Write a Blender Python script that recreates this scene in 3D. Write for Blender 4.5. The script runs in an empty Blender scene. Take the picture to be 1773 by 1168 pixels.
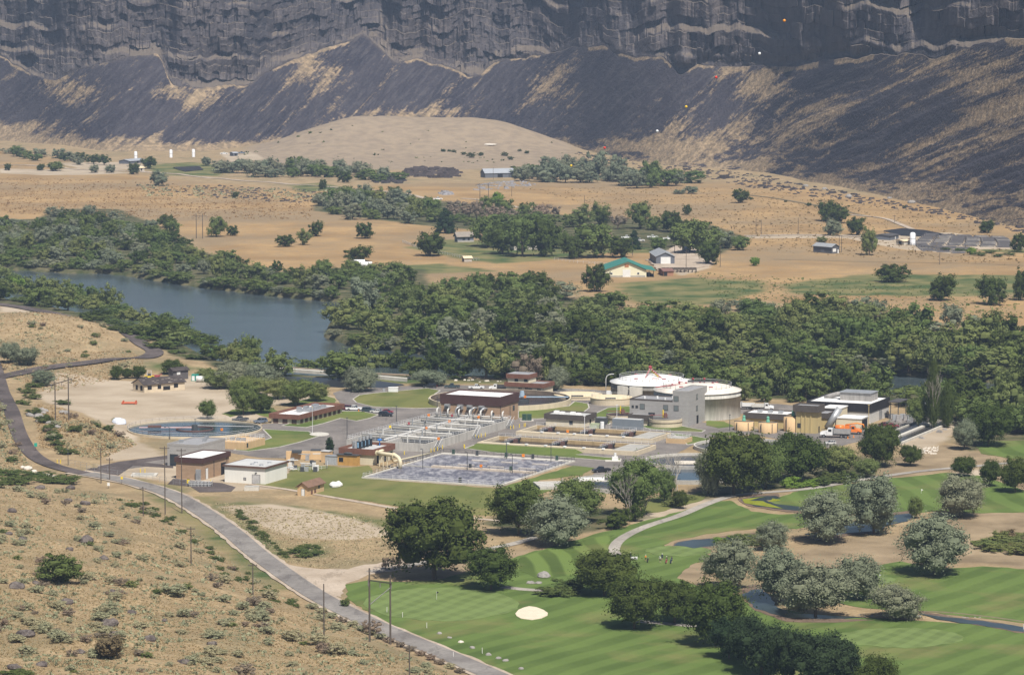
import bpy, math, random
import numpy as np
from mathutils import Vector, Matrix

# ------------------------------------------------------------------ camera, sky, sun, exposure
SC = bpy.context.scene
COL = SC.collection
R = math.radians
CAMZ = 155.0
FPX = 6000.0
PITCH = math.atan(624.0 / FPX)
CP, SP = math.cos(PITCH), math.sin(PITCH)
cam_data = bpy.data.cameras.new("camera")
cam = bpy.data.objects.new("camera", cam_data)
COL.objects.link(cam)
cam.location = (0, 0, CAMZ)
cam.rotation_euler = (math.pi / 2 - PITCH, 0, 0)
cam_data.sensor_width = 36.0
cam_data.lens = 36.0 * FPX / 1773.0
cam_data.clip_start = 1.0
cam_data.clip_end = 20000.0
SC.camera = cam

SUN_EL, SUN_AZ = R(57), R(160)          # azimuth from +Y towards +X: front right of the camera
world = bpy.data.worlds.new("World")
SC.world = world
world.use_nodes = True
wn = world.node_tree
bg = wn.nodes["Background"]
sky = wn.nodes.new("ShaderNodeTexSky")
sky.sky_type = 'NISHITA'
sky.sun_disc = False
sky.sun_elevation = SUN_EL
sky.sun_rotation = SUN_AZ
sky.air_density = 1.0
sky.dust_density = 1.5
wn.links.new(sky.outputs[0], bg.inputs[0])
bg.inputs[1].default_value = 0.06
sun_data = bpy.data.lights.new("sun", 'SUN')
sun_data.energy = 4.8
sun_data.angle = R(0.5)
sun_data.color = (1.0, 0.95, 0.87)
sun = bpy.data.objects.new("sun", sun_data)
COL.objects.link(sun)
sd = Vector((math.sin(SUN_AZ) * math.cos(SUN_EL), math.cos(SUN_AZ) * math.cos(SUN_EL), math.sin(SUN_EL)))
sun.rotation_euler = sd.to_track_quat('Z', 'Y').to_euler()
sun.location = (0, 0, 400)
SC.view_settings.view_transform = 'Standard'
SC.view_settings.look = 'None'
SC.view_settings.exposure = 0.34
SC.view_settings.gamma = 1.0
SC.render.engine = 'CYCLES'
cy = SC.cycles
cy.max_bounces = 4
cy.diffuse_bounces = 2
cy.glossy_bounces = 2
cy.transmission_bounces = 2
cy.volume_bounces = 0
cy.transparent_max_bounces = 4
cy.use_denoising = True
HAZE_DENSITY = 0.00006

# ------------------------------------------------------------------ pixel <-> world
def ray(px, py):
    cx, cyy = (px - 886.5) / FPX, -(py - 584.0) / FPX
    # camera forward = (0, CP, -SP); up = (0, SP, CP)
    return cx, CP + cyy * SP, -SP + cyy * CP

def at(px, py, z=0.0):
    dx, dy, dz = ray(px, py)
    t = (z - CAMZ) / dz
    return Vector((dx * t, dy * t, z))

def atn(px, py, z=0.0):
    px, py = np.asarray(px, float), np.asarray(py, float)
    cx, c2 = (px - 886.5) / FPX, -(py - 584.0) / FPX
    t = (z - CAMZ) / (-SP + c2 * CP)
    return cx * t, (CP + c2 * SP) * t

def depth(p):
    return p[1] * CP + (CAMZ - p[2]) * SP

def pxm(p):                      # photo pixels per metre at a point
    return FPX / depth(p)

def height_to(p, pytop):         # height above p that reaches the sight line of pytop
    dx, dy, dz = ray(0, pytop)
    return CAMZ + p[1] * dz / dy - p[2]

# ------------------------------------------------------------------ noise
def _h(ix, iy, s):
    n = (ix * 374761393 + iy * 668265263 + s * 974634777) & 0x7fffffff
    n = ((n ^ (n >> 13)) * 1274126177) & 0x7fffffff
    return ((n ^ (n >> 16)) & 0xffff) / 65535.0

def vnoise(x, y, s=0):
    x, y = np.asarray(x, float), np.asarray(y, float)
    ix, iy = np.floor(x).astype(np.int64), np.floor(y).astype(np.int64)
    fx, fy = x - ix, y - iy
    fx, fy = fx * fx * (3 - 2 * fx), fy * fy * (3 - 2 * fy)
    a, b = _h(ix, iy, s), _h(ix + 1, iy, s)
    c, d = _h(ix, iy + 1, s), _h(ix + 1, iy + 1, s)
    return (a * (1 - fx) + b * fx) * (1 - fy) + (c * (1 - fx) + d * fx) * fy

def fbm(x, y, s=0, o=4):
    r, a, t = 0, 0.5, 0
    for i in range(o):
        r = r + a * vnoise(x * 2 ** i + 17.3 * i, y * 2 ** i - 9.1 * i, s + i)
        t += a
        a *= 0.5
    return r / t - 0.5

def sstep(a, b, x):
    t = np.clip((x - a) / (b - a), 0, 1)
    return t * t * (3 - 2 * t)

def sdf(poly, x, y):             # signed distance, metres, + inside; poly = px points on z=0
    P = np.array([at(*p)[:2] for p in poly])
    d = np.full(x.shape, 1e18)
    ins = np.zeros(x.shape, bool)
    for i in range(len(P)):
        a, b = P[i], P[(i + 1) % len(P)]
        ex, ey = b - a
        wx, wy = x - a[0], y - a[1]
        t = np.clip((wx * ex + wy * ey) / (ex * ex + ey * ey + 1e-9), 0, 1)
        d = np.minimum(d, (wx - t * ex) ** 2 + (wy - t * ey) ** 2)
        c = ((a[1] > y) != (b[1] > y))
        with np.errstate(divide='ignore', invalid='ignore'):
            ins ^= c & (x < (b[0] - a[0]) * (y - a[1]) / (b[1] - a[1] + 1e-12) + a[0])
    d = np.sqrt(d)
    return np.where(ins, d, -d)

# ------------------------------------------------------------------ terrain height
RIVER = [(-900, 440), (-200, 452), (0, 459), (90, 465), (200, 468), (300, 484), (400, 497), (520, 510), (590, 516), (600, 524),
         (565, 555), (556, 574), (600, 588), (700, 601), (800, 610), (1000, 618), (1200, 628), (1400, 634), (1550, 640),
         (1700, 652), (1900, 668), (2600, 690), (2600, 715), (1900, 692), (1700, 684), (1550, 680), (1400, 668), (1200, 655),
         (1000, 648), (800, 648), (600, 648), (470, 645), (400, 628), (330, 600), (240, 570), (150, 540), (60, 520), (-60, 505), (-900, 480)]
HB = [(-60, 800), (60, 826), (130, 838), (200, 851), (250, 868), (300, 892), (340, 922), (380, 956), (420, 990), (460, 1016), (510, 1041),
      (560, 1066), (620, 1091), (690, 1121), (760, 1151), (830, 1181), (1000, 1266), (1300, 1420)]
_hb = np.array([at(*p)[:2] for p in HB])[::-1]
HILL_Y = _hb[:, 1]
HILL_X = _hb[:, 0]
BUMPS = [(138, 758, 4.5, 11, 22), (95, 735, 3.8, 15, 26), (60, 590, 6, 30, 45), (150, 600, 5, 30, 35), (60, 640, 3.5, 40, 28), (-120, 600, 9, 60, 60),
         (300, 633, 2, 30, 14), (-200, 740, 14, 38, 70)]
BUMPW = [(at(a, b)[0], at(a, b)[1], h, sx, sy) for a, b, h, sx, sy in BUMPS]

def Z(x, y):
    x, y = np.atleast_1d(np.asarray(x, float)), np.atleast_1d(np.asarray(y, float))
    z = np.zeros(x.shape)
    # foreground slope, left of the road
    dx = np.interp(y, HILL_Y, HILL_X) - x
    fy = sstep(1125, 850, y)
    dd = np.clip(dx, 0, None)
    hill = (26 * (1 - np.exp(-dd / 75))) * (0.12 + 0.88 * fy) * sstep(1180, 1085, y)
    hill += sstep(2, 25, dx) * fy * (fbm(x / 28, y / 28, 3) * 5.0 + fbm(x / 7, y / 9, 8) * 1.3)
    z += hill
    bb = 0
    for bx, by, h, sx, sy in BUMPW:
        bb = bb + h * np.exp(-((x - bx) / sx) ** 2 - ((y - by) / sy) ** 2)
    z += np.clip(bb - 0.35, 0, None)
    # dry hill at the foot of the canyon wall
    hx, hy = at(722, 275)[:2]
    hh = 27 * np.exp(-(np.abs((x - hx) / 98)) ** 2.6 - ((y - (hy + 190)) / 105) ** 2)
    hx, hy = at(880, 275)[:2]
    hh += 10 * np.exp(-((x - hx) / 50) ** 2 - ((y - (hy + 150)) / 70) ** 2)
    hx = at(560, 275)[0]
    hh += 10 * np.exp(-((x - hx) / 60) ** 2 - ((y - (hy + 150)) / 80) ** 2)
    z += hh * (1 + 0.12 * fbm(x / 40, y / 60, 5))
    far = sstep(1330, 1600, y)
    z += far * (fbm(x / 90, y / 120, 11) * 2.4) * (1 + sstep(2200, 2700, y))
    m = (y > 1150) & (y < 2200)
    if m.any():
        s = np.full(x.shape, -99.0)
        s[m] = sdf(RIVER, x[m], y[m])
        k = sstep(-3, 1.5, s)
        z = z * (1 - k) - 5.5 * k
    return z

def Z1(x, y):
    return float(Z(x, y)[0])

def on(px, py):
    """where the sight line of a photo pixel first meets the terrain"""
    dx, dy, dz = ray(px, py)
    ys = np.concatenate([np.arange(520, 1500, 1.0), np.arange(1500, 4200, 4.0)])
    t = ys / dy
    hz = CAMZ + dz * t
    g = Z(dx * t, ys)
    i = np.argmax(hz <= g)
    if not (hz <= g).any():
        return at(px, py)
    if i > 0:
        a, b = hz[i - 1] - g[i - 1], g[i] - hz[i]
        w = a / (a + b + 1e-9)
        y = ys[i - 1] * (1 - w) + ys[i] * w
    else:
        y = ys[0]
    x = dx * y / dy
    return Vector((x, y, Z1(x, y)))

# ------------------------------------------------------------------ materials
class T:
    def __init__(s, name, rough=0.85, spec=0.2):
        s.m = bpy.data.materials.new(name)
        s.m.use_nodes = True
        s.t = s.m.node_tree
        s.b = s.t.nodes["Principled BSDF"]
        s.b.inputs["Roughness"].default_value = rough
        s.b.inputs["Specular IOR Level"].default_value = spec
        s._pos = None
    def n(s, typ, **k):
        nd = s.t.nodes.new(typ)
        for a, v in k.items():
            setattr(nd, a, v)
        return nd
    def l(s, a, b):
        s.t.links.new(a, b)
    def put(s, inp, v):
        if hasattr(v, "is_linked") or isinstance(v, bpy.types.NodeSocket):
            s.l(v, inp)
        elif isinstance(v, (tuple, list)) and len(v) == 3 and inp.type == 'RGBA':
            inp.default_value = (*v, 1)
        else:
            inp.default_value = v
    def pos(s):
        if s._pos is None:
            s._pos = s.n("ShaderNodeNewGeometry").outputs["Position"]
        return s._pos
    def geo(s, o):
        return s.n("ShaderNodeNewGeometry").outputs[o]
    def obj(s):
        return s.n("ShaderNodeTexCoord").outputs["Object"]
    def attr(s, name, out="Fac"):
        return s.n("ShaderNodeAttribute", attribute_name=name).outputs[out]
    def map(s, v, scale, rot=(0, 0, 0)):
        m = s.n("ShaderNodeMapping")
        s.l(v, m.inputs["Vector"])
        m.inputs["Scale"].default_value = scale
        m.inputs["Rotation"].default_value = rot
        return m.outputs[0]
    def noise(s, scale, detail=3, v=None, rough=0.55):
        nd = s.n("ShaderNodeTexNoise")
        s.l(v if v is not None else s.pos(), nd.inputs["Vector"])
        nd.inputs["Scale"].default_value = scale
        nd.inputs["Detail"].default_value = detail
        nd.inputs["Roughness"].default_value = rough
        return nd.outputs["Fac"]
    def vor(s, scale, v=None, out="Distance"):
        nd = s.n("ShaderNodeTexVoronoi")
        s.l(v if v is not None else s.pos(), nd.inputs["Vector"])
        nd.inputs["Scale"].default_value = scale
        return nd.outputs[out]
    def rng(s, v, a, b, c=0.0, d=1.0):
        nd = s.n("ShaderNodeMapRange")
        s.l(v, nd.inputs[0])
        for i, q in enumerate((a, b, c, d)):
            nd.inputs[i + 1].default_value = q
        return nd.outputs[0]
    def math(s, op, a, b=0.0):
        nd = s.n("ShaderNodeMath", operation=op)
        s.put(nd.inputs[0], a)
        s.put(nd.inputs[1], b)
        return nd.outputs[0]
    def mix(s, f, a, b, mode='MIX'):
        nd = s.n("ShaderNodeMix", data_type='RGBA', blend_type=mode)
        s.put(nd.inputs[0], f)
        s.put(nd.inputs[6], a)
        s.put(nd.inputs[7], b)
        return nd.outputs[2]
    def sep(s, v):
        nd = s.n("ShaderNodeSeparateXYZ")
        s.l(v, nd.inputs[0])
        return nd.outputs
    def bump(s, h, strength=0.5, dist=0.2):
        nd = s.n("ShaderNodeBump")
        nd.inputs["Strength"].default_value = strength
        nd.inputs["Distance"].default_value = dist
        s.l(h, nd.inputs["Height"])
        s.l(nd.outputs[0], s.b.inputs["Normal"])
    def base(s, c):
        s.put(s.b.inputs["Base Color"], c)
        return s.m

_mats = {}
def M(name, c, rough=0.8, var=0.25, scale=0.6, spec=0.2, metal=0.0, streak=False, fine=True):
    """weathered surface colour"""
    if name in _mats:
        return _mats[name]
    t = T(name, rough, spec)
    o = t.pos()
    c2 = tuple(max(0, q * (1 - var)) for q in c)
    c3 = tuple(min(0.9, q * (1 + var * 0.5)) for q in c)
    v = t.map(o, (1, 1, 0.15)) if streak else o
    col = t.mix(t.rng(t.noise(scale, 4, v), 0.35, 0.65), c2, c)
    if fine:
        col = t.mix(t.rng(t.noise(scale * 6, 2, v), 0.45, 0.75, 0, 0.6), col, c3)
    t.b.inputs["Metallic"].default_value = metal
    _mats[name] = t.base(col)
    return _mats[name]

# ------------------------------------------------------------------ mesh builder
class MB:
    def __init__(s):
        s.v, s.f, s.mi = [], [], []
        s.cur = 0
    def add(s, vs, fs):
        o = len(s.v)
        s.v += [tuple(q) for q in vs]
        for f in fs:
            s.f.append(tuple(i + o for i in f))
            s.mi.append(s.cur)
        return s
    def box(s, x0, x1, y0, y1, z0, z1, tx=0.0, ty=0.0):
        v = [(x0, y0, z0), (x1, y0, z0), (x1, y1, z0), (x0, y1, z0),
             (x0 + tx, y0 + ty, z1), (x1 - tx, y0 + ty, z1), (x1 - tx, y1 - ty, z1), (x0 + tx, y1 - ty, z1)]
        return s.add(v, [(3, 2, 1, 0), (4, 5, 6, 7), (0, 1, 5, 4), (1, 2, 6, 5), (2, 3, 7, 6), (3, 0, 4, 7)])
    def prism(s, pts, z0, z1):
        n = len(pts)
        a = sum(pts[i][0] * pts[(i + 1) % n][1] - pts[(i + 1) % n][0] * pts[i][1] for i in range(n))
        if a < 0:
            pts = pts[::-1]
        v = [(p[0], p[1], z0) for p in pts] + [(p[0], p[1], z1) for p in pts]
        return s.add(v, [tuple(range(n - 1, -1, -1)), tuple(range(n, 2 * n))] + [(i, (i + 1) % n, n + (i + 1) % n, n + i) for i in range(n)])
    def prof(s, pts, y0, y1, taper=None):
        """side profile in xz extruded along y"""
        n = len(pts)
        t = taper or [0] * n
        v = [(p[0], y0 + t[i], p[1]) for i, p in enumerate(pts)] + [(p[0], y1 - t[i], p[1]) for i, p in enumerate(pts)]
        return s.add(v, [tuple(range(n)), tuple(range(2 * n - 1, n - 1, -1))] + [((i + 1) % n, i, n + i, n + (i + 1) % n) for i in range(n)])
    def cyl(s, cx, cy_, z0, z1, r0, r1=None, n=16, cap=True):
        r1 = r0 if r1 is None else r1
        v = []
        for z, r in ((z0, r0), (z1, r1)):
            v += [(cx + r * math.cos(2 * math.pi * i / n), cy_ + r * math.sin(2 * math.pi * i / n), z) for i in range(n)]
        f = [(i, (i + 1) % n, n + (i + 1) % n, n + i) for i in range(n)]
        if cap:
            f += [tuple(range(n - 1, -1, -1)), tuple(range(n, 2 * n))]
        return s.add(v, f)
    def lathe(s, prof, n=48, cx=0, cy_=0, cap=False):
        v, f = [], []
        for r, z in prof:
            v += [(cx + r * math.cos(2 * math.pi * i / n), cy_ + r * math.sin(2 * math.pi * i / n), z) for i in range(n)]
        for k in range(len(prof) - 1):
            f += [(k * n + i, k * n + (i + 1) % n, (k + 1) * n + (i + 1) % n, (k + 1) * n + i) for i in range(n)]
        if cap:
            f.append(tuple(range((len(prof) - 1) * n, len(prof) * n)))
        return s.add(v, f)
    def tube(s, pts, r, n=6, r2=None):
        pts = [Vector(p) for p in pts]
        v, f = [], []
        for k, p in enumerate(pts):
            d = (pts[min(k + 1, len(pts) - 1)] - pts[max(k - 1, 0)])
            if d.length < 1e-6:
                d = Vector((0, 0, 1))
            d.normalize()
            a = d.orthogonal().normalized() if k == 0 else (a - d * a.dot(d)).normalized()
            b = d.cross(a)
            rr = r if r2 is None else r + (r2 - r) * k / (len(pts) - 1)
            for i in range(n):
                w = 2 * math.pi * i / n
                v.append(p + (a * math.cos(w) + b * math.sin(w)) * rr)
        for k in range(len(pts) - 1):
            f += [(k * n + i, k * n + (i + 1) % n, (k + 1) * n + (i + 1) % n, (k + 1) * n + i) for i in range(n)]
        f += [tuple(range(n - 1, -1, -1)), tuple(range((len(pts) - 1) * n, len(pts) * n))]
        return s.add(v, f)
    def ball(s, c, r, n=8, m=5, sx=1, sy=1, sz=1):
        v = [(c[0], c[1], c[2] - r * sz)]
        for j in range(1, m):
            a = -math.pi / 2 + math.pi * j / m
            v += [(c[0] + r * sx * math.cos(a) * math.cos(2 * math.pi * i / n), c[1] + r * sy * math.cos(a) * math.sin(2 * math.pi * i / n), c[2] + r * sz * math.sin(a)) for i in range(n)]
        v.append((c[0], c[1], c[2] + r * sz))
        f = [(0, 1 + (i + 1) % n, 1 + i) for i in range(n)]
        for j in range(m - 2):
            f += [(1 + j * n + i, 1 + j * n + (i + 1) % n, 1 + (j + 1) * n + (i + 1) % n, 1 + (j + 1) * n + i) for i in range(n)]
        L = len(v) - 1
        f += [(1 + (m - 2) * n + i, 1 + (m - 2) * n + (i + 1) % n, L) for i in range(n)]
        return s.add(v, f)
    def rail(s, pts, h=1.1, gap=2.4, r=0.035, z=0.0, closed=False):
        pts = [Vector((p[0], p[1], z if len(p) < 3 else p[2])) for p in pts]
        if closed:
            pts.append(pts[0])
        for a, b in zip(pts, pts[1:]):
            L = (b - a).length
            k = max(1, round(L / gap))
            for i in range(k + 1):
                q = a.lerp(b, i / k)
                s.tube([q, q + Vector((0, 0, h))], r, 4)
            for hh in (h, h * 0.52):
                s.tube([a + Vector((0, 0, hh)), b + Vector((0, 0, hh))], r, 4)
        return s
    def mesh(s, name, mats, smooth=False):
        me = bpy.data.meshes.new(name)
        me.from_pydata(s.v, [], s.f)
        for m in (mats if isinstance(mats, (list, tuple)) else [mats]):
            me.materials.append(m)
        if s.mi:
            me.polygons.foreach_set("material_index", s.mi)
        if smooth:
            me.polygons.foreach_set("use_smooth", [True] * len(me.polygons))
        me.update()
        return me
    def build(s, name, mats, parent=None, smooth=False, loc=None, rz=0.0):
        o = bpy.data.objects.new(name, s.mesh(name, mats, smooth))
        COL.objects.link(o)
        if parent is not None:
            o.parent = parent
        if loc is not None:
            o.location = loc
        if rz:
            o.rotation_euler.z = rz
        return o

def tag(o, label=None, cat=None, group=None, kind=None):
    if label: o["label"] = label
    if cat: o["category"] = cat
    if group: o["group"] = group
    if kind: o["kind"] = kind
    return o

def empty(name, loc, label, cat, group=None, rz=0.0):
    o = bpy.data.objects.new(name, None)
    COL.objects.link(o)
    o.location = loc
    o.rotation_euler.z = rz
    o.empty_display_size = 0.5
    return tag(o, label, cat, group)

def copy_tree(o, parent=None):
    c = o.copy()
    COL.objects.link(c)
    c.parent = parent
    for ch in list(o.children):
        copy_tree(ch, c)
    return c
def np_mesh(name, V, F, mat, smooth=False, attrs=None, fattrs=None):
    """fast mesh from numpy arrays; F is (n,3) or (n,4)"""
    me = bpy.data.meshes.new(name)
    V = np.ascontiguousarray(V, dtype=np.float32)
    F = np.ascontiguousarray(F, dtype=np.int32)
    n, k = F.shape
    me.vertices.add(len(V))
    me.vertices.foreach_set("co", V.ravel())
    me.loops.add(n * k)
    me.loops.foreach_set("vertex_index", F.ravel())
    me.polygons.add(n)
    me.polygons.foreach_set("loop_start", np.arange(0, n * k, k, dtype=np.int32))
    me.polygons.foreach_set("use_smooth", np.full(n, smooth))
    for m in (mat if isinstance(mat, (list, tuple)) else [mat]):
        me.materials.append(m)
    me.update(calc_edges=True)
    for nm, a in (attrs or {}).items():
        a = np.asarray(a, dtype=np.float32)
        if a.ndim == 2:
            at_ = me.attributes.new(nm, 'FLOAT_VECTOR', 'POINT')
            at_.data.foreach_set("vector", a.ravel())
        else:
            at_ = me.attributes.new(nm, 'FLOAT', 'POINT')
            at_.data.foreach_set("value", a)
    for nm, a in (fattrs or {}).items():
        at_ = me.attributes.new(nm, 'FLOAT', 'FACE')
        at_.data.foreach_set("value", np.asarray(a, dtype=np.float32))
    return me

def link(name, me, parent=None):
    o = bpy.data.objects.new(name, me)
    COL.objects.link(o)
    if parent is not None:
        o.parent = parent
    return o

# ------------------------------------------------------------------ the ground
def grid_faces(nr, nc):
    i = np.arange(nr - 1)[:, None] * nc + np.arange(nc - 1)[None, :]
    return np.stack([i, i + 1, i + nc + 1, i + nc], -1).reshape(-1, 4)

ZONES = {
 'dusty': [[(370, 284), (480, 240), (640, 212), (800, 205), (960, 225), (1000, 262), (990, 288), (900, 292), (640, 294), (420, 290)]],
 'field': [[(-900, 305), (0, 300), (60, 285), (150, 300), (240, 300), (300, 312), (520, 330), (700, 320), (900, 318), (1000, 315), (1150, 318), (1300, 312), (1450, 335), (1600, 352), (1700, 350), (1773, 365),
            (2300, 420), (2600, 560), (1900, 590), (1700, 570), (1600, 560), (1480, 535), (1300, 520), (1230, 540), (1100, 540), (1040, 515), (900, 495), (760, 500), (740, 480), (650, 470), (540, 475), (400, 455), (280, 395), (180, 370), (60, 380), (-900, 380)],
           [(-900, 262), (40, 262), (130, 278), (60, 292), (-900, 300)]],
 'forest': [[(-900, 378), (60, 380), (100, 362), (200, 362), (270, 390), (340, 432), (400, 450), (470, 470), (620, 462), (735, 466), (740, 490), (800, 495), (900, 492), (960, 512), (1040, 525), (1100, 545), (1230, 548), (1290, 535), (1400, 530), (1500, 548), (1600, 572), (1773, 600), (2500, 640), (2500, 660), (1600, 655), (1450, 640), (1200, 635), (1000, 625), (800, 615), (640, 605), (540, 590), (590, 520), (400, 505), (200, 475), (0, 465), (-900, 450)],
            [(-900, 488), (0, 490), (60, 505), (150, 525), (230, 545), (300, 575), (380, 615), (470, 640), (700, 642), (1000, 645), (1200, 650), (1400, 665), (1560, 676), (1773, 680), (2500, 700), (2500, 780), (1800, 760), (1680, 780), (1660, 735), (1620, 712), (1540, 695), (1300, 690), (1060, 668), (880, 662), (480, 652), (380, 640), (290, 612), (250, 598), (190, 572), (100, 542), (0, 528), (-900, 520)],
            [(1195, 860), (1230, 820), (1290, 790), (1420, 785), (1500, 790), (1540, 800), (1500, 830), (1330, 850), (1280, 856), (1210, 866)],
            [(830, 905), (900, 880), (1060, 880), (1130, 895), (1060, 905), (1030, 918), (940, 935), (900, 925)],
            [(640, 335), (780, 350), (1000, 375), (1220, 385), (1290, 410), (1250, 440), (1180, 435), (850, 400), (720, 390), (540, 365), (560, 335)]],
 'dirt': [[(95, 650), (160, 655), (230, 660), (330, 650), (400, 672), (480, 680), (560, 678), (590, 695), (470, 700), (450, 728), (230, 735), (240, 765), (290, 790), (200, 797), (180, 790), (215, 765), (190, 745), (130, 722), (90, 705), (60, 690)],
          [(150, 806), (290, 792), (500, 815), (500, 845), (400, 850), (360, 840), (310, 836), (250, 828), (180, 818)],
          [(380, 876), (470, 872), (560, 885), (640, 905), (690, 925), (600, 935), (510, 930), (440, 905)],
          [(0, 527), (60, 533), (60, 540), (0, 540)],
          [(1470, 415), (1580, 400), (1650, 402), (1773, 425), (1773, 432), (1700, 432), (1650, 440), (1560, 432)],
          [(1290, 408), (1420, 408), (1500, 406), (1540, 412), (1420, 414), (1290, 413)],
          [(1150, 462), (1190, 440), (1240, 445), (1230, 465), (1180, 478)],
          [(1548, 752), (1600, 738), (1657, 727), (1670, 735), (1640, 760), (1608, 776), (1560, 775)],
          [(0, 292), (120, 292), (240, 298), (130, 302), (0, 298)],
          [(1100, 905), (1130, 870), (1230, 845), (1290, 850), (1200, 880), (1140, 900)],
          [(1490, 850), (1640, 820), (1773, 800), (1773, 815), (1650, 830), (1500, 858)],
          [(380, 264), (440, 266), (460, 277), (400, 280)], [(90, 284), (240, 280), (250, 290), (180, 296)]],
 'brown': [[(1390, 950), (1440, 935), (1560, 925), (1600, 900), (1700, 880), (1773, 868), (2200, 880), (2200, 990), (1773, 985), (1700, 975), (1560, 975), (1500, 985), (1400, 990), (1370, 970)],
           [(1150, 985), (1200, 975), (1240, 990), (1230, 1010), (1170, 1003)], [(1150, 940), (1240, 925), (1300, 918), (1330, 925), (1250, 940), (1170, 950)],
           [(700, 985), (860, 960), (960, 935), (900, 965), (800, 1000)],
           [(1500, 800), (1640, 770), (1773, 800), (1773, 850), (1640, 815), (1520, 830)],
           [(700, 1000), (770, 995), (760, 1008), (700, 1010)],
           [(650, 275), (800, 262), (900, 270), (900, 285), (700, 292)]],
 'pasture': [[(705, 428), (780, 414), (850, 418), (1050, 412), (1190, 430), (1190, 437), (1050, 438), (960, 449), (860, 455), (800, 447), (740, 436)],
             [(1060, 490), (1200, 482), (1320, 487), (1330, 503), (1250, 525), (1180, 530), (1090, 522)],
             [(1350, 492), (1500, 474), (1800, 478), (1850, 505), (1700, 512), (1500, 514), (1370, 510)],
             [(1620, 420), (1800, 428), (1850, 440), (1700, 436)],
             [(640, 462), (760, 455), (860, 468), (700, 475)],
             [(250, 288), (330, 283), (420, 290), (380, 305), (280, 305)],
             [(500, 322), (560, 318), (600, 330), (520, 335)],
             [(250, 640), (300, 634), (340, 640), (290, 648)], [(440, 645), (560, 648), (1000, 656), (1010, 664), (700, 664), (480, 655)],
             [(360, 860), (420, 900), (480, 945), (500, 968), (480, 966), (430, 930), (370, 880), (330, 858)],
             [(420, 870), (540, 880), (640, 895), (700, 905), (740, 925), (660, 925), (590, 900), (480, 885)],
             [(500, 945), (560, 940), (560, 965), (520, 968)],
             [(230, 830), (300, 838), (370, 900), (450, 970), (520, 1020), (480, 1020), (400, 965), (330, 905), (270, 862)]],
 'scrub': [[(-900, 800), (0, 815), (100, 826), (200, 845), (300, 890), (400, 975), (560, 1066), (760, 1151), (1000, 1266), (1300, 1420), (-2500, 1900), (-2500, 800)],
           [(-400, 520), (0, 540), (120, 560), (230, 610), (260, 640), (80, 690), (200, 745), (240, 765), (170, 795), (60, 780), (-400, 800)],
           [(260, 610), (440, 650), (300, 655), (200, 650)],
           [(230, 318), (400, 322), (640, 330), (560, 350), (300, 345)],
           [(640, 300), (800, 300), (830, 312), (720, 322), (640, 315)],
           [(960, 300), (1000, 262), (1250, 270), (1400, 310), (1600, 340), (1800, 372), (2400, 440), (2400, 400), (1800, 330), (1400, 290), (900, 225), (980, 260)]],
}
PXS = np.arange(-500, 2290, 4.0)
PYS = np.concatenate([np.arange(140, 240, 5.0), np.arange(240, 1300, 2.5), np.arange(1300, 2000, 14.0)])
gx, gy = atn(*np.meshgrid(PXS, PYS))
gx, gy = gx.ravel(), gy.ravel()
gz = Z(gx, gy)
attrs = {}
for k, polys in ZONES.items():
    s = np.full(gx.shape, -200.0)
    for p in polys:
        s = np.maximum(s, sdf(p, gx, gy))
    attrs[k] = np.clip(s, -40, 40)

g = T("ground_soil_and_grass", 0.95, 0.05)
def edge(t, name, amp=5.0, sc=0.12, soft=0.8, thr=0.0):
    n = t.math('MULTIPLY', t.math('SUBTRACT', t.noise(sc, 4), 0.5), amp * 2)
    return t.rng(t.math('ADD', t.attr(name), n), thr - soft, thr + soft)
n_big, n_mid, n_fine = g.noise(0.012, 3), g.noise(0.11, 4), g.noise(0.9, 4)
tan = g.mix(g.rng(n_mid, 0.35, 0.65), (0.26, 0.192, 0.112), (0.39, 0.292, 0.172))
tan = g.mix(g.rng(n_fine, 0.42, 0.72), tan, (0.24, 0.175, 0.10))
gold = g.mix(g.rng(g.noise(0.02, 5), 0.38, 0.62), (0.275, 0.175, 0.082), (0.415, 0.272, 0.130))
gold = g.mix(g.rng(g.noise(0.006, 6, None, .65), 0.48, 0.6, 0, .75), gold, (0.235, 0.18, 0.115))
gold = g.mix(g.rng(n_mid, 0.45, 0.7, 0, 0.7), gold, (0.27, 0.20, 0.12))
gold = g.mix(g.rng(n_fine, 0.45, 0.7, 0, 0.6), gold, (0.21, 0.155, 0.09))
c = g.mix(edge(g, 'field', 12, 0.03, 8), tan, gold)
c = g.mix(edge(g, 'brown', 4, 0.08, 2.5), c, g.mix(g.rng(g.noise(0.06, 5), 0.35, 0.65), (0.185, 0.14, 0.088), (0.33, 0.252, 0.16)))
# low scrub tufts between the grass
v = g.math('ADD', g.vor(0.75), g.math('MULTIPLY', g.noise(0.05, 3), 0.9))
tan = g.mix(g.rng(g.noise(0.03, 5, None, .65), 0.5, 0.64, 0, .6), tan, (0.17, 0.15, 0.09))
c = g.mix(edge(g, 'field', 12, 0.03, 8), tan, gold)
c = g.mix(edge(g, 'brown', 4, 0.08, 2.5), c, g.mix(g.rng(g.noise(0.06, 5), 0.35, 0.65), (0.185, 0.14, 0.088), (0.33, 0.252, 0.16)))
tufts = g.math('MULTIPLY', g.rng(v, 0.68, 0.60), g.rng(g.attr('scrub'), -3, 6))
c = g.mix(edge(g, 'dusty', 10, 0.03, 12), c, g.mix(g.rng(n_mid, 0.4, 0.65), (0.30, 0.235, 0.165), (0.235, 0.185, 0.135)))
c = g.mix(tufts, c, g.mix(g.rng(n_mid, 0.4, 0.6), (0.15, 0.14, 0.08), (0.22, 0.20, 0.13)))
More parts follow.
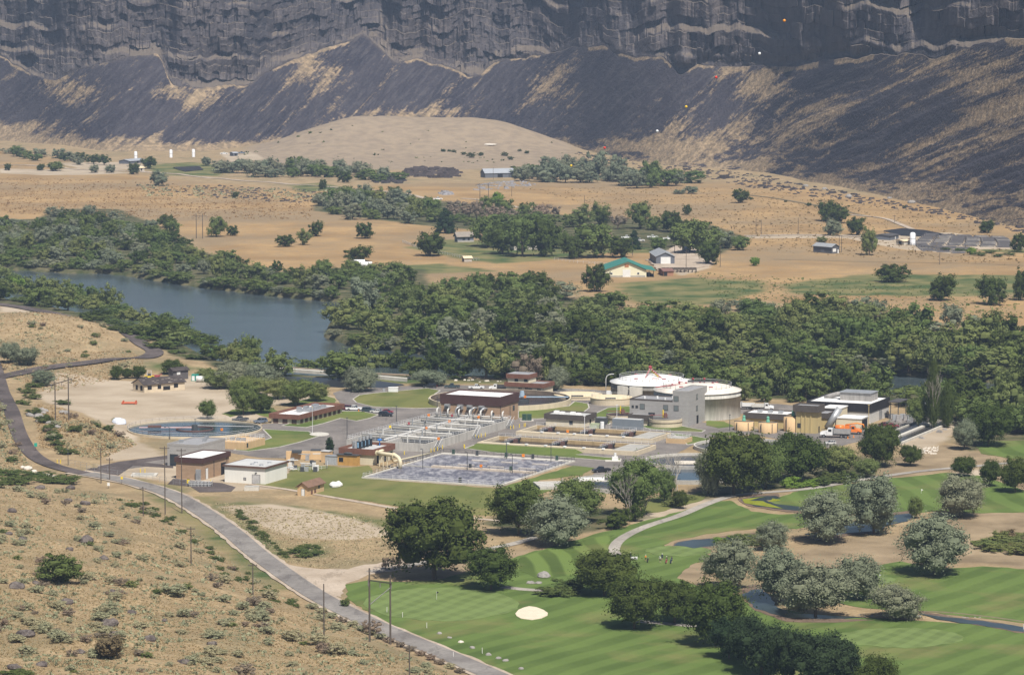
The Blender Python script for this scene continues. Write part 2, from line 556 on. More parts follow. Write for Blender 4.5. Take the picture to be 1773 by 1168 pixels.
c = g.mix(edge(g, 'pasture', 9, 0.08, 4), c, g.mix(g.rng(g.noise(0.05, 5), 0.38, 0.6), (0.065, 0.095, 0.035), (0.19, 0.17, 0.075)))
c = g.mix(edge(g, 'dirt', 3, 0.1, 1.5), c, g.mix(g.rng(g.noise(0.045, 5), 0.35, 0.65), (0.33, 0.265, 0.19), (0.44, 0.365, 0.275)))
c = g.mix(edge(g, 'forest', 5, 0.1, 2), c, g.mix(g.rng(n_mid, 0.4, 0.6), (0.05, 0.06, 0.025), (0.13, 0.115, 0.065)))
g.bump(g.noise(0.7, 5), 0.6, 0.35)
GROUND = g.base(c)
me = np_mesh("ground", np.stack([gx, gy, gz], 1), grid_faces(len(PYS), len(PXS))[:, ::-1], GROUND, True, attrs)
tag(link("ground", me), "dry valley floor of golden grass, dirt and scrub", kind="structure")

# ------------------------------------------------------------------ canyon wall: talus fans and basalt cliffs
BX = [-520, 0, 100, 200, 350, 450, 520, 640, 800, 960, 1040, 1100, 1200, 1300, 1400, 1500, 1600, 1700, 1773, 2290]
BY = [235, 243, 252, 262, 262, 257, 252, 249, 248, 256, 270, 281, 291, 295, 315, 338, 358, 380, 400, 500]
TX = [-520, 0, 60, 100, 150, 200, 280, 300, 360, 430, 480, 540, 600, 635, 660, 690, 740, 790, 820, 860, 950, 1045, 1060, 1100, 1150, 1175, 1200, 1280, 1350, 1450, 1560, 1600, 1620, 1690, 1773, 2290]
TY = [90, 92, 130, 138, 120, 108, 92, 148, 152, 148, 118, 92, 72, 58, 90, 108, 104, 122, 134, 108, 92, 74, 92, 102, 102, 132, 112, 116, 116, 102, 94, 98, 104, 72, 68, 20]
cpx = np.arange(-500, 2270, 1.7)
NC = len(cpx)
def sm(a, n):
    k = np.hanning(n); k /= k.sum()
    return np.convolve(np.pad(a, n // 2, 'edge'), k, 'same')[n // 2:n // 2 + len(a)]
byy = sm(np.interp(cpx, BX, BY), 141)
tyy = sm(np.interp(cpx, TX, TY), 17) + 13 * fbm(cpx / 22, cpx * 0, 22, 5)
_, D0 = atn(cpx, byy)
D0 = D0 + 12
tanb = (cpx - 886.5) / FPX / CP
c2 = -(tyy - 584) / FPX
sl = -(-SP + c2 * CP) / (CP + c2 * SP)          # downward sight slope at talus top
SLP = 0.63
dl = (CAMZ - sl * D0) / (SLP + sl)
z1 = SLP * dl
U = np.cumsum(np.gradient(cpx) * D0 / FPX)
shear = np.interp(cpx, [-500, 300, 900, 1300, 1500, 2290], [0.75, 0.6, 0.5, 0.55, 0.8, 1.1])
rowsT, rowsC = 70, 190
V, TC, RK, GR, FT, BLKV = [], [], [], [], [], []
for j in range(rowsT):
    t = -0.06 + 1.06 * j / (rowsT - 1)
    Y = D0 + dl * t
    z = z1 * np.sign(t) * abs(t) ** 1.12
    su = U - shear * dl * t * 1.15
    ridge = fbm(su / 30, np.full(NC, 3.3), 31) * 13 + fbm(su / 9, np.full(NC, dl * t / 60), 32) * 4 + fbm(su / 3.5, np.full(NC, 1.3) + dl * t / 25, 34) * 1.6
    z = z + (ridge + fbm(U / 4, np.full(NC, dl * t / 4), 33) * 1.5) * math.sin(math.pi * min(max(t, 0), 1)) ** 0.6
    x = tanb * Y * (1.0)
    V.append(np.stack([x, Y, z], 1))
    TC.append(np.stack([su, dl * t * 1.15, U], 1))
    RK.append(np.zeros(NC) + max(0, (t - 0.97) * 10))
    # grass density over the talus, in photo terms of bearing and height
    pyv = byy + (tyy - byy) * t
    gd = 0.22 + 0.15 * sstep(1230, 1450, cpx) * sstep(110, 200, pyv)
    gd += (0.5 - 0.22 * sstep(1100, 1350, cpx)) * (1 - .6 * np.exp(-((cpx - 1060) / 110) ** 2)) * np.exp(-(t / 0.16) ** 2) + 0.6 * sstep(.35, .6, vnoise(cpx / 23, cpx * 0, 35)) * np.exp(-((t - 1.0) / 0.03) ** 2)
    for (cx_, cy__, sx_, sy_, a_) in ((560, 130, 55, 45, 0.34), (330, 165, 70, 22, 0.42), (120, 150, 60, 28, 0.34), (960, 150, 50, 45, 0.3), (1310, 140, 55, 30, 0.45),
                                     (1600, 110, 150, 40, 0.2), (1720, 150, 80, 60, 0.24), (1150, 250, 100, 25, 0.35), (40, 215, 60, 16, 0.4), (700, 195, 110, 12, 0.35), (1280, 225, 120, 40, 0.25), (1420, 190, 60, 30, 0.2)):
        gd = gd + a_ * np.exp(-((cpx - cx_) / sx_) ** 2 - ((pyv - cy__) / sy_) ** 2)
    GR.append(gd)
    FT.append(np.full(NC, float(sstep(.45, .05, t))) * (0.4 + .6 * sstep(900, 1150, cpx)))
TOPZ = 178.0
bay = fbm(U / 150, U * 0, 41) * 50 + fbm(U / 45, U * 0, 42) * 18
notch = sum(a * np.exp(-((cpx - c0) / w) ** 2) for c0, w, a in ((665, 22, 38), (1080, 26, 45), (1155, 14, 25), (1580, 24, 42), (300, 10, 15), (90, 22, 20), (500, 12, -10), (400, 60, -14), (1750, 60, 20), (870, 40, 12)))
for j in range(rowsC):
    q = j / (rowsC - 1)
    z = z1 + (TOPZ - z1) * q
    h = z - z1
    zz = z + fbm(U / 60, U * 0, 43) * 30 + fbm(U / 12, U * 0, 49) * 9
    set_ = 0.16 * h
    for lz, ld, wv in ((60, 6, 7), (84, 13, 5), (107, 17, 6), (134, 10, 5), (158, 8, 3)):
        set_ = set_ + ld * np.clip(7 * fbm(U / 60, U * 0 + lz, 44) + 0.55, 0.05, 1.9) * sstep(lz - wv * 0.5, lz + wv * 0.5, zz)
    colm = np.abs(fbm(U / 5.5, zz / 30, 45, 3)) * -13 + fbm(U / 20, zz / 22, 46, 4) * 15 + fbm(U / 3.5, zz / 5, 47, 3) * 3.5
    lay = zz + fbm(U / 35, U * 0 + 7, 53) * 9
    iz = np.floor(lay / 13).astype(np.int64)
    iz2 = np.floor(lay / 6.5).astype(np.int64)
    b1 = _h(np.floor(U / 17 + iz * 0.37 + fbm(U / 30, zz * 0, 54)).astype(np.int64), iz, 51)
    b2 = _h(np.floor(U / 6.2 + iz2 * 0.71).astype(np.int64), iz2, 52)
    b3 = _h(np.floor(U / 2.6 + iz * 0.3).astype(np.int64), iz, 55)
    colm = 11 + colm * 0.45 - 9 * b1 - 4.0 * b2 - 2.2 * b3 + 1.6 * _h(iz, iz * 0, 56)
    blk = 0.4 * b1 + 0.3 * b2 + 0.3 * b3
    BLKV.append(blk)
    k = sstep(0, 12, h)
    Y = D0 + dl + set_ + k * (bay + notch * sstep(0, 45, h)) + sstep(0, 5, h) * colm
    x = tanb * Y
    V.append(np.stack([x, Y, z + k * fbm(U / 6, zz / 6, 48) * 2], 1))
    TC.append(np.stack([U, zz, U], 1))
    RK.append(np.ones(NC))
    GR.append(np.full(NC, 0.3)); FT.append(np.zeros(NC))
Vl = V[-1]
for add in (30, 300, 900):
    q = Vl.copy(); q[:, 1] += add; q[:, 2] += 3 + add * 0.01
    V.append(q); TC.append(TC[-1]); RK.append(np.ones(NC)); GR.append(np.full(NC, 0.9)); FT.append(np.zeros(NC))
nr = len(V)
BLKV = [np.full(NC, .5)] * rowsT + BLKV + [np.full(NC, .5)] * 3
V = np.concatenate(V); TC = np.concatenate(TC)
w = T("talus_and_basalt", 0.95, 0.05)
tc = w.attr('tc', 'Vector')
sx = w.sep(tc)
st1 = w.noise(0.055, 5, w.map(tc, (1, 0.10, 0)), 0.7)
st2 = w.noise(0.22, 4, w.map(tc, (1, 0.22, 0)), 0.7)
spk = w.noise(0.35, 3, None, 0.7)
talus = w.mix(w.rng(w.noise(0.03, 4, w.map(tc, (1, 0.3, 0))), 0.35, 0.65), (0.027, 0.024, 0.032), (0.050, 0.044, 0.052))
talus = w.mix(w.rng(st2, 0.48, 0.62, 0, 0.75), talus, (0.078, 0.070, 0.074))
talus = w.mix(w.rng(spk, 0.5, 0.72, 0, 0.75), talus, (0.072, 0.064, 0.070))
grasc = w.mix(w.rng(w.noise(0.2, 4), 0.4, 0.65), (0.19, 0.145, 0.095), (0.36, 0.265, 0.165))
clump = w.noise(0.075, 6, w.map(tc, (1, 0.8, 0)), 0.8)
clump2 = w.noise(0.03, 3, w.map(tc, (1, 0.6, 0)))
gsum = w.math('ADD', w.math('MULTIPLY', w.rng(st1, .34, .66), 0.42), w.math('MULTIPLY', w.rng(st2, .34, .66), 0.2))
gsum = w.math('ADD', gsum, w.math('ADD', w.math('MULTIPLY', w.rng(spk, .34, .66), 0.16), w.math('MULTIPLY', w.rng(clump, .34, .66), 0.22)))
gfoot = w.math('ADD', w.math('MULTIPLY', w.rng(clump, .36, .64), 0.62), w.math('MULTIPLY', w.rng(clump2, .36, .64), 0.38))
ft = w.attr('ft')
gsum = w.math('ADD', w.math('MULTIPLY', gsum, w.math('SUBTRACT', 1.0, ft)), w.math('MULTIPLY', gfoot, ft))
gm = w.rng(w.math('ADD', gsum, w.attr('gr')), 0.90, 1.08)
talus = w.mix(gm, talus, grasc)
colv = w.noise(0.15, 6, w.map(tc, (1, 0.38, 0)), 0.8)
rock = w.mix(w.rng(colv, 0.38, 0.62), (0.042, 0.039, 0.047), (0.145, 0.125, 0.122))
rock = w.mix(w.rng(w.noise(0.012, 4), 0.4, 0.62, 0, 0.65), rock, (0.115, 0.088, 0.072))
rock = w.mix(w.rng(w.noise(0.13, 6, None, .7), 0.56, 0.68, 0, 0.55), rock, (0.19, 0.16, 0.135))
rock = w.mix(w.rng(w.noise(0.05, 6, None, .7), 0.56, 0.68, 0, 0.6), rock, (0.03, 0.028, 0.03))
rock = w.mix(w.rng(w.attr('blk'), 0.3, 0.7, 0, 0.55), w.mix(0.5, rock, (0.035, 0.033, 0.042)), w.mix(0.5, rock, (0.15, 0.132, 0.13)))
nz = w.sep(w.geo("Normal"))[2]
ledge = w.rng(w.math('ADD', nz, w.math('MULTIPLY', w.noise(0.05, 5), 1.0)), 1.14, 1.34)
rock = w.mix(w.math('MULTIPLY', ledge, 0.65), rock, w.mix(w.noise(0.3, 3), (0.13, 0.11, 0.09), (0.23, 0.18, 0.13)))
w.bump(w.noise(0.45, 4), 0.9, 1.6)
w.base(w.mix(w.attr('rk'), talus, rock))
me = np_mesh("canyon_wall", V, grid_faces(nr, NC), w.m, False, {'tc': TC, 'rk': np.concatenate(RK), 'gr': np.concatenate(GR), 'ft': np.concatenate(FT), 'blk': np.concatenate(BLKV)})
tag(link("canyon_wall", me), "dark basalt canyon wall with talus slopes below", kind="structure")

# ------------------------------------------------------------------ water
def water_mat(name, c, rough=0.12, rip=0.25, sc=0.25, stretch=(1, 2.5, 1), spec=.5):
    t = T(name, rough, spec)
    n = t.noise(sc, 4, t.map(t.pos(), stretch))
    t.bump(n, rip, 0.15)
    return t.base(t.mix(t.rng(t.noise(0.02, 4, t.map(t.pos(), (1, 3, 1))), 0.35, 0.65), c, tuple(q * 1.35 for q in c)))
def poly_mesh(pxs, z, sub=None):
    return [at(a, b, z)[:2] for a, b in pxs]
def sheet(name, pts, z0, th, mat, label=None, kind="structure", jit=0.0, seed=1, cat=None, on_z=0.0):
    """flat sheet from photo-pixel outline, densified and slightly roughened edge"""
    P = [at(a, b, on_z) for a, b in pts]
    rg = random.Random(seed)
    out = []
    for i in range(len(P)):
        a, b = P[i], P[(i + 1) % len(P)]
        k = max(1, int((b - a).length / 3.0)) if jit else 1
        for j in range(k):
            q = a.lerp(b, j / k)
            out.append((q.x + rg.uniform(-jit, jit), q.y + rg.uniform(-jit, jit) * 2))
    m = MB()
    m.prism(out, z0 - 0.3, z0 + th)
    import bmesh
    bm = bmesh.new()
    mm = m.mesh(name, mat)
    bm.from_mesh(mm)
    bmesh.ops.triangulate(bm, faces=[f for f in bm.faces if len(f.verts) > 4], ngon_method='EAR_CLIP')
    bm.to_mesh(mm)
    bm.free()
    return tag(link(name, mm), label, cat, kind=kind)

WAT = water_mat("river_water", (0.048, 0.064, 0.070), 0.16, 0.6, 0.3)
big = [(-520, 425), (2600, 600), (2600, 740), (1300, 690), (1000, 662), (380, 662), (-520, 530)]
sheet("river", [(a, b) for a, b in big], -2.4, 0.0, WAT, "wide blue green river bending past the wooded bank", on_z=-2.4)

# ------------------------------------------------------------------ roads, paths, lawns
def asphalt_mat(name, c, worn):
    t = T(name, 0.9, 0.1)
    a = t.mix(t.rng(t.noise(0.08, 5), 0.35, 0.65), c, worn)
    a = t.mix(t.rng(t.noise(0.9, 4), 0.45, 0.75, 0, 0.5), a, tuple(q * 0.7 for q in c))
    a = t.mix(t.rng(t.noise(0.16, 6, t.map(t.pos(), (1, .25, 1)), .75), 0.56, 0.6, 0, 0.45), a, tuple(q * 0.6 for q in c))
    return t.base(a)
ROADM = asphalt_mat("road_asphalt", (0.17, 0.155, 0.145), (0.27, 0.25, 0.23))
ROADD = asphalt_mat("dark_asphalt", (0.070, 0.058, 0.055), (0.135, 0.112, 0.105))
YARDM = asphalt_mat("yard_asphalt", (0.15, 0.135, 0.125), (0.235, 0.21, 0.19))
PATHM = asphalt_mat("cart_path_concrete", (0.27, 0.245, 0.215), (0.40, 0.365, 0.32))
GRAVM = asphalt_mat("gravel_surface", (0.36, 0.29, 0.22), (0.48, 0.40, 0.32))
CONC = M("concrete", (0.40, 0.385, 0.35), 0.85, 0.25, 0.4)
CONCL = M("light_concrete", (0.56, 0.53, 0.47), 0.85, 0.2, 0.4)

def smooth_line(P, step=4.0):
    out = []
    n = len(P)
    for i in range(n - 1):
        p0, p1, p2, p3 = P[max(i - 1, 0)], P[i], P[i + 1], P[min(i + 2, n - 1)]
        k = max(2, int((p2 - p1).length / step))
        for j in range(k):
            t = j / k
            out.append(0.5 * ((2 * p1) + (p2 - p0) * t + (2 * p0 - 5 * p1 + 4 * p2 - p3) * t * t + (3 * p1 - p0 - 3 * p2 + p3) * t ** 3))
    out.append(P[-1])
    return out

def ribbon(name, pxs, width, zoff, mat, label, th=0.0, kind="structure", cat=None, jit=0.0):
    L = smooth_line([Vector(at(a, b)[:2]) for a, b in pxs])
    n = len(L)
    K = 6
    rg = random.Random(len(pxs))
    V_, F_ = [], []
    wd = width if isinstance(width, (list, tuple)) else (width, width)
    for i, p in enumerate(L):
        d = (L[min(i + 1, n - 1)] - L[max(i - 1, 0)]).normalized()
        nn = Vector((-d.y, d.x))
        ww = (wd[0] + (wd[1] - wd[0]) * i / (n - 1)) * (1 + rg.uniform(-jit, jit))
        for k in range(K + 1):
            q = p + nn * ww * (k / K - 0.5)
            V_.append((q.x, q.y, 0))
    V_ = np.array(V_)
    zz = Z(V_[:, 0], V_[:, 1]).reshape(n, K + 1)
    zz = np.maximum(zz, zz[:, K // 2:K // 2 + 1] - 0.1)      # the bed stays level across
    V_[:, 2] = zz.ravel() + zoff
    F_ = grid_faces(n, K + 1)
    return tag(link(name, np_mesh(name, V_, F_[:, ::-1], mat, False)), label, cat, kind=kind)

ribbon("road", [(-60, 560), (-30, 610), (-4, 655), (6, 690), (22, 740), (45, 777), (80, 802), (130, 817), (170, 824)], 5.4, 0.29, ROADD, "dark upper part of the road coming down from the left")
ribbon("road", [(150, 820.5), (200, 829), (250, 841), (300, 858), (350, 886), (400, 921), (440, 955), (480, 985), (520, 1013),
                (560, 1038), (610, 1064), (670, 1092), (740, 1121), (800, 1146), (860, 1172), (950, 1212), (1100, 1275)], 6.4, 0.30, ROADM, "grey patched road running down past the plant")
ribbon("road", [(-80, 520), (0, 528), (50, 535), (100, 546), (150, 566), (195, 590), (240, 606), (268, 614), (250, 623), (200, 633), (140, 642), (60, 650), (-4, 657)], 7.5, 0.36, ROADD, "dark hairpin road over the dry mounds")
ribbon("road_shoulder", [(130, 817), (200, 829), (250, 841), (300, 858), (350, 886), (400, 921), (440, 955), (480, 985), (520, 1013), (560, 1038), (610, 1064), (670, 1092), (740, 1121), (800, 1146), (860, 1172), (950, 1212), (1100, 1275)], 8.6, 0.2, GRAVM, "pale gravel shoulder along the grey road", jit=.09)
ribbon("path", [(430, 838), (490, 846), (560, 858), (640, 872), (720, 886), (800, 895), (870, 902)], 2.2, 0.12, GRAVM, "pale dirt track below the plant lawn")
ribbon("path", [(1078, 985), (1068, 965), (1064, 947), (1080, 930), (1120, 911), (1175, 893), (1225, 872), (1270, 858), (1320, 853), (1400, 846), (1500, 829), (1600, 815), (1700, 806), (1800, 796)], 3.2, 0.14, PATHM, "grey cart path winding beside the fairway")
ribbon("path", [(640, 990), (700, 981), (760, 968), (830, 954), (890, 941), (930, 930)], 3.4, 0.14, PATHM, "cart path leading from the road junction")
ribbon("path", [(870, 1016), (905, 1020), (945, 1022), (985, 1020)], 3.4, 0.12, PATHM, "short grey cart path by the boulders")
ribbon("path", [(1100, 1075), (1160, 1080), (1230, 1086), (1260, 1090)], 3.4, 0.12, PATHM, "short cart path beneath the dark trees")
ribbon("path", [(1490, 1063), (1600, 1058), (1700, 1066), (1800, 1080)], 1.2, 0.10, M("dry_bank", (0.2, 0.16, 0.1)), "stony edge of the brook")
ribbon("path", [(240, 296), (330, 305), (430, 315), (520, 322), (620, 330), (700, 338), (760, 350)], 5, 0.3, GRAVM, "pale farm track crossing the far fields")
ribbon("path", [(-100, 286), (60, 288), (150, 293), (240, 296)], 5, 0.3, GRAVM, "pale farm track at the far left")
ribbon("path", [(800, 345), (850, 350), (890, 358), (940, 366)], 5, 0.3, GRAVM, "pale track beside the bare trees")
ribbon("path", [(1290, 409), (1360, 408), (1440, 409), (1520, 412), (1570, 416)], 6, 0.3, GRAVM, "pale lane leading to the fish raceways")
ribbon("path", [(1470, 372), (1530, 378), (1560, 388), (1580, 396)], 4, 0.35, GRAVM, "pale bank track behind the silo")
ribbon("path", [(1290, 337), (1350, 345), (1430, 360), (1500, 374)], 3, 0.3, M("dry_bank", (0.2, 0.16, 0.1)), "low dry ditch across the golden field")
ribbon("path", [(1340, 450), (1450, 453), (1600, 455), (1773, 462)], 1.2, 0.25, M("dry_bank", (0.2, 0.16, 0.1)), "thin field boundary track")

A0 = [(150, 812), (200, 800), (290, 790), (395, 776), (450, 742), (455, 734), (520, 728), (590, 717), (592, 700), (583, 690), (577, 680), (590, 676), (645, 671.5), (740, 666), (880, 667), (960, 671),
      (1050, 676), (1058, 692), (1090, 706), (1225, 732), (1290, 742), (1420, 748), (1500, 742), (1540, 726), (1612, 714), (1640, 722), (1600, 734), (1540, 750), (1440, 776), (1300, 752), (1235, 757), (1205, 768),
      (1170, 785), (1150, 800), (1100, 825), (1040, 850), (1010, 832), (1040, 812), (992, 806), (864, 790), (780, 789), (700, 800), (690, 792), (640, 792), (530, 790), (498, 793), (450, 792), (400, 784), (300, 800), (200, 815)]
sheet("paved_yard", A0, 0.0, 0.04, YARDM, "grey paved yard and drives of the treatment plant", jit=0.25)
sheet("paved_yard", [(1278, 716), (1284, 699), (1345, 699), (1400, 704), (1400, 712), (1340, 716)], 0.0, 0.05, YARDM, "paved strip under the parked dump trucks")
sheet("paved_yard", [(290, 838), (330, 842), (345, 852), (400, 851), (408, 843), (385, 836), (300, 828)], 0.0, 0.06, ROADD, "dark asphalt apron by the road")
sheet("paved_yard", [(200, 826), (150, 812), (205, 799), (290, 788), (300, 793), (250, 800), (300, 806), (300, 810), (230, 806)], 0.0, 0.065, ROADD, "dark asphalt gate drive")
sheet("gravel_junction", [(497, 977), (540, 984), (600, 984), (650, 975), (700, 966), (720, 972), (690, 986), (640, 994), (600, 1010), (590, 1034), (565, 1024), (520, 1004)], 0.0, 0.07, GRAVM, "pale gravel junction beside the road", jit=0.5)

def grass_mat(name, a, b, stripes=None, mott=0.06, dry=0.0):
    t = T(name, 0.9, 0.1)
    c_ = t.mix(t.rng(t.noise(mott, 5), 0.36, 0.64), a, b)
    c_ = t.mix(t.rng(t.noise(0.8, 3), 0.4, 0.75, 0, 0.3), c_, tuple(q * 0.72 for q in a))
    if stripes:
        for ang, wid, amt in stripes:
            ve = t.map(t.pos(), (1 / wid, 1 / wid, 0), (0, 0, R(ang)))
            f = t.math('SINE', t.math('MULTIPLY', t.math('ADD', t.sep(ve)[0], t.math('MULTIPLY', t.noise(0.018, 2), 2.5)), math.pi))
            f = t.rng(f, -0.35, 0.35, 0, amt)
            c_ = t.mix(f, c_, tuple(q * 1.45 for q in b))
    if dry:
        c_ = t.mix(t.rng(t.noise(0.035, 5), 0.52, 0.68, 0, dry), c_, (0.22, 0.18, 0.08))
    t.bump(t.noise(1.2, 3), 0.3, 0.1)
    return t.base(c_)
FAIR = grass_mat("fairway_grass", (0.070, 0.108, 0.027), (0.106, 0.152, 0.040), [(35, 4.5, 0.32)], 0.03, 0.55)
FAIR2 = grass_mat("fairway_grass_crossed", (0.068, 0.104, 0.025), (0.103, 0.147, 0.038), [(-8, 5, 0.4)], 0.03, 0.3)
FAIR3 = grass_mat("fairway_grass_banded", (0.066, 0.098, 0.024), (0.100, 0.142, 0.036), [(-6, 4, 0.75)], 0.03, 0.3)
GREEN = grass_mat("putting_green_grass", (0.11, 0.15, 0.048), (0.13, 0.175, 0.058), [(28, 2.6, 0.35), (-40, 2.6, 0.2)], 0.05)
LAWN = grass_mat("plant_lawn_grass", (0.085, 0.12, 0.032), (0.14, 0.175, 0.045), None, 0.05, 0.5)
LAWND = grass_mat("dry_plant_lawn_grass", (0.10, 0.12, 0.037), (0.165, 0.165, 0.055), [(10, 5, 0.12)], 0.05, 0.75)
KERB = M("kerb_concrete", (0.5, 0.47, 0.42))
def lawn(pts, z, mat, label, kerb=False, jit=0.4):
    sheet("lawn", pts, 0.0, z, mat, label, jit=jit, seed=len(pts))
    if kerb:
        m = MB()
        P = [at(a, b) for a, b in pts]
        for i in range(len(P)):
            a, b = P[i], P[(i + 1) % len(P)]
            d = (b - a).normalized()
            n = Vector((-d.y, d.x, 0)) * 0.22
            m.prism([(a + n)[:2], (a - n)[:2], (b - n)[:2], (b + n)[:2]], 0.0, 0.16 + 0.002 * (i % 2))
        tag(m.build("kerb", KERB), "pale concrete kerb round " + label, kind="structure")
lawn([(455, 743), (534, 747), (553, 755), (520, 765), (483, 774), (430, 781), (405, 779), (440, 768), (470, 758)], 0.10, LAWN, "lawn right of the large open clarifier", True, 0.2)
lawn([(592, 712), (625, 712), (655, 718), (640, 724), (617, 729), (590, 724), (560, 733), (530, 740), (488, 737), (520, 728)], 0.11, LAWN, "lawn strip in front of the office", True, 0.15)
lawn([(645, 681), (740, 672), (762, 676), (742, 690), (760, 706), (720, 707), (645, 704), (617, 697), (611, 691), (622, 684)], 0.10, LAWND, "lawn behind the parking lot", True, 0.2)
lawn([(490, 700), (560, 684), (582, 690), (580, 697), (540, 700)], 0.10, LAWN, "small lawn behind the office")
lawn([(385, 716), (404, 709), (470, 705), (485, 716), (470, 724), (430, 713), (400, 722)], 0.10, LAWN, "lawn under the two shade trees")
lawn([(897, 724), (898, 709), (945, 708), (985, 703), (995, 695), (1018, 699), (1020, 706), (1010, 714), (980, 722), (930, 725)], 0.10, LAWN, "lawn round the sunken clarifier", True, 0.15)
lawn([(1029, 727), (1031, 716), (1052, 706), (1090, 703), (1100, 716), (1062, 722), (1055, 735)], 0.10, LAWN, "lawn beside the grey screening box", True, 0.15)
lawn([(1110, 738), (1140, 733), (1177, 737), (1192, 740), (1221, 745), (1215, 748), (1160, 746), (1125, 743)], 0.10, LAWN, "lawn below the grey block tower", True, 0.15)
lawn([(1162, 750), (1203, 755), (1228, 760), (1212, 766), (1190, 770), (1178, 758)], 0.10, LAWN, "small three sided lawn", True, 0.15)
lawn([(1224, 728), (1254, 730), (1271, 738), (1245, 741), (1222, 736)], 0.10, LAWN, "lawn by the concrete digester tank", False, 0.15)
lawn([(1226, 750), (1271, 748), (1280, 754), (1245, 755)], 0.10, LAWN, "lawn by the round tan tanks", False, 0.15)
lawn([(805, 776), (822, 770), (860, 776), (1010, 788), (1075, 794), (1074, 799), (1010, 794), (860, 784)], 0.10, LAWN, "long lawn strip under the settling tanks", True, 0.15)
lawn([(993, 806), (1029, 810), (1008, 822), (937, 830), (925, 838), (960, 846), (900, 868), (860, 872), (864, 845), (900, 834), (940, 822)], 0.11, LAWN, "bright lawn right of the frothy basin")
lawn([(440, 839), (493, 826), (510, 808), (568, 806), (590, 810), (640, 806), (645, 818), (626, 828), (864, 846), (862, 893), (790, 890), (718, 880), (640, 868), (543, 855), (513, 850), (470, 843)], 0.10, LAWND, "wide lawn below the frothy basin")
lawn([(1110, 868), (1125, 862), (1200, 856), (1230, 848), (1216, 866), (1150, 884), (1110, 890)], 0.10, LAWND, "rough grass by the hidden clarifiers")

lawn([(600, 1012), (640, 1004), (700, 1008), (760, 1003), (800, 992), (850, 978), (905, 960), (960, 945), (1030, 925), (1080, 912), (1130, 898), (1190, 882), (1235, 868), (1265, 866), (1300, 885), (1350, 890), (1400, 888), (1455, 892),
      (1420, 905), (1380, 915), (1310, 915), (1240, 922), (1170, 934), (1150, 943), (1165, 955), (1205, 953), (1240, 965), (1195, 978), (1170, 1000), (1215, 1016), (1300, 1045), (1420, 1066), (1540, 1071), (1700, 1082), (1850, 1105),
      (1900, 1300), (1050, 1300), (960, 1222), (880, 1182), (800, 1138), (700, 1094), (640, 1062), (602, 1036)], 0.09, FAIR, "broad striped fairway beside the road")
lawn([(1390, 1010), (1440, 990), (1560, 972), (1620, 985), (1700, 980), (1850, 990), (1850, 1085), (1700, 1070), (1600, 1058), (1500, 1052), (1420, 1040)], 0.09, FAIR, "fairway right of the silver trees")
lawn([(1320, 872), (1380, 850), (1480, 836), (1560, 826), (1640, 818), (1700, 824), (1773, 848), (1900, 870), (1850, 885), (1700, 888), (1620, 884), (1560, 893), (1460, 888), (1380, 882)], 0.09, FAIR2, "upper fairway behind the silver trees")
lawn([(1690, 772), (1720, 764), (1900, 758), (1900, 800), (1760, 795), (1700, 785)], 0.09, FAIR2, "far right fairway by the trees")
lawn([(900, 965), (960, 948), (1030, 930), (1062, 926), (1050, 945), (1060, 970), (1040, 990), (1000, 996), (930, 1000), (890, 985)], 0.13, FAIR3, "fairway with crosswise mowing stripes")
def ell(cx, cy_, rx, ry, n=40, wob=0.0, sq=0.0):
    return [(cx + rx * math.cos(a) * (1 + wob * math.sin(2 * a + 1)) + sq * math.sin(a) * rx, cy_ + ry * math.sin(a)) for a in [2 * math.pi * i / n for i in range(n)]]
lawn(ell(765, 1046, 128, 29, wob=0.06), 0.15, GREEN, "pale mown putting green by the bunker")
lawn(ell(1560, 1104, 105, 17, wob=0.05), 0.15, GREEN, "oval putting green at lower right")
lawn(ell(1175, 954, 55, 9, wob=0.05), 0.16, GREEN, "putting green where the golfers stand")
lawn(ell(1500, 1004, 50, 8, wob=0.05), 0.15, GREEN, "small green behind the silver trees")
sandm = M("bunker_sand", (0.66, 0.57, 0.44), 0.95, 0.12, 0.5)
sheet("sand_bunker", [(893, 1063), (897, 1056), (907, 1052), (916, 1050), (929, 1051), (940, 1056), (948, 1061), (948, 1066), (938, 1071), (920, 1073), (903, 1071), (894, 1067)], 0.0, 0.2, sandm, "white sand bunker beside the putting green", jit=0.15)

PW = water_mat("pond_water", (0.030, 0.042, 0.048), 0.28, 0.15, 0.8, (1, 2.5, 1), .25)
def pond(pts, label, mat=PW, z=0.10):
    P = [(a, b) for a, b in pts]
    sheet("pond_bank", [(sum(q[0] for q in P) / len(P) + (a - sum(q[0] for q in P) / len(P)) * 1.07, sum(q[1] for q in P) / len(P) + (b - sum(q[1] for q in P) / len(P)) * 1.3) for a, b in P],
          0.0, z + 0.05, M("muddy_bank", (0.17, 0.12, 0.085), 0.95, 0.3, 0.3), "bare muddy bank of the " + label, jit=0.5)
    return sheet("pond_water", pts, 0.0, z + 0.09, mat, label, jit=0.4)
pond([(1168, 945), (1172, 939), (1200, 935), (1250, 931), (1300, 926), (1330, 928), (1310, 938), (1250, 943), (1200, 949)], "narrow pond behind the golfers")
pond([(1284, 866), (1300, 861), (1345, 858), (1350, 862), (1325, 866), (1340, 872), (1380, 877), (1440, 882), (1420, 885), (1360, 883), (1310, 877), (1290, 872)], "curved algae pond beside the cart path")
sheet("pond_algae", [(1288, 866), (1302, 862), (1325, 860), (1300, 866), (1318, 868), (1332, 873), (1352, 880), (1315, 876), (1293, 871)], 0.0, 0.24, M("algae", (0.22, 0.24, 0.02), 0.9, 0.3, 0.3), "yellow green algae on the curved pond", jit=0.7)
sheet("pond_algae", [(1340, 864), (1350, 866), (1330, 869)], 0.0, 0.243, M("algae", (0.22, 0.24, 0.02)), "small yellow algae raft", jit=0.5)
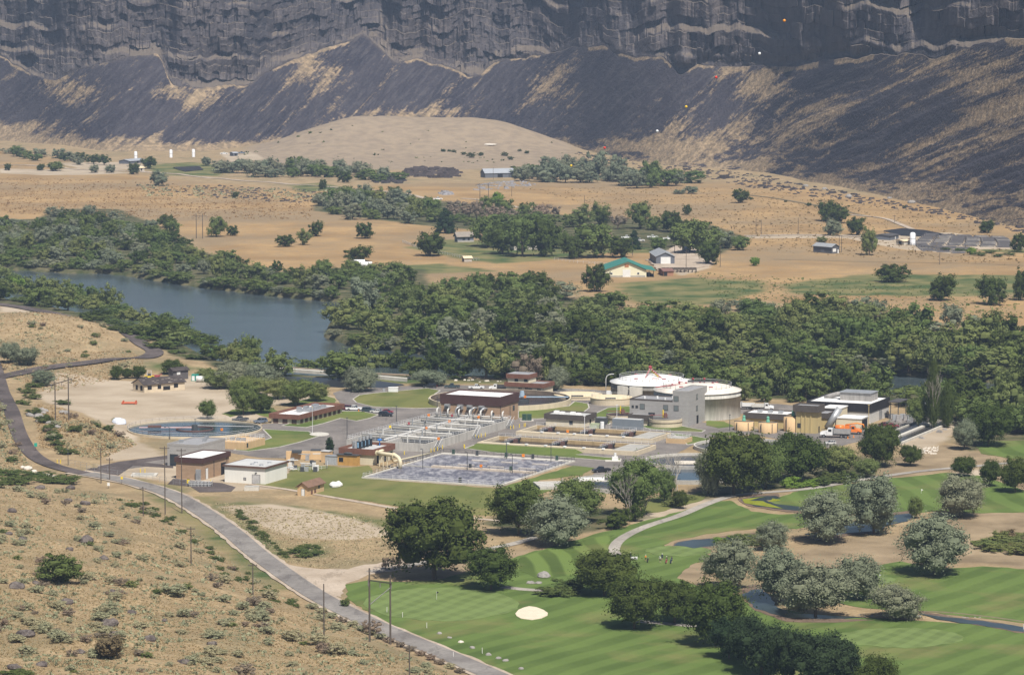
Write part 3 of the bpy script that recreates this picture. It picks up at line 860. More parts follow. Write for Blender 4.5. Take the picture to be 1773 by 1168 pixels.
pond([(1395, 925), (1440, 918), (1485, 902), (1540, 893), (1575, 889), (1582, 894), (1570, 902), (1530, 912), (1520, 920), (1470, 923), (1420, 930)], "blue pond under the two silver trees")
pond([(1590, 1062), (1640, 1069), (1700, 1075), (1773, 1086), (1850, 1096), (1850, 1103), (1773, 1094), (1690, 1082), (1620, 1072)], "narrow brook at the right edge")
pond([(1285, 1030), (1300, 1022), (1320, 1020), (1335, 1035), (1345, 1052), (1380, 1062), (1440, 1066), (1500, 1068), (1440, 1072), (1360, 1070), (1310, 1055)], "dark brook under the silver trees")
BLK = T("black_liner", 0.35, 0.4); BLK.base((0.022, 0.022, 0.026)); BLK = BLK.m
def basin(outline, label, hh=0.6):
    sheet("lined_pond", outline, 0.0, 0.10, BLK, label, cat=None, jit=0.1)
basin([(480, 651.5), (540, 653.5), (600, 656), (654, 659), (697, 665), (700, 667), (665, 671), (590, 671), (543, 668), (490, 662)], "black lined holding pond behind the office")
m = MB()
for a, b in (((470, 642), (594, 651)), ((594, 651), (705, 661))):
    p, q = at(*a), at(*b)
    m.prism([p[:2], q[:2], (q + Vector((0, 3, 0)))[:2], (p + Vector((0, 3, 0)))[:2]], 0, 1.3)
tag(m.build("retaining_wall", CONCL), "long pale concrete wall behind the black pond", "wall")
m = MB()
for a, b in (((470, 635), (600, 646)), ((600, 646), (800, 655)), ((800, 655), (1010, 661))):
    p, q = at(*a), at(*b)
    m.prism([p[:2], q[:2], (q + Vector((0, 2, 0)))[:2], (p + Vector((0, 2, 0)))[:2]], 0, 0.5)
tag(m.build("dirt_bank", M("dirt_bank", (0.34, 0.26, 0.18))), "low bare dirt bank along the river trees", kind="structure")
sheet("lined_pond", [(1562, 396), (1600, 399), (1640, 407), (1640, 411), (1560, 408), (1530, 400)], 0.0, 0.4, BLK, "black raceway head pond behind the silo")
sheet("lined_pond", [(300, 292), (345, 290), (352, 296), (320, 299)], 0.0, 1.3, BLK, "black pond near the far farm")
sheet("farmyard", [(1120, 452), (1170, 428), (1215, 432), (1240, 440), (1230, 462), (1180, 472), (1140, 470)], 0.0, 0.9, GRAVM, "grey dirt farmyard round the metal garage", jit=1)

# ------------------------------------------------------------------ building helpers
WHITE = M("white_paint", (0.78, 0.76, 0.70), 0.7, 0.08, 0.3, streak=True)
ROOFW = M("white_roof_membrane", (0.80, 0.79, 0.77), 0.7, 0.2, 0.12)
ROOFG = M("grey_roof_gravel", (0.30, 0.30, 0.31), 0.9, 0.25, 0.3)
ROOFL = M("pale_grey_roof", (0.50, 0.50, 0.49), 0.85, 0.2, 0.25)
BROWN = M("brown_fascia_metal", (0.085, 0.045, 0.040), 0.6, 0.15, 0.4)
REDBR = M("red_brown_shake", (0.20, 0.095, 0.065), 0.8, 0.25, 0.8)
DKFAS = M("dark_brown_fascia", (0.10, 0.085, 0.075), 0.8, 0.2, 0.8)
BLACKF = M("black_fascia", (0.03, 0.028, 0.03), 0.6, 0.2, 0.5)
CREAM = M("cream_block", (0.68, 0.60, 0.44), 0.8, 0.12, 0.4, streak=True)
TANB = M("tan_painted_concrete", (0.60, 0.42, 0.235), 0.8, 0.15, 0.35, streak=True)
OCHRE = M("ochre_block", (0.52, 0.41, 0.20), 0.8, 0.12, 0.5, streak=True)
GLASS = T("window_glass", 0.15, 0.6); GLASS.base((0.03, 0.04, 0.05)); GLASS = GLASS.m
DARK = M("dark_opening", (0.02, 0.02, 0.022), 0.9, 0.1)
DOORW = M("white_door_metal", (0.72, 0.72, 0.70), 0.5, 0.08)
GALV = M("galvanised_metal", (0.42, 0.43, 0.44), 0.45, 0.2, 1.0, 0.5, 0.4)
RAILM = M("rail_metal", (0.66, 0.66, 0.66), 0.5, 0.08)
STEEL = M("dark_steel", (0.07, 0.075, 0.08), 0.6, 0.2)
YELL = M("safety_yellow_paint", (0.75, 0.55, 0.05), 0.5, 0.08)
ORNG = M("orange_paint", (0.80, 0.27, 0.04), 0.5, 0.08)
REDP = M("red_paint", (0.32, 0.06, 0.07), 0.5, 0.1)
WOOD = M("weathered_pole_wood", (0.115, 0.095, 0.078), 0.9, 0.25, 2.0)
TANKW = M("stained_tank_concrete", (0.52, 0.50, 0.45), 0.85, 0.35, 0.45, streak=True)

def block_mat(name, a, b, bw=0.8, bh=0.4, mort=(0.3, 0.28, 0.25)):
    t = T(name, 0.88, 0.1)
    o = t.n("ShaderNodeTexCoord").outputs["Object"]
    s = t.sep(o)
    cb = t.n("ShaderNodeCombineXYZ")
    t.l(t.math('ADD', s[0], s[1]), cb.inputs[0]); t.l(s[2], cb.inputs[1])
    br = t.n("ShaderNodeTexBrick")
    t.l(cb.outputs[0], br.inputs["Vector"])
    br.inputs["Scale"].default_value = 1
    br.inputs["Brick Width"].default_value = bw
    br.inputs["Row Height"].default_value = bh
    br.inputs["Mortar Size"].default_value = 0.025
    t.put(br.inputs["Color1"], a); t.put(br.inputs["Color2"], b); t.put(br.inputs["Mortar"], mort)
    band = t.rng(t.noise(0.6, 3, t.map(o, (0.08, 0.08, 2.0))), 0.4, 0.62, 0, 0.35)
    return t.base(t.mix(band, br.outputs["Color"], tuple(q * 0.72 for q in a)))
TANBRICK = block_mat("tan_brick", (0.42, 0.29, 0.19), (0.37, 0.25, 0.16), mort=(0.33, 0.23, 0.16))
GREYBLK = block_mat("grey_split_block", (0.40, 0.385, 0.37), (0.35, 0.335, 0.32), mort=(0.28, 0.27, 0.26))
LTBLK = block_mat("light_grey_block", (0.60, 0.58, 0.55), (0.55, 0.53, 0.5), mort=(0.4, 0.39, 0.37))
CREAMBLK = block_mat("cream_ribbed_block", (0.66, 0.60, 0.44), (0.60, 0.54, 0.40), 0.4, 4, mort=(0.45, 0.4, 0.3))

PHI = 66.5
def span(P, ang, px):
    k = (px - 886.5) / FPX
    cx, sy = math.cos(R(ang)), math.sin(R(ang))
    return (k * (P[1] * CP + (CAMZ - P[2]) * SP) - P[0]) / (cx - k * sy * CP)
class Fr:
    """frame at the near base corner: local +X runs away to the right (b), +Y away to the left"""
    def __init__(s, px, py, pxl, pxr, top=None, H=None, ang=PHI, z=0.0):
        s.P = at(px, py, z); s.ang = ang
        s.X = abs(span(s.P, ang, pxr)) if pxr is not None else 0
        s.Y = abs(span(s.P, ang + 90, pxl)) if pxl is not None else 0
        s.H = height_to(s.P, top) if top is not None else H
    def w(s, x, y, z=0.0):
        c_, s_ = math.cos(R(s.ang)), math.sin(R(s.ang))
        return Vector((s.P.x + c_ * x - s_ * y, s.P.y + s_ * x + c_ * y, s.P.z + z))
    def root(s, name, label, cat, group=None):
        return empty(name, s.P, label, cat, group, R(s.ang))

def shell(fr, root, wall, fascia, roof, fh=1.2, over=0.25, hollow=0.35, H=None):
    X, Y, H = fr.X, fr.Y, (H or fr.H)
    MB().box(0, X, 0, Y, -0.2, H - fh).build("wall", wall, root)
    m = MB()
    o = over
    t = 0.35
    z0, z1_ = H - fh, H
    # parapet fascia as four mitred walls
    m.prism([(-o, -o), (X + o, -o), (X + o, -o + t), (-o, -o + t)], z0 + .002, z1_)
    m.prism([(-o, Y + o - t), (X + o, Y + o - t), (X + o, Y + o), (-o, Y + o)], z0 + .002, z1_)
    m.prism([(-o, -o + t), (-o + t, -o + t), (-o + t, Y + o - t), (-o, Y + o - t)], z0 + .002, z1_)
    m.prism([(X + o - t, -o + t), (X + o, -o + t), (X + o, Y + o - t), (X + o - t, Y + o - t)], z0 + .002, z1_)
    m.box(-o + t, X + o - t, -o + t, Y + o - t, z0 + .004, z0 + .05)
    m.build("fascia", fascia, root)
    MB().box(-o + t, X + o - t, -o + t, Y + o - t, z0 + .06, H - hollow).build("roof", roof, root)

GLASSG = T("grey_block_glass", 0.2, 0.5); GLASSG.base((0.15, 0.17, 0.17)); GLASSG = GLASSG.m
def lwin(root, y, z, w, h, name="window", mat=None, fm=None, d=0.06):
    """opening on the left front face (x = 0)"""
    f = MB().box(-d, 0.02, y - w / 2 - .12, y + w / 2 + .12, z - .12, z + h + .12).build(name, fm or DKFAS, root)
    p = MB().box(-d - .03, -d + .01, y - w / 2, y + w / 2, z, z + h).build("pane" if name == "window" else "leaf" if name == "door" else "panel", mat or GLASS, f)
    return f
def rwin(root, x, z, w, h, name="window", mat=None, fm=None, d=0.06):
    """opening on the right face (y = 0)"""
    f = MB().box(x - w / 2 - .12, x + w / 2 + .12, -d, 0.02, z - .12, z + h + .12).build(name, fm or DKFAS, root)
    MB().box(x - w / 2, x + w / 2, -d - .03, -d + .01, z, z + h).build("pane" if name == "window" else "leaf" if name == "door" else "panel", mat or GLASS, f)
    return f
def gable(m, x0, x1, y0, y1, z0, z1, o=0.5, th=0.2):
    """roof with its ridge along x"""
    yc = (y0 + y1) / 2
    m.prof([], 0, 0) if False else None
    v = []
    for x in (x0 - o, x1 + o):
        v += [(x, y0 - o, z0 - .15), (x, yc, z1), (x, y1 + o, z0 - .15), (x, y1 + o, z0 - .15 + th), (x, yc, z1 + th), (x, y0 - o, z0 - .15 + th)]
    m.add(v, [(0, 1, 4, 5), (1, 2, 3, 4), (6, 11, 10, 7), (7, 10, 9, 8), (0, 6, 7, 1), (1, 7, 8, 2), (5, 4, 10, 11), (4, 3, 9, 10), (0, 5, 11, 6), (2, 8, 9, 3)])

# 1 --- big brown building with white roof
f = Fr(866, 734, 764, 897, top=687)
b = f.root("process_building", "large tan brick building with brown band and flat white roof", "building")
shell(f, b, TANBRICK, BROWN, ROOFW, 3.3, 0.3, 0.5)
print("brown bldg", f.X, f.Y, f.H)
lwin(b, f.Y * 0.12, 2.8, 0.8, 1.0)
rwin(b, f.X * 0.75, 3.6, 1.4, 1.6); rwin(b, f.X * 0.2, 0.05, 1.0, 2.2, "door", DOORW)
for yy in (0.30, 0.50, 0.66, 0.88):
    d = MB().box(-1.5, 0, f.Y * yy - .9, f.Y * yy + .9, 4.6, 6.2).build("air_intake", GALV, b)
    MB().box(-1.62, -1.45, f.Y * yy - .7, f.Y * yy + .7, 4.5, 5.6).build("grille", STEEL, d)
for yy in (0.25, 0.42, 0.68):
    y_ = f.Y * yy + 0.5
    MB().tube([(-.1, y_ - 1.2, 5.2), (-1.6, y_ - 0.9, 5.5), (-2.4, y_ - 0.4, 5.2), (-2.6, y_, 4.4), (-2.6, y_, 0.2)], 0.35, 8).build("air_duct", GALV, b, True)
for x_, y_ in ((0.02, -0.05), (f.X * .5, -0.35), (f.X - .3, -.35)):
    MB().box(x_, x_ + .12, y_ - .1, y_, 0.0, f.H - 3.4).build("downpipe", STEEL, b)

# 2 --- office with brown shake band
f = Fr(517, 734.5, 470, 592, top=717.5)
b = f.root("office", "long cream office with brown sloping band and cluttered white roof", "building")
shell(f, b, CREAM, REDBR, ROOFW, 1.7, 0.7, 0.9)
n = 9
for i in range(n):
    w_ = rwin(b, f.X * (0.07 + 0.86 * i / (n - 1)), 0.15, f.X * 0.055, f.H - 2.1, "window", M("brown_panel", (0.14, 0.09, 0.07)), REDBR)
for i in range(3):
    lwin(b, f.Y * (0.16 + 0.34 * i), 0.15, f.Y * 0.16, f.H - 2.1, "window", M("brown_panel", (0.14, 0.09, 0.07)), REDBR)
for i, (x_, y_, w_, h_) in enumerate(((.35, .5, 2.5, .9), (.45, .3, 3.5, 1.1), (.55, .6, 2.5, 1.3), (.62, .35, 4, 1.2), (.72, .55, 3, 1.4), (.8, .35, 2, .9), (.5, .75, 1.5, 1.2))):
    MB().box(f.X * x_, f.X * x_ + w_, f.Y * y_, f.Y * y_ + 1.6, f.H - .95, f.H - .9 + h_, .1, .1).build("air_conditioner", GALV, b)
MB().box(f.X * .42, f.X * .95, f.Y * .15, f.Y * .9, f.H - .9, f.H - .86).build("roof_mat", ROOFG, b)

# 3 --- grey block building, 4 --- tan building, 5 --- white building (left group)
f = Fr(343, 809, 290, 390, top=770)
b = f.root("workshop", "grey block workshop with sunken dark roof behind tan building", "building")
shell(f, b, GREYBLK, GREYBLK, ROOFG, 0.7, 0.05, 0.45)
lwin(b, f.Y * .78, 0.1, 2.8, 3.6, "door", GLASS); lwin(b, f.Y * .42, 0.9, 2.2, 2.6)
for x_, y_ in ((.6, .3), (.3, .8), (.9, .5)):
    MB().box(f.X * x_, f.X * x_ + 1.2, f.Y * y_, f.Y * y_ + 1.0, f.H - .45, f.H + .5).build("roof_vent", GALV, b)
f = Fr(350, 831, 305, 397, top=793)
b = f.root("pump_house", "tan pump house with brown band and sloping white roof", "building")
shell(f, b, TANBRICK, BROWN, ROOFW, 1.6, 0.4, 0.3)
print("pump house", f.X, f.Y, f.H)
rwin(b, f.X * .17, 0.05, 1.4, 3.3, "door", DOORW); rwin(b, f.X * .78, 0.1, 3.0, 3.6, "door", DARK)
for q in (.42, .9):
    MB().box(f.X * q, f.X * q + .12, -.2, -.08, 0, f.H - 1.7).build("downpipe", STEEL, b)
MB().box(-.9, -.1, .3, 1.8, 0, 3.4).build("electrical_cabinet", GALV, b)
f = Fr(459, 838.5, 389, 497, top=808)
b = f.root("storage_building", "white block building with flat grey roof and thin brown trim", "building")
shell(f, b, WHITE, M("brown_trim", (0.14, 0.08, 0.06)), ROOFL, 0.55, 0.5, 0.05)
lwin(b, f.Y * .22, 0.1, 2.6, 2.7, "door", M("grey_door", (0.5, 0.49, 0.48)))
for x_, y_ in ((.25, .45), (.5, .5), (.6, .22), (.2, .2)):
    m = MB(); m.cyl(f.X * x_, f.Y * y_, f.H - .1, f.H + .25, .7, .6, 14); m.build("roof_vent", GALV, b)
lwin(b, f.Y * .5, 1.1, .7, .6, "window", GALV)
MB().box(-.3, -.02, f.Y * .22 - .3, f.Y * .22 + .3, 3.4, 3.6).build("wall_lamp", STEEL, b)

# 6 --- little hut with gable roof
f = Fr(532.7, 858.5, 515, 561, H=2.6)
b = f.root("shed", "small tan hut with brown pitched roof on the lawn", "shed")
MB().box(0, f.X, 0, f.Y, -.1, f.H).build("wall", TANB, b)
m = MB(); m.add([(0, 0, f.H), (0, f.Y, f.H), (0, f.Y / 2, f.H + 1.3), (f.X, 0, f.H), (f.X, f.Y, f.H), (f.X, f.Y / 2, f.H + 1.3)], [(0, 2, 1), (3, 4, 5), (0, 3, 5, 2), (1, 2, 5, 4)]); m.build("gable_wall", TANB, b)
m = MB(); gable(m, 0, f.X, 0, f.Y, f.H, f.H + 1.4, .5); m.build("roof", M("brown_shingle", (0.21, 0.13, 0.09)), b)
lwin(b, f.Y * .45, 0.05, 1.0, 2.0, "door", DOORW)
rwin(b, f.X * .25, .4, .9, .9, "window", REDBR); rwin(b, f.X * .45, .5, .9, .9, "window", REDBR); rwin(b, f.X * .7, 1.5, .9, .9)

# 7 --- blower building with chimneys
f = Fr(645, 805, 590, 681, top=777.5)
b = f.root("blower_building", "cream building with red brown band and row of dark blowers on its roof", "building")
shell(f, b, CREAMBLK, REDBR, ROOFL, 1.9, 0.5, 0.8)
print("blower", f.X, f.Y, f.H)
for i in range(4):
    x_, y_ = f.X * (0.30 + 0.17 * i), f.Y * 0.62
    r_ = MB().cyl(x_, y_, f.H - .8, f.H + 1.6, .85, .85, 14).build("blower", M("black_plastic", (0.02, 0.025, 0.03), .4), b)
    MB().cyl(x_ + .3, y_ - .2, f.H + 1.6, f.H + 2.7, .5, .5, 12).build("cap", GALV, r_)
    MB().box(x_ - .9, x_ - .84, y_ - .25, y_ + .15, f.H - .3, f.H + 1.4).build("stripe", M("light_blue", (0.3, 0.5, 0.7)), r_)
for i in range(2):
    MB().cyl(f.X * (.12 + .08 * i), f.Y * (.62 + .1 * i), f.H - .8, f.H + 1.8, .5, .5, 12).build("exhaust_stack", GALV, b)
m = MB(); m.cyl(f.X * .92, f.Y * .38, f.H - .8, f.H + 1.0, .15, .15, 6); m.ball((f.X * .92, f.Y * .38, f.H + 1.1), .8, 10, 6, 1, 1, .5); m.build("blue_cover", M("blue_tarp", (0.05, 0.2, 0.55)), b)
for q in (.25, .6, .9):
    rwin(b, f.X * q, .1, 1.2, 2.4, "door", DARK)
f = Fr(618, 806.5, 583, 624, H=3.3)
b = f.root("plywood_shed", "orange plywood lean-to shed against the blower building", "shed")
MB().box(0, 2.2, 0, f.Y, -.1, f.H).build("wall", M("plywood", (0.50, 0.29, 0.09), .8, .2, .8), b)
MB().box(-.3, 2.4, -.2, f.Y + .2, f.H + .002, f.H + .15).build("roof", STEEL, b)
lwin(b, f.Y * .78, 1.2, 1.3, 1.2, "window", DARK); 
m = MB(); m.ball((0.9, f.Y * .5, f.H + .5), .8, 10, 6, 1, 2, .5); m.build("motor", STEEL, b)
f = Fr(582.5, 805, 563, 590, H=2.8)
b = f.root("metal_shed", "pale galvanised shed left of the orange shed", "shed")
MB().box(0, 2.5, 0, f.Y, -.1, f.H).build("wall", M("corrugated_metal", (0.5, 0.52, 0.54), .5, .2, 2, .5, .3), b); MB().box(-.15, 2.6, -.15, f.Y + .15, f.H + .002, f.H + .12).build("roof", GALV, b)
f = Fr(569, 800, 556, 574, H=3.4)
b = f.root("block_shed", "small tan block shed left of the cypress", "shed")
MB().box(0, 2.5, 0, f.Y, -.1, f.H).build("wall", TANB, b); MB().box(-.15, 2.6, -.15, f.Y + .15, f.H + .002, f.H + .2).build("roof", ROOFL, b)

# 8 --- big cream air pipe
f = Fr(645, 805, 590, 681, top=777.5)
PIPEM = M("cream_pipe_paint", (0.68, 0.60, 0.42), .5, .1, .8)
b = empty("air_pipe", f.P, "fat cream air pipe arching over the lawn beside blower building", "pipe", rz=R(f.ang))
a0, a1 = at(653, 801) , at(694, 807)
def loc(fr, p): 
    d = Vector(p) - fr.P
    c_, s_ = math.cos(R(fr.ang)), math.sin(R(fr.ang))
    return Vector((d.x * c_ + d.y * s_, -d.x * s_ + d.y * c_, p[2] - fr.P.z))
pA, pB = loc(f, at(652, 806)), loc(f, at(693, 812))
MB().tube([loc(f, at(676, 792)) + Vector((0, 0, 3.8)), pA + Vector((0, 0, 4.0)), ], .55, 10).build("branch_pipe", PIPEM, b, True)
top_ = [pA + Vector((0, 0, 4.2))] + [pA.lerp(pB, q) + Vector((0, 0, 4.2)) for q in (.3, .6, .8)] + [pA.lerp(pB, .93) + Vector((0, 0, 3.6)), pB + Vector((0, 0, 2.5)), pB + Vector((0, 0, 0))]
MB().tube(top_, .62, 12).build("main_pipe", PIPEM, b, True)
for q in (.12, .28, .45):
    p_ = pA.lerp(pB, q)
    MB().tube([p_, p_ + Vector((0, 0, 3.7))], .16, 6).build("support", PIPEM, b)
for q in (.02, .72):
    p_ = pA.lerp(pB, q) + Vector((0, 0, 4.2))
    m = MB(); m.tube([p_, p_ + (pB - pA).normalized() * .3], .85, 12); m.build("flange", PIPEM, b)
l0, l1 = loc(f, at(680, 803)), loc(f, at(745, 789))
MB().tube([pA.lerp(pB, .6) + Vector((0, 0, 4)), l0 + Vector((0, 0, 1.0)), l0 + Vector((1, 0, .8)), l1 + Vector((0, 0, .9))], .3, 8).build("low_pipe", PIPEM, b, True)

# 9 --- red brown two-storey control building
f = Fr(941, 683.5, 876, 947, top=664)
b = f.root("control_building", "cream two storey control building with red brown bands behind clarifier", "building")
f.X = 9
shell(f, b, CREAM, REDBR, ROOFG, 1.6, 0.5, 0.4)
Y = f.Y
up = MB().box(1, 8, Y * .42, Y * .98, f.H - .3, f.H + 1.4).build("upper_wall", CREAM, b)
MB().box(.4, 8.6, Y * .40, Y * 1.01, f.H + 1.402, f.H + 3.0).build("upper_fascia", REDBR, b)
MB().box(.8, 8.2, Y * .42, Y * .99, f.H + 3.003, f.H + 3.06).build("upper_roof", ROOFG, b)
for q in (.12, .35, .62):
    lwin(b, Y * q, 1.1, 1.3, 1.0)
lwin(b, Y * .45, 0.05, 1.1, 2.2, "door", M("brown_panel", (0.14, 0.09, 0.07)))
for q in (.5, .75):
    w_ = MB().box(.93, 1.0, Y * q - .7, Y * q + .7, f.H + .2, f.H + 1.2).build("upper_window", GLASS, b)

# 10 --- dark fascia building behind the settling tanks
f = Fr(1012, 739.5, 945, 1030, top=719)
b = f.root("sludge_pump_house", "cream flat building with dark band behind the settling tanks", "building")
shell(f, b, CREAM, DKFAS, ROOFL, 1.8, 0.5, 0.5)
lwin(b, Y * .33, 0.8, 1.1, 1.1); rwin(b, f.X * .55, .05, 1.0, 2.2, "door", DARK)
for x_, y_ in ((.3, .2), (.5, .4), (.4, .65), (.6, .85)):
    MB().box(f.X * x_, f.X * x_ + 1.5, f.Y * y_, f.Y * y_ + 1.6, f.H - .5, f.H + .3).build("roof_unit", ROOFW, b)
# grey screening box
f = Fr(1109, 744, 1060, 1112, top=727)
b = f.root("screening_box", "blue grey windowless metal container beside the settling tanks", "container")
f.X = 3
MB().box(0, f.X, 0, f.Y, .15, f.H).build("body", M("blue_grey_panel", (0.20, 0.225, 0.25), .6, .1, .5), b)
MB().box(.03, f.X - .03, .03, f.Y - .03, f.H + .002, f.H + .08).build("roof", ROOFL, b)
for q in (.1, .5, .9):
    MB().box(.1, f.X - .1, f.Y * q - .15, f.Y * q + .15, 0, .149).build("foot", STEEL, b)
f = Fr(1048, 735, 1030, 1052, H=2.2)
b = f.root("generator", "low dark generator box left of the grey container", "generator")
MB().box(0, 2.5, 0, f.Y, .1, f.H, .1, .1).build("housing", STEEL, b); MB().box(.3, 2.2, .4, f.Y - .4, f.H + .002, f.H + .3).build("exhaust", GALV, b)
# small dark roof building
f = Fr(1122, 736.5, 1091, 1144, top=718)
b = f.root("thickener_house", "small cream house with deep dark band below grey block building", "building")
shell(f, b, CREAM, DKFAS, ROOFG, 2.0, 0.6, 0.3)
rwin(b, f.X * .3, .05, 1.0, 2.2, "door", DARK)
MB().cyl(f.X * .5, f.Y * .4, f.H - .3, f.H + .4, .4, .4, 10).build("roof_vent", ROOFW, b)

# 11 --- grey block tower with low wing
f = Fr(1192, 738, 1164.5, 1224, top=677)
b = f.root("digester_control_tower", "tall grey block tower with low wing beside the digesters", "building")
shell(f, b, GREYBLK, GREYBLK, ROOFG, 0.6, 0.03, 0.35)
print("tower", f.X, f.Y, f.H)
lwin(b, f.Y * .78, 8.6, 1.6, 1.7, 'window', GLASSG); lwin(b, f.Y * .78, 5.3, 1.6, 1.7, 'window', GLASSG)
rwin(b, f.X * .45, 8.6, 1.6, 1.7, 'window', GLASSG); rwin(b, f.X * .45, 4.6, 1.6, 1.7, 'window', GLASSG); rwin(b, f.X * .48, 0.05, 1.6, 2.8, "door", DARK)
W = 16.0
Yw = abs(span(f.P, PHI + 90, 1090))
MB().box(.02, 12, f.Y, Yw, -.1, 8.2).build("wing_wall", GREYBLK, b)
m = MB()
m.box(.02, .4, f.Y + .01, Yw, 8.202, 8.8); m.box(11.6, 12, f.Y + .01, Yw, 8.202, 8.8); m.box(.4, 11.6, Yw - .4, Yw, 8.202, 8.8)
m.build("wing_parapet", DKFAS, b)
MB().box(.4, 11.6, f.Y + .02, Yw - .4, 8.203, 8.45).build("wing_roof", ROOFG, b)
for y_, z_, w_, h_ in ((f.Y + 2.6, 5.3, 1.6, 1.7), (f.Y + 11.3, 5.3, 1.6, 1.7), (Yw - 1.2, 5.6, .6, .7), (Yw - .9 - 1.8, 5.6, .7, .7), (f.Y + 7.8, 3.4, 2.2, .7)):
    lwin(b, y_, z_, w_, h_, 'window', GLASSG if h_ > 1 else GLASS)
for x_, y_ in ((3, 4), (6, 8), (4, 12), (8, 3)):
    MB().cyl(x_, f.Y + y_, 8.45, 9.3, .35, .35, 10).build("roof_vent", ROOFW, b)

# 12 --- right hand buildings
f = Fr(1506.8, 733, 1397.6, 1539, top=699)
b = f.root("dewatering_building", "white block building with black band and big roof plant", "building")
shell(f, b, LTBLK, BLACKF, ROOFW, 3.0, 0.25, 0.4)
print("dewater", f.X, f.Y, f.H)
rwin(b, f.X * .55, .05, 3.0, 3.4, "door", GALV); rwin(b, f.X * .9, 1.0, 1.2, 1.2)
e = MB().box(f.X * .45, f.X * .8, f.Y * .12, f.Y * .62, f.H - .39, f.H + 2.4).build("rooftop_plant", M("weathered_louvre", (0.36, 0.34, 0.32), .8, .35, .8, streak=True), b)
MB().box(f.X * .43, f.X * .82, f.Y * .11, f.Y * .63, f.H + 2.402, f.H + 2.6).build("cap", GALV, e)
m = MB(); m.tube([(f.X * .62, f.Y * (.55 + .09 * i), f.H + 1.9 * math.sin(math.pi * i / 4 * .5 + 1.57) - .3) for i in range(5)], .9, 10); m.build("roof_duct", M("weathered_louvre", (0.36, 0.34, 0.32)), b, True)
f = Fr(1490.7, 745, 1450, 1502.5, top=724)
b = f.root("truck_bay", "cream truck bay with white roof and open dark doorway", "garage")
shell(f, b, CREAM, ROOFW, ROOFW, .35, 0.2, 0.02)
rwin(b, f.X * .52, .05, f.X * .75, f.H - .9, "door", DARK)
f = Fr(1455, 736, 1425, 1467, top=706)
b = f.root("loading_canopy", "cream loading shelter with white roof and dark opening", "garage")
shell(f, b, CREAM, ROOFW, ROOFW, .35, 0.2, 0.02)
lwin(b, f.Y * .5, f.H - 3.6, f.Y * .85, 2.9, "opening", DARK)
f = Fr(1443, 745, 1430, 1450, H=4)
b = empty("sludge_hopper", at(1441, 742), "slanting silver conveyor tube behind the white dump truck", "hopper")
MB().tube([(-1.8, 0, .2), (2.6, 1, 7.0)], 1.2, 14).build("tube", GALV, b, True)
MB().tube([(-1.5, 0, 0), (-1.5, 0, 1.8)], .15, 6).build("leg", STEEL, b); MB().tube([(1.2, .6, 0), (1.2, .6, 4.6)], .15, 6).build("leg", STEEL, b)
f = Fr(1413.7, 750.5, 1378, 1422, top=702)
b = f.root("stair_tower", "ochre block tower with overhanging dark cap beside tan tanks", "building")
shell(f, b, OCHRE, DKFAS, ROOFG, 2.3, 0.9, 0.5)
print("ochre", f.X, f.Y, f.H)
lwin(b, f.Y * .85, 1.8, 1.0, 1.4); rwin(b, f.X * .5, .05, .9, 2.1, "door", DARK)
for q in (.25, .5, .7):
    MB().box(-.25, -.01, f.Y * q, f.Y * q + .35, 0, f.H - 2.4).build("pilaster", OCHRE, b)
f = Fr(1432, 741, 1416, 1437, H=5.2)
b = f.root("annex", "ochre annex with dark band right of the ochre tower", "building")
f.X = 8; shell(f, b, OCHRE, DKFAS, ROOFG, 1.8, .4, .3)
f = Fr(1362, 741, 1290, 1378, top=717)
b = f.root("filter_building", "long low building with dark band and white roof behind tan tanks", "building")
shell(f, b, OCHRE, DKFAS, ROOFW, 2.0, .5, .4)
for q in (.2, .45, .7):
    MB().box(f.X * .4, f.X * .4 + 1.5, f.Y * q, f.Y * q + 1.5, f.H - .4, f.H + .5).build("roof_unit", GALV, b)
def carport(px, py, pxl, pxr, H, roofm, label, name):
    f = Fr(px, py, pxl, pxr, H=H)
    b = f.root(name, label, "carport")
    for x_ in (.3, f.X - .3):
        for y_ in (.3, f.Y - .3):
            MB().box(x_ - .12, x_ + .12, y_ - .12, y_ + .12, 0, H).build("post", STEEL, b)
    m = MB(); m.box(-.4, f.X + .4, -.4, f.Y + .4, H + .002, H + .3); m.build("roof", roofm, b)
    return f, b
carport(1556, 726, 1540, 1570, 6.0, M("dark_metal_roof", (0.09, 0.085, 0.085)), "tall open shed with dark roof right of white block building", "open_shed")
f, b = carport(1590, 722, 1575, 1606, 3.6, ROOFW, "small white roofed shelter with orange panels", "shelter")
MB().box(f.X * .1, f.X * .25, .6, f.Y - .6, 0.3, 2.6).build("panel", M("rust_panel", (0.45, 0.2, 0.1)), b)
MB().box(f.X * .5, f.X * .8, .6, f.Y - .6, 0.3, 2.2).build("panel", M("rust_panel", (0.45, 0.2, 0.1)), b)
rg = random.Random(5)
for i in range(6):
    p = at(1543 + i * 6.5, 724 + (i % 3) * 3)
    o = MB().box(-1, 1, -1, 1, 0, 1.6 + .4 * (i % 3), .15, .15).build("pallet_stack", (M("mixed_goods", (0.35, 0.33, 0.32), .8, .4, 1.2), GALV)[i % 2])
    o.location = p
    tag(o, "grey stack of stored parts in the yard by the open shed", "pallet stack", "stacks of parts by the open shed")

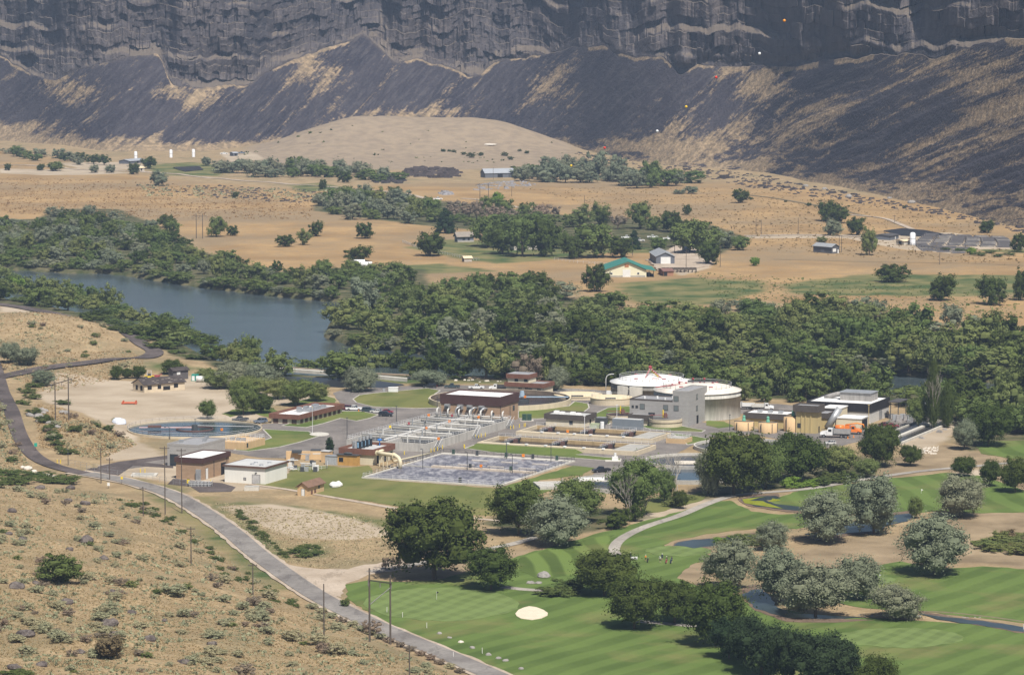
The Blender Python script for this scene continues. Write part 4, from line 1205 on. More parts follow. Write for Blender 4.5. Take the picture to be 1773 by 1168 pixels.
# tan round tanks with green motors
for i, (x0, x1, ytop, ybot, lab) in enumerate(((1271, 1305, 729, 745, "leftmost of three round tan tanks"), (1313, 1346, 731, 749, "middle of three round tan tanks, low"), (1356.6, 1390, 720.6, 747, "tallest round tan tank, against the ochre tower"))):
    p = at((x0 + x1) / 2, ybot - 1)
    r = (x1 - x0) / 2 / pxm(p)
    H = height_to(p, ytop)
    b = empty("sludge_tank", p, lab, "tank", "round tan tanks")
    m = MB(); m.lathe([(r, -.1), (r, H), (r - .3, H), (r - .3, H - .8)], 36); m.build("wall", TANB, b, True)
    MB().cyl(0, 0, H - 1.0, H - .85, r - .25, r - .25, 32).build("lid", M("rusty_cover", (0.12, 0.08, 0.06)), b)
    MB().box(-r, r, -.5, .5, H + .01, H + .2).build("walkway", STEEL, b)
    m = MB(); m.cyl(0, 0, H + .2, H + 1.5, .7, .4, 10); m.ball((0, 0, H + 1.6), .55, 8, 5); m.build("motor", M("mint_green_paint", (0.16, 0.42, 0.30)), b)
    for q in (-2.4, -1.2, -.3):
        MB().tube([((r + .12) * math.cos(q), (r + .12) * math.sin(q), 0), ((r + .12) * math.cos(q), (r + .12) * math.sin(q), H - .1)], .12, 5).build("pipe", STEEL, b)

# ------------------------------------------------------------------ digesters, clarifiers, basins
ROOFD = M("dome_white_paint", (0.78, 0.77, 0.74), .6, .2, .18)
def digester(px, py, r, H, label, dome, wall, name="digester_tank"):
    p = at(px, py)
    b = empty(name, p, label, "tank", "large digester tanks")
    m = MB(); m.lathe([(r, -.2), (r, H - 1.9), (r + .12, H - 1.9), (r + .12, H - 1.7), (r, H - 1.7), (r, H)], 72); m.build("wall", wall, b, True)
    m = MB(); m.lathe([(r + .35, H - .2), (r + .35, H + .05), (r * .8, H + .9), (r * .78, H + 1.15), (r * .5, H + 1.9), (r * .2, H + 2.3), (0.01, H + 2.4)], 72); m.build("dome", dome, b, True)
    m = MB()
    pts = [(r * .79 * math.cos(a), r * .79 * math.sin(a), H + 1.0) for a in [2 * math.pi * i / 30 for i in range(30)]]
    m.rail(pts, 1.4, 2.6, .06, closed=True); m.build("railing", RAILM, b)
    for a in (.7, 2.2, 4.0, 5.2):
        MB().box(r * .6 * math.cos(a) - .7, r * .6 * math.cos(a) + .7, r * .6 * math.sin(a) - .4, r * .6 * math.sin(a) + .4, H + 1.4, H + 1.85).build("hatch", REDP, b)
    return b, p
DGREY = M("dark_stained_concrete", (0.21, 0.20, 0.18), .85, .35, .4, streak=True)
bA, pA_ = digester(1128, 684, 15.2, 5.3, "low dark walled digester with white dome and red tripod pipes", ROOFD, DGREY)
bB, pB_ = digester(1207, 719, 15.4, 9.4, "tall pale concrete digester with white dome right of tower", M("cream_dome_paint", (0.74, 0.68, 0.60), .6, .25, .2), TANKW)
m = MB()
for q in (-2.35, -2.0, -1.2):
    m.box(15.2 * math.cos(q) - 2.4, 15.2 * math.cos(q) + 2.4, 15.2 * math.sin(q) - 1.4, 15.2 * math.sin(q) + .4, 0, 4.8)
m.build("buttress", TANKW, bA)
apex = Vector((-.5, 0, 10.2))
for e_, wdt in ((Vector((-3.4, -9, 6.0)), .22), (Vector((5.2, -9.5, 5.9)), .22)):
    MB().tube([apex, e_], .2, 6).build("pipe", REDP, bA)
    m = MB()
    for k in range(9):
        c_ = apex.lerp(e_, k / 9)
        m.box(c_.x - .28, c_.x + .28, c_.y - .3, c_.y + .3, c_.z - .22, c_.z + .22)
    m.build("joint", M("pink_white_paint", (0.62, 0.45, 0.45)), bA)
MB().tube([apex + Vector((0.6, -.4, -1)), Vector((2.4, -5, 7.6))], .3, 6).build("hose", YELL, bA)
MB().ball((apex.x, apex.y, apex.z + .3), .7, 8, 6).build("valve", REDP, bA)
m = MB(); m.tube([(0, -9, 6.2), (0, -9, 7.4), (2.2, -9, 7.4), (2.2, -9, 6.2)], .15, 6); m.build("pipe_loop", REDP, bA)
# red pipework crossing to the second dome
pw = empty("gas_pipework", pB_ + Vector((0, 0, 10.4)), "red and white gas pipework across the second dome", "pipework")
for k, (x, y, h) in enumerate(((-9, -3, .8), (-6.5, -2, 1.6), (-4, -1, 1.2), (-1.5, 0, 2.6), (1, 0, 1.2), (2.5, 0, 2.6), (5.5, 1, 1.0))):
    MB().tube([(x, y, 0), (x, y, h)], .22, 6).build("riser", REDP, pw)
    MB().ball((x, y, h + .1), .45, 8, 5).build("valve", REDP, pw)
MB().tube([(-15, -5, .3), (-9, -3, .8), (-4, -1, 1.0), (6, 1, .9)], .2, 6).build("header", REDP, pw)
MB().box(-3.5, 6.5, -1.5, -1.2, 1.7, 2.4).build("catwalk", STEEL, pw)

def ring_basin(px, py, r, wall_h, water, label, wallm, bridge=None, rim=.5, rail=False, deep=None, name="clarifier", z0=0.0):
    p = at(px, py, z0)
    b = empty(name, p, label, "clarifier tank")
    wz = wall_h - .5 if deep is None else deep
    m = MB(); m.lathe([(r, -.3), (r, wall_h), (r - rim, wall_h), (r - rim, wz - .3)], 84); m.build("wall", wallm, b, False)
    m = MB(); m.lathe([(0.01, wz), (r - rim, wz)], 84); m.build("water", water, b)
    if rail:
        m = MB(); m.rail([((r - .25) * math.cos(a), (r - .25) * math.sin(a), wall_h) for a in [2 * math.pi * i / 48 for i in range(48)]], 1.15, 3.0, .045, closed=True); m.build("railing", RAILM, b)
    return b, p, wz
CLW = water_mat("clarifier_water", (0.022, 0.038, 0.055), .12, .12, .8)
CLD = water_mat("dark_clarifier_water", (0.035, 0.03, 0.03), .25, .2, .8)
CREAMC = M("cream_concrete", (0.60, 0.51, 0.37), .85, .15, .4, streak=True)
DEEPW = M("stained_inner_wall", (0.22, 0.17, 0.13), .9, .3, .5)
# left open clarifier
b, p, wz = ring_basin(337, 744.5, 23.2, .8, CLW, "wide open clarifier full of blue water, white rail round it", CREAMC, rail=True, deep=.35)
m = MB(); m.lathe([(6.5, wz), (6.5, wz + .35), (6.2, wz + .35), (6.2, wz)], 36); m.build("feed_well", M("rust_brown", (0.16, 0.09, 0.075)), b)
MB().cyl(0, 0, wz, wz + 1.6, 1.1, 1.0, 12).build("centre_drive", STEEL, b)
MB().box(-19, 0, -.5, .5, wz + .5, wz + .75).build("walkway", M("pink_white_paint", (0.62, 0.45, 0.45)), b)
MB().box(-16, -11.5, -.9, .9, wz + .75, wz + 1.3).build("scum_box", M("rust_brown", (0.16, 0.09, 0.075)), b)
MB().tube([(0, 0, wz + 1.2), (20.5, -3, wz + 1.2)], .12, 5).build("bridge_rail", STEEL, b)
MB().tube([(0, .8, wz + 1.2), (20.5, -2.2, wz + 1.2)], .12, 5).build("bridge_rail", RAILM, b)
def ring_buoy(p, lab):
    m = MB(); n = 14
    m.tube([(.42 * math.cos(2 * math.pi * i / n), 0, .9 + .42 * math.sin(2 * math.pi * i / n)) for i in range(n + 1)], .15, 6)
    e = empty("life_ring", p, lab, "life ring", "orange life rings on basin rails")
    e.scale = (.8, .8, .8)
    m.build("ring", ORNG, e)
    MB().box(-.55, .55, .05, .12, .35, 1.45).build("backboard", ORNG, e)
    MB().tube([(0, .2, 0), (0, .2, 1.4)], .05, 5).build("post", STEEL, e)
    return e
ring_buoy(at(384, 747, .9), "orange life ring on the bridge of the blue clarifier")
f = Fr(425, 779, 383, 468, top=766.5)
b = f.root("launder_box", "low tan concrete block at the right edge of blue clarifier", "structure block")
print('launder', f.X, f.Y, f.H)
f.X = min(f.X, 14)
MB().box(0, f.X, 0, f.Y, -.1, f.H).build("wall", TANB, b)
m = MB(); m.rail([(0.2, 0.2, f.H), (f.X - .2, 0.2, f.H), (f.X - .2, f.Y - .2, f.H), (0.2, f.Y - .2, f.H)], 1.2, 1.8, .06, closed=True); m.build("railing", RAILM, b)
rwin(b, f.X * .1, .9, .8, 1.2)
for q in (.3, .5, .75):
    MB().box(f.X * .3, f.X * .3 + 1.4, f.Y * q, f.Y * q + 1.2, f.H, f.H + .9).build("gate_drive", GALV, b)
# sunken clarifier behind the brown building
b, p, wz = ring_basin(866, 697, 26, 2.0, CLD, "dark sunken clarifier with cream wall behind brown building", CREAMC, deep=.35)
MB().lathe([(25.48, wz), (25.48, 1.98)], 84).build("inner_wall", DEEPW, b)
MB().cyl(8, 0, wz, wz + 1.0, 2.6, 2.6, 20).build("feed_well", STEEL, b)
MB().box(5, 25, -.7, .7, 2.05, 2.3).build("walkway", M("light_blue_grey_metal", (0.35, 0.45, 0.55)), b)
m = MB(); m.cyl(8, 0, 2.3, 4.4, 1.0, .7, 10); m.build("centre_drive", M("light_blue_grey_metal", (0.35, 0.45, 0.55)), b)
ring_buoy(at(909, 690, 1.8), "orange life ring on the sunken clarifier by control building")
# covered cream tanks
for x_, y_, rr, hh, lab in ((1001, 688, 8.9, 1.1, "left low round covered cream tank"), (1058, 698, 7.6, 2.2, "right round covered cream tank beside digester")):
    p = at(x_, y_); b = empty("covered_tank", p, lab, "tank", "low round cream tanks")
    MB().lathe([(rr, -.2), (rr, hh)], 48).build("wall", CREAMC, b, True)
    MB().lathe([(rr + .15, hh + .002), (rr + .15, hh + .2), (.01, hh + .5)], 48).build("lid", M("cream_lid", (0.72, 0.60, 0.40), .8, .15, .5), b)
    m = MB(); m.rail([(rr * .95 * math.cos(a), rr * .95 * math.sin(a), hh + .2) for a in [2 * math.pi * i / 20 for i in range(20)]], 1.0, 3.5, .03, closed=True); m.build("railing", RAILM, b)
    MB().box(-rr * .3, rr * .2, -rr * .95, -rr * .8, hh + .1, hh + .7).build("hatch", STEEL, b)
# thickeners
for x_, y_, lab in ((1152, 737, "small round thickener with cream rim in front of grey tower"), (1078, 730, "small round thickener hidden behind the grey container")):
    b, p, wz = ring_basin(x_, y_, 5.8, 2.7, CLD, lab, CREAMC, deep=2.0, rim=.25, name="thickener")
    MB().lathe([(5.5, 2.0), (5.5, 2.68)], 40).build("inner_wall", M("rust_brown", (0.16, 0.09, 0.075)), b)
    MB().lathe([(5.83, 1.55), (5.95, 1.55), (5.95, 1.75), (5.83, 1.75)], 40).build("gutter", DEEPW, b)
    MB().box(-5.8, 1, -.5, .5, 2.75, 2.95).build("walkway", STEEL, b)
    m = MB(); m.cyl(0, 0, 2.9, 4.6, .8, .5, 10); m.build("centre_drive", M("rust_brown", (0.16, 0.09, 0.075)), b)
    MB().tube([(-.8, 0, 3), (-.8, 0, 5.6)], .25, 6).build("standpipe", YELL, b)
    m = MB(); m.tube([(-5.5, -.5, 3.9), (1, -.5, 3.9)], .08, 5); m.build("handrail", REDP, b)
# clarifiers half hidden by the trees
b, p, wz = ring_basin(1200, 800, 15.5, .9, CLD, "empty round clarifier with pale rim behind the bare tree", CONCL, deep=.1)
MB().box(-6, 5, -5, 1.5, .12, .35).build("sludge_bed", M("pale_dried_sludge", (0.66, 0.60, 0.50)), b)
b, p, wz = ring_basin(1190, 826, 15.5, 1.3, CLW, "round clarifier of blue water with pale rim by the trees", CONC, deep=.35)
MB().box(-13, -2, -.8, .8, 1.35, 1.6).build("walkway", STEEL, b); MB().cyl(-6, 0, wz, 2.6, .8, .8, 10).build("centre_drive", STEEL, b)
b, p, wz = ring_basin(1075, 841, 16, 1.4, CLD, "round clarifier of dark water left of the leafy tree", CONC, deep=.5)
MB().box(-15.5, -1, -.7, .7, 1.45, 1.7).build("walkway", CONCL, b)
MB().box(-13, -5, .8, 3, 1.45, 2.3).build("cover", ROOFW, b)
b, p, wz = ring_basin(1290, 776, 17, 1.2, CLD, "round clarifier hidden among the dark trees", CONCL, deep=.3)

# --- upper aeration structure: raised concrete cells
f = Fr(738, 782.5, 600, 885, top=768)
b = f.root("aeration_structure", "raised concrete aeration tanks with white rails and pipes", "basin")
X, Y, H = f.X, f.Y, f.H
print('aer', X, Y, H)
PALEC = M("pale_stained_concrete", (0.50, 0.475, 0.43), .85, .3, .5, streak=True)
m = MB()
nx = 6
t = .55
m.box(0, X, 0, t, -.2, H); m.box(0, X, Y - t, Y, -.2, H); m.box(0, t, t, Y - t, -.2, H - .003); m.box(X - t, X, t, Y - t, -.2, H - .003)
m.build("outer_wall", PALEC, b)
m = MB(); m.box(t, X - t, Y * .5 - .7, Y * .5 + .7, -.2, H - .006)
for i in range(1, nx):
    m.box(X * i / nx - .45, X * i / nx + .45, t, Y * .5 - .7, -.2, H - .009); m.box(X * i / nx - .45, X * i / nx + .45, Y * .5 + .7, Y - t, -.2, H - .009)
m.build("inner_wall", PALEC, b)
MB().box(t, X - t, t, Y - t, 0, H * .22).build("water", water_mat("murky_water", (0.05, 0.052, 0.05), .2, .4, 1.2), b)
m = MB()
m.rail([(0.2, 0.2, H), (X, 0.2, H), (X, Y - .2, H), (0.2, Y - .2, H)], 1.15, 2.0, .045, closed=True)
for q in (-.6, .6):
    m.rail([(.5, Y * .5 + q, H), (X - .5, Y * .5 + q, H)], 1.1, 2.2, .04)
for i in range(1, nx):
    m.rail([(X * i / nx - .4, .5, H), (X * i / nx - .4, Y - .5, H)], 1.1, 2.2, .04)
m.build("railing", RAILM, b)
WPIPE = M("white_pipe_paint", (0.62, 0.60, 0.56), .5, .1, 1)
for i in range(1, nx + 1):
    m = MB(); m.tube([(X * i / nx - 1.2, .8, H + .55), (X * i / nx - 1.2, Y - .8, H + .55)], .32 if i % 2 else .22, 8); m.build("air_main", WPIPE, b, True)
m = MB(); m.tube([(1, Y * .5 + 1.2, H + .4), (X - 1, Y * .5 + 1.2, H + .4)], .3, 8); m.build("air_main", WPIPE, b, True)
for i in range(nx):
    for j in range(4):
        if rg.random() < .8:
            x_, y_ = X * (i + .25 + .5 * (j % 2)) / nx, Y * (j + .5) / 4
            m = MB(); m.tube([(x_, y_, H * .3), (x_, y_, H + 1.0 + rg.random())], .16 + .1 * rg.random(), 6); m.build("drop_pipe", (WPIPE, GALV, GALV)[rg.randrange(3)], b)
for i in range(7):
    x_ = X * .99; y_ = Y * (i + .5) / 7
    m = MB(); m.tube([(x_ - 2, y_, H - .2), (x_ - 2, y_, H + 2.4), (x_ - 1.3, y_, H + 2.7)], .3, 8); m.build("air_vent", WPIPE, b, True)
for i, (q, u) in enumerate(((.08, -2.5), (.52, -2.2), (.93, -2.5))):     # outside stairs on the right hand wall
    s_ = empty("metal_stairs", f.w(X * q, -.2), ["grey metal stairs at the near corner of the aeration tanks", "grey metal stairs midway along the aeration tanks", "long metal stairs beside the brown building"][i], "stairs", rz=R(f.ang))
    k_ = 8
    for k in range(k_):
        MB().box(k * .5, k * .5 + .45, -1.4, -.3, H * (k + 1) / k_ - .12, H * (k + 1) / k_ - .04).build("tread", GALV, s_)
    for yy in (-1.4, -.25):
        MB().tube([(0, yy, 0), (k_ * .5, yy, H)], .09, 5).build("stringer", GALV, s_)
        MB().tube([(0, yy, 1.1), (k_ * .5, yy, H + 1.1)], .06, 5).build("handrail", RAILM, s_)
for k, (u_, v_) in enumerate(((.12, -.02), (.45, .5), (.72, .5), (.90, .97), (.93, .35))):
    ring_buoy(f.w(X * u_, Y * v_, H), ["orange life ring at the near rail of aeration tanks", "orange life ring at the centre of aeration tanks", "orange life ring by a middle cross wall of the tanks", "orange life ring in front of the tan brick wall, left one", "orange life ring in front of the tan brick wall, right one"][k])
for k, (u_, v_, mt_, cl) in enumerate(((.35, .85, YELL, "yellow"), (.5, .78, REDP, "red"), (.86, .62, REDP, "red"))):
    o = empty("gate_operator", f.w(X * u_, Y * v_, H), cl + (" gate operator on the aeration walkway near blowers" if k < 2 else " gate operator below the tan brick wall"), "valve")
    MB().cyl(0, 0, 0, 1.1, .12, .12, 6).build("stem", STEEL, o); MB().box(-.4, .4, -.3, .3, 1.1, 1.9, .08, .08).build("motor", mt_, o)

# bollards
def bollard(px, py, lab):
    p = on(px, py)
    m = MB(); m.cyl(0, 0, -.1, 1.2, .13, .13, 8); m.ball((0, 0, 1.2), .13, 8, 4)
    o = m.build("bollard", YELL, loc=p)
    tag(o, lab, "bollard", "yellow bollards")
def zz(base, k, x, y): return (base[0] + x / k, base[1] + y / k)
for i, (x, y) in enumerate(((55, 825), (103, 812), (155, 795), (232, 770), (740, 610), (785, 600), (825, 590), (888, 580), (1278, 470), (1323, 462), (1413, 445), (1485, 432), (1503, 428), (572, 765), (562, 755))):
    q = zz((740, 690), 8.865, x, y)
    grp = "beside the near stairs" if x < 300 else "at the lane tip" if x < 600 else "beside the middle stairs" if x < 1000 else "beside the brown building stairs"
    bollard(q[0], q[1], "short yellow steel bollard " + grp)
bollard(700, 787, "lone yellow bollard in front of the aeration wall")
for x, y, l in ((365, 837, "beside the red hydrant by the apron"), (383, 818, "at the tan building corner"), (243, 818, "left of pair in the gate area"), (251, 818, "right of pair in the gate area"), (99, 802, "left of pair by the road bend"), (105, 802, "right of pair by the road bend")):
    bollard(x, y, "yellow bollard " + l)
m = MB(); m.cyl(0, 0, 0, .7, .15, .15, 8); m.ball((0, 0, .75), .2, 8, 5); m.box(-.3, .3, -.1, .1, .4, .6)
tag(m.build("fire_hydrant", REDP, loc=at(362, 838)), "red fire hydrant at the edge of the dark apron", "hydrant")

# --- frothy lower basins
FR = T("aerated_froth_water", .45, .4)
s = FR.noise(.55, 7, FR.map(FR.pos(), (1, .35, 1)), .75)
s2 = FR.noise(.12, 3, FR.map(FR.pos(), (1, .5, 1)))
FR.bump(s, .5, .4)
FR.base(FR.mix(FR.rng(FR.math('ADD', FR.math('MULTIPLY', s, .7), FR.math('MULTIPLY', s2, .3)), .44, .66), (0.11, 0.105, 0.13), (0.46, 0.445, 0.45)))
f = Fr(865, 843, 626, 996, H=.5)
b = f.root("aeration_basin", "wide sunken basin of frothy violet grey water with concrete rim", "basin")
X, Y, H = f.X, f.Y, f.H
print('lower', X, Y)
m = MB(); t = .9
m.box(0, X, 0, t, -.2, H); m.box(0, X, Y - t, Y, -.2, H); m.box(0, t, t, Y - t, -.2, H - .003); m.box(X - 2.5, X, t, Y - t, -.2, H - .003)
m.build("rim", CONCL, b)
MB().box(t, X - 2.5, t, Y - t, -.1, .22).build("water", FR.m, b)
MB().box(X * .48, X * .48 + 2.2, t, Y * .78, .1, .75).build("channel_wall", M("cream_channel", (0.55, 0.47, 0.38)), b)
MB().box(X * .48, X * .48 + .8, Y * .78, Y - t, .1, .5).build("weir", CONC, b)
m = MB()
m.rail([(X * .02, Y - .3, H), (X, Y - .3, H), (X, .3, H), (X * .3, .3, H)], 1.15, 2.6, .05); m.rail([(X * .48, t, .75), (X * .48, Y * .78, .75)], 1.1, 2.6, .04)
m.build("railing", STEEL, b)
m = MB(); m.rail([(.3, .3, H), (.3, Y - .3, H), (X, Y - .3, H)], 1.15, 5.0, .05); m.build("white_railing", RAILM, b)
for q in (.15, .38, .6):
    for x_ in (.62, .8):
        e = MB().box(X * x_ - .4, X * x_ + .4, Y * q - 2.8, Y * q + 2.8, .28, .6).build("floating_boom", M("pale_pvc", (0.6, 0.55, 0.5)), b)
for i, (x_, q) in enumerate(((.97, .12), (.97, .3), (.97, .5), (.97, .72), (.97, .9), (.03, .3), (.5, .2), (.5, .5))):
    MB().box(X * x_ - .3, X * x_ + .3, Y * q - .4, Y * q + .4, H, H + 1.5).build("control_box", (M("green_box", (0.06, 0.1, 0.08)), STEEL)[i % 2], b)
ring_buoy(f.w(X * .5, Y * .42, .8), "orange life ring at the centre of the frothy basin")
ring_buoy(f.w(X * .985, Y * .38, .5), "orange life ring at the far side of the frothy basin")

# --- cream settling tanks (two long ones)
def settle(px, py, pxl, pxr, top, label, nb):
    f = Fr(px, py, pxl, pxr, top=top)
    b = f.root("settling_tank", label, "basin")
    f.H = 1.45
    X, Y, H = f.X, f.Y, f.H
    t = .6
    m = MB()
    m.box(0, X, 0, t, -.2, H); m.box(0, X, Y - t, Y, -.2, H); m.box(0, t, t, Y - t, -.2, H - .003); m.box(X - t, X, t, Y - t, -.2, H - .003)
    m.build("wall", CREAMC, b)
    MB().box(X - t - .05, X - t - .003, t, Y - t, .2, H - .02).build("stained_wall", M("ochre_stained_wall", (0.48, 0.35, 0.19), .9, .3, .5, streak=True), b)
    MB().box(t, X - t, Y * .03, Y * .16, .1, H - .05).build("deck", CONC, b)
    MB().box(t, X - t, Y * .165, Y - t, -.1, .25).build("water", CLD, b)
    MB().box(t + .002, t + X * .18, Y * .165, Y - t, .255, H - .2).build("channel", CREAMC, b)
    for i in range(nb):
        q = Y * (.25 + .6 * i / (nb - 1))
        e = MB().box(X * .2, X - t - .1, q, q + 1.6, H - .4, H - .1).build("sludge_bridge", STEEL, b)
        m = MB()
        for k in range(7):
            u = X * .25 + (X * .65) * k / 6
            m.tube([(u, q + .8, H - .4), (u + 1, q + .8, .3)], .09, 5)
        m.rail([(X * .2, q, H - .1), (X - t, q, H - .1)], 1.1, 1.6, .05)
        m.build("frame", RAILM, e)
        MB().box(X * .6, X * .6 + 2.4, q - .6, q + 2.2, .3, 1.6).build("scraper", M("rust_brown", (0.16, 0.09, 0.075)), e)
    m = MB(); m.rail([(X - .2, .2, H), (X - .2, Y - .2, H)], 1.1, 2.5, .04); m.build("railing", RAILM, b)
    for k in range(6):
        MB().box(-.1, .9, Y * (.2 + .12 * k), Y * (.2 + .12 * k) + .9, H, H + .4).build("cover", ROOFW, b)
    return f
fs = settle(1102, 789, 826, 1136, 779, "front cream settling tank with steel bridges and dark water", 3)
gb = MB(); gb.add([(-7, fs.Y * .33, 0.05), (-7, fs.Y, 0.05), (-.02, fs.Y, 0.05), (-.02, fs.Y * .33, 0.05), (-.9, fs.Y * .38, 1.1), (-.9, fs.Y, 1.1), (-.02, fs.Y, 1.1), (-.02, fs.Y * .38, 1.1)], [(0, 1, 5, 4), (4, 5, 6, 7), (0, 4, 7, 3), (1, 2, 6, 5)])
tag(gb.build("grass_bank", LAWN, loc=fs.P, rz=R(fs.ang)), "grass bank against the front settling tank", kind="structure")
fs2 = settle(1129, 767, 893, 1162, 756, "rear cream settling tank beside the dark banded building", 3)
ring_buoy(fs2.w(fs2.X * .1, fs2.Y * .63, fs2.H), "orange life ring on the rear cream settling tank")
f = Fr(1186, 768.5, 1153, 1188, H=1.6)
b = f.root("valve_vault", "low tan concrete vault with rail at the small triangular lawn", "vault")
f.X = 7; MB().box(0, f.X, 0, f.Y, 0, f.H).build("wall", TANB, b); MB().box(.3, f.X - .3, .3, f.Y - .3, f.H + .002, f.H + .15).build("lid", CONC, b)
m = MB(); m.rail([(.3, .3, f.H), (f.X - .3, .3, f.H), (f.X - .3, f.Y - .3, f.H), (.3, f.Y - .3, f.H)], 1.1, 1.6, .05, closed=True); m.build("railing", RAILM, b)
f = Fr(935, 848, 937, 985, H=1.2, ang=10)
b = f.root("low_vault", "low concrete vault with railing on the bright lawn", "vault")
MB().box(0, f.X, 0, 12, 0, .9).build("wall", PALEC, b); m = MB(); m.rail([(.3, .3, .9), (f.X - .3, .3, .9), (f.X - .3, 11, .9)], 1.1, 2.2, .05); m.build("railing", RAILM, b)
# effluent channels at the right
f = Fr(1562, 769, 1546, 1652, H=.8)
b = f.root("effluent_channel", "twin concrete channels of dark water between gravel banks", "channel")
f.Y = 12
for y0, y1 in ((0, .6), (5.3, 6.7), (11.4, 12)):
    MB().box(0, f.X, y0, y1, -.1, .8).build("wall", CONCL, b)
for y0, y1 in ((.6, 5.3), (6.7, 11.4)):
    MB().box(.5, f.X - .5, y0, y1, -.05, .3).build("water", CLD, b)
m = MB(); m.rail([(0, 11.7, .8), (f.X, 11.7, .8)], 1.0, 5, .06); m.build("railing", STEEL, b)
# small kit
b = empty("pump_unit", at(1065, 798), "white pump unit on a concrete pad by the lane", "pump")
MB().box(-3.2, 1.6, -1.5, 1.5, 0, .25).build("pad", CONCL, b); MB().box(-1.1, 1.1, -.8, .8, .25, 1.5, .2, .1).build("housing", ROOFW, b); MB().cyl(0, 0, 1.5, 2.7, .5, .4, 10).build("stack", ROOFW, b)
b = empty("white_cabinet", at(681, 678), "white steel box on the grass by the river drive", "cabinet")
MB().box(-1.8, 1.8, -1.2, 1.2, 0, 1.6).build("body", DOORW, b); MB().box(-1.9, 1.9, -1.3, 1.3, 1.602, 1.7).build("lid", ROOFW, b); MB().box(-4, -3, -.5, .5, 0, 1.2).build("meter", GALV, b)
b = empty("transformer", at(910, 728), "dark green transformer boxes beside the brown building", "transformer")
for k in range(2):
    e = MB().box(-1.2 + 1.7 * k, .4 + 1.7 * k, -1, 1, .2, 2.3).build("cabinet", M("dark_green_paint", (0.04, 0.08, 0.06)), b)
MB().box(-1.8, 2.8, -1.5, 1.5, 0, .199).build("pad", CONCL, b)
f = Fr(1035, 742, 1033, 1047, H=2.6)
b = f.root("chemical_skid", "pale green equipment skid beside the rear settling tank", "equipment")
MB().box(0, 2, 0, 3, .1, 1.7).build("tank", M("pale_green", (0.45, 0.5, 0.32)), b); MB().cyl(1, -1.2, 0, 2.4, .7, .7, 10).build("cylinder", ROOFW, b); MB().cyl(2.6, -1.2, 0, 1.9, .5, .5, 10).build("drum", STEEL, b)
# cluttered equipment yard right of the white building
b = empty("screening_equipment", at(528, 806), "cluttered galvanised screening equipment right of the white building", "equipment")
rg = random.Random(9)
for k in range(16):
    x_, y_ = rg.uniform(-5.5, 5.5), rg.uniform(-14, 14)
    MB().box(x_ - .6, x_ + .6, y_ - .6, y_ + .6, 0, rg.uniform(.8, 2.4)).build("unit", (GALV, STEEL, WPIPE)[k % 3], b)
for k in range(8):
    x_, y_ = rg.uniform(-6, 5), rg.uniform(-14, 14)
    m = MB(); m.tube([(x_, y_, .9 + .2 * k), (x_ + rg.uniform(2, 4), y_ + rg.uniform(-1, 1), .9 + .2 * k)], .18, 6); m.build("pipe", (WPIPE, GALV)[k % 2], b)
for k, (x_, y_) in enumerate(((-3.5, 15), (2.5, 17))):
    MB().box(x_ - 1.6, x_ + 1.6, y_ - 1.5, y_ + 1.5, 2.2, 2.9).build("air_unit", STEEL, b)
m = MB(); m.rail([(-6.5, -15, 0), (7.5, -8, 0), (6.5, 14, 0)], 1.2, 2, .05); m.build("railing", RAILM, b)
MB().box(-7, 8, 15, 16, 0, 2.6).build("screen_wall", TANB, b)

# ------------------------------------------------------------------ vehicles
def paint(name, c):
    if name in _mats: return _mats[name]
    t = T(name, .35, .5); t.b.inputs["Coat Weight"].default_value = .3
    t.base(t.mix(t.rng(t.noise(1.5, 3), .4, .7, 0, .35), c, tuple(min(1, q * .8 + .02) for q in c)))
    _mats[name] = t.m
    return t.m
TYRE = M("tyre_rubber", (0.02, 0.02, 0.02), .9, .1)
RIM = M("wheel_rim", (0.35, 0.35, 0.36), .4, .1, 1, .5, .6)
HLM = M("headlight_glass", (0.7, 0.7, 0.68), .2, .05)
TLM = M("taillight_red", (0.35, 0.01, 0.01), .3, .05)
CARGL = T("car_glass", .08, .8); CARGL.base((0.012, 0.015, 0.018)); CARGL = CARGL.m
def wheels(b, xs, hw, r=.36, w=.26):
    for x in xs:
        for s_ in (-1, 1):
            y0 = s_ * hw
            m = MB(); n = 14
            v = [(x + r * math.cos(2 * math.pi * i / n), y0 + s_ * q, r + r * math.sin(2 * math.pi * i / n)) for q in (-w, 0) for i in range(n)]
            m.add(v, [(i, (i + 1) % n, n + (i + 1) % n, n + i) for i in range(n)] + [tuple(range(n - 1, -1, -1)), tuple(range(n, 2 * n))])
            o = m.build("wheel", TYRE, b)
            m = MB()
            v = [(x + r * .55 * math.cos(2 * math.pi * i / n), y0 + s_ * q, r + r * .55 * math.sin(2 * math.pi * i / n)) for q in (-.02, .02) for i in range(n)]
            m.add(v, [(i, (i + 1) % n, n + (i + 1) % n, n + i) for i in range(n)] + [tuple(range(n - 1, -1, -1)), tuple(range(n, 2 * n))])
            m.build("rim", RIM, o)
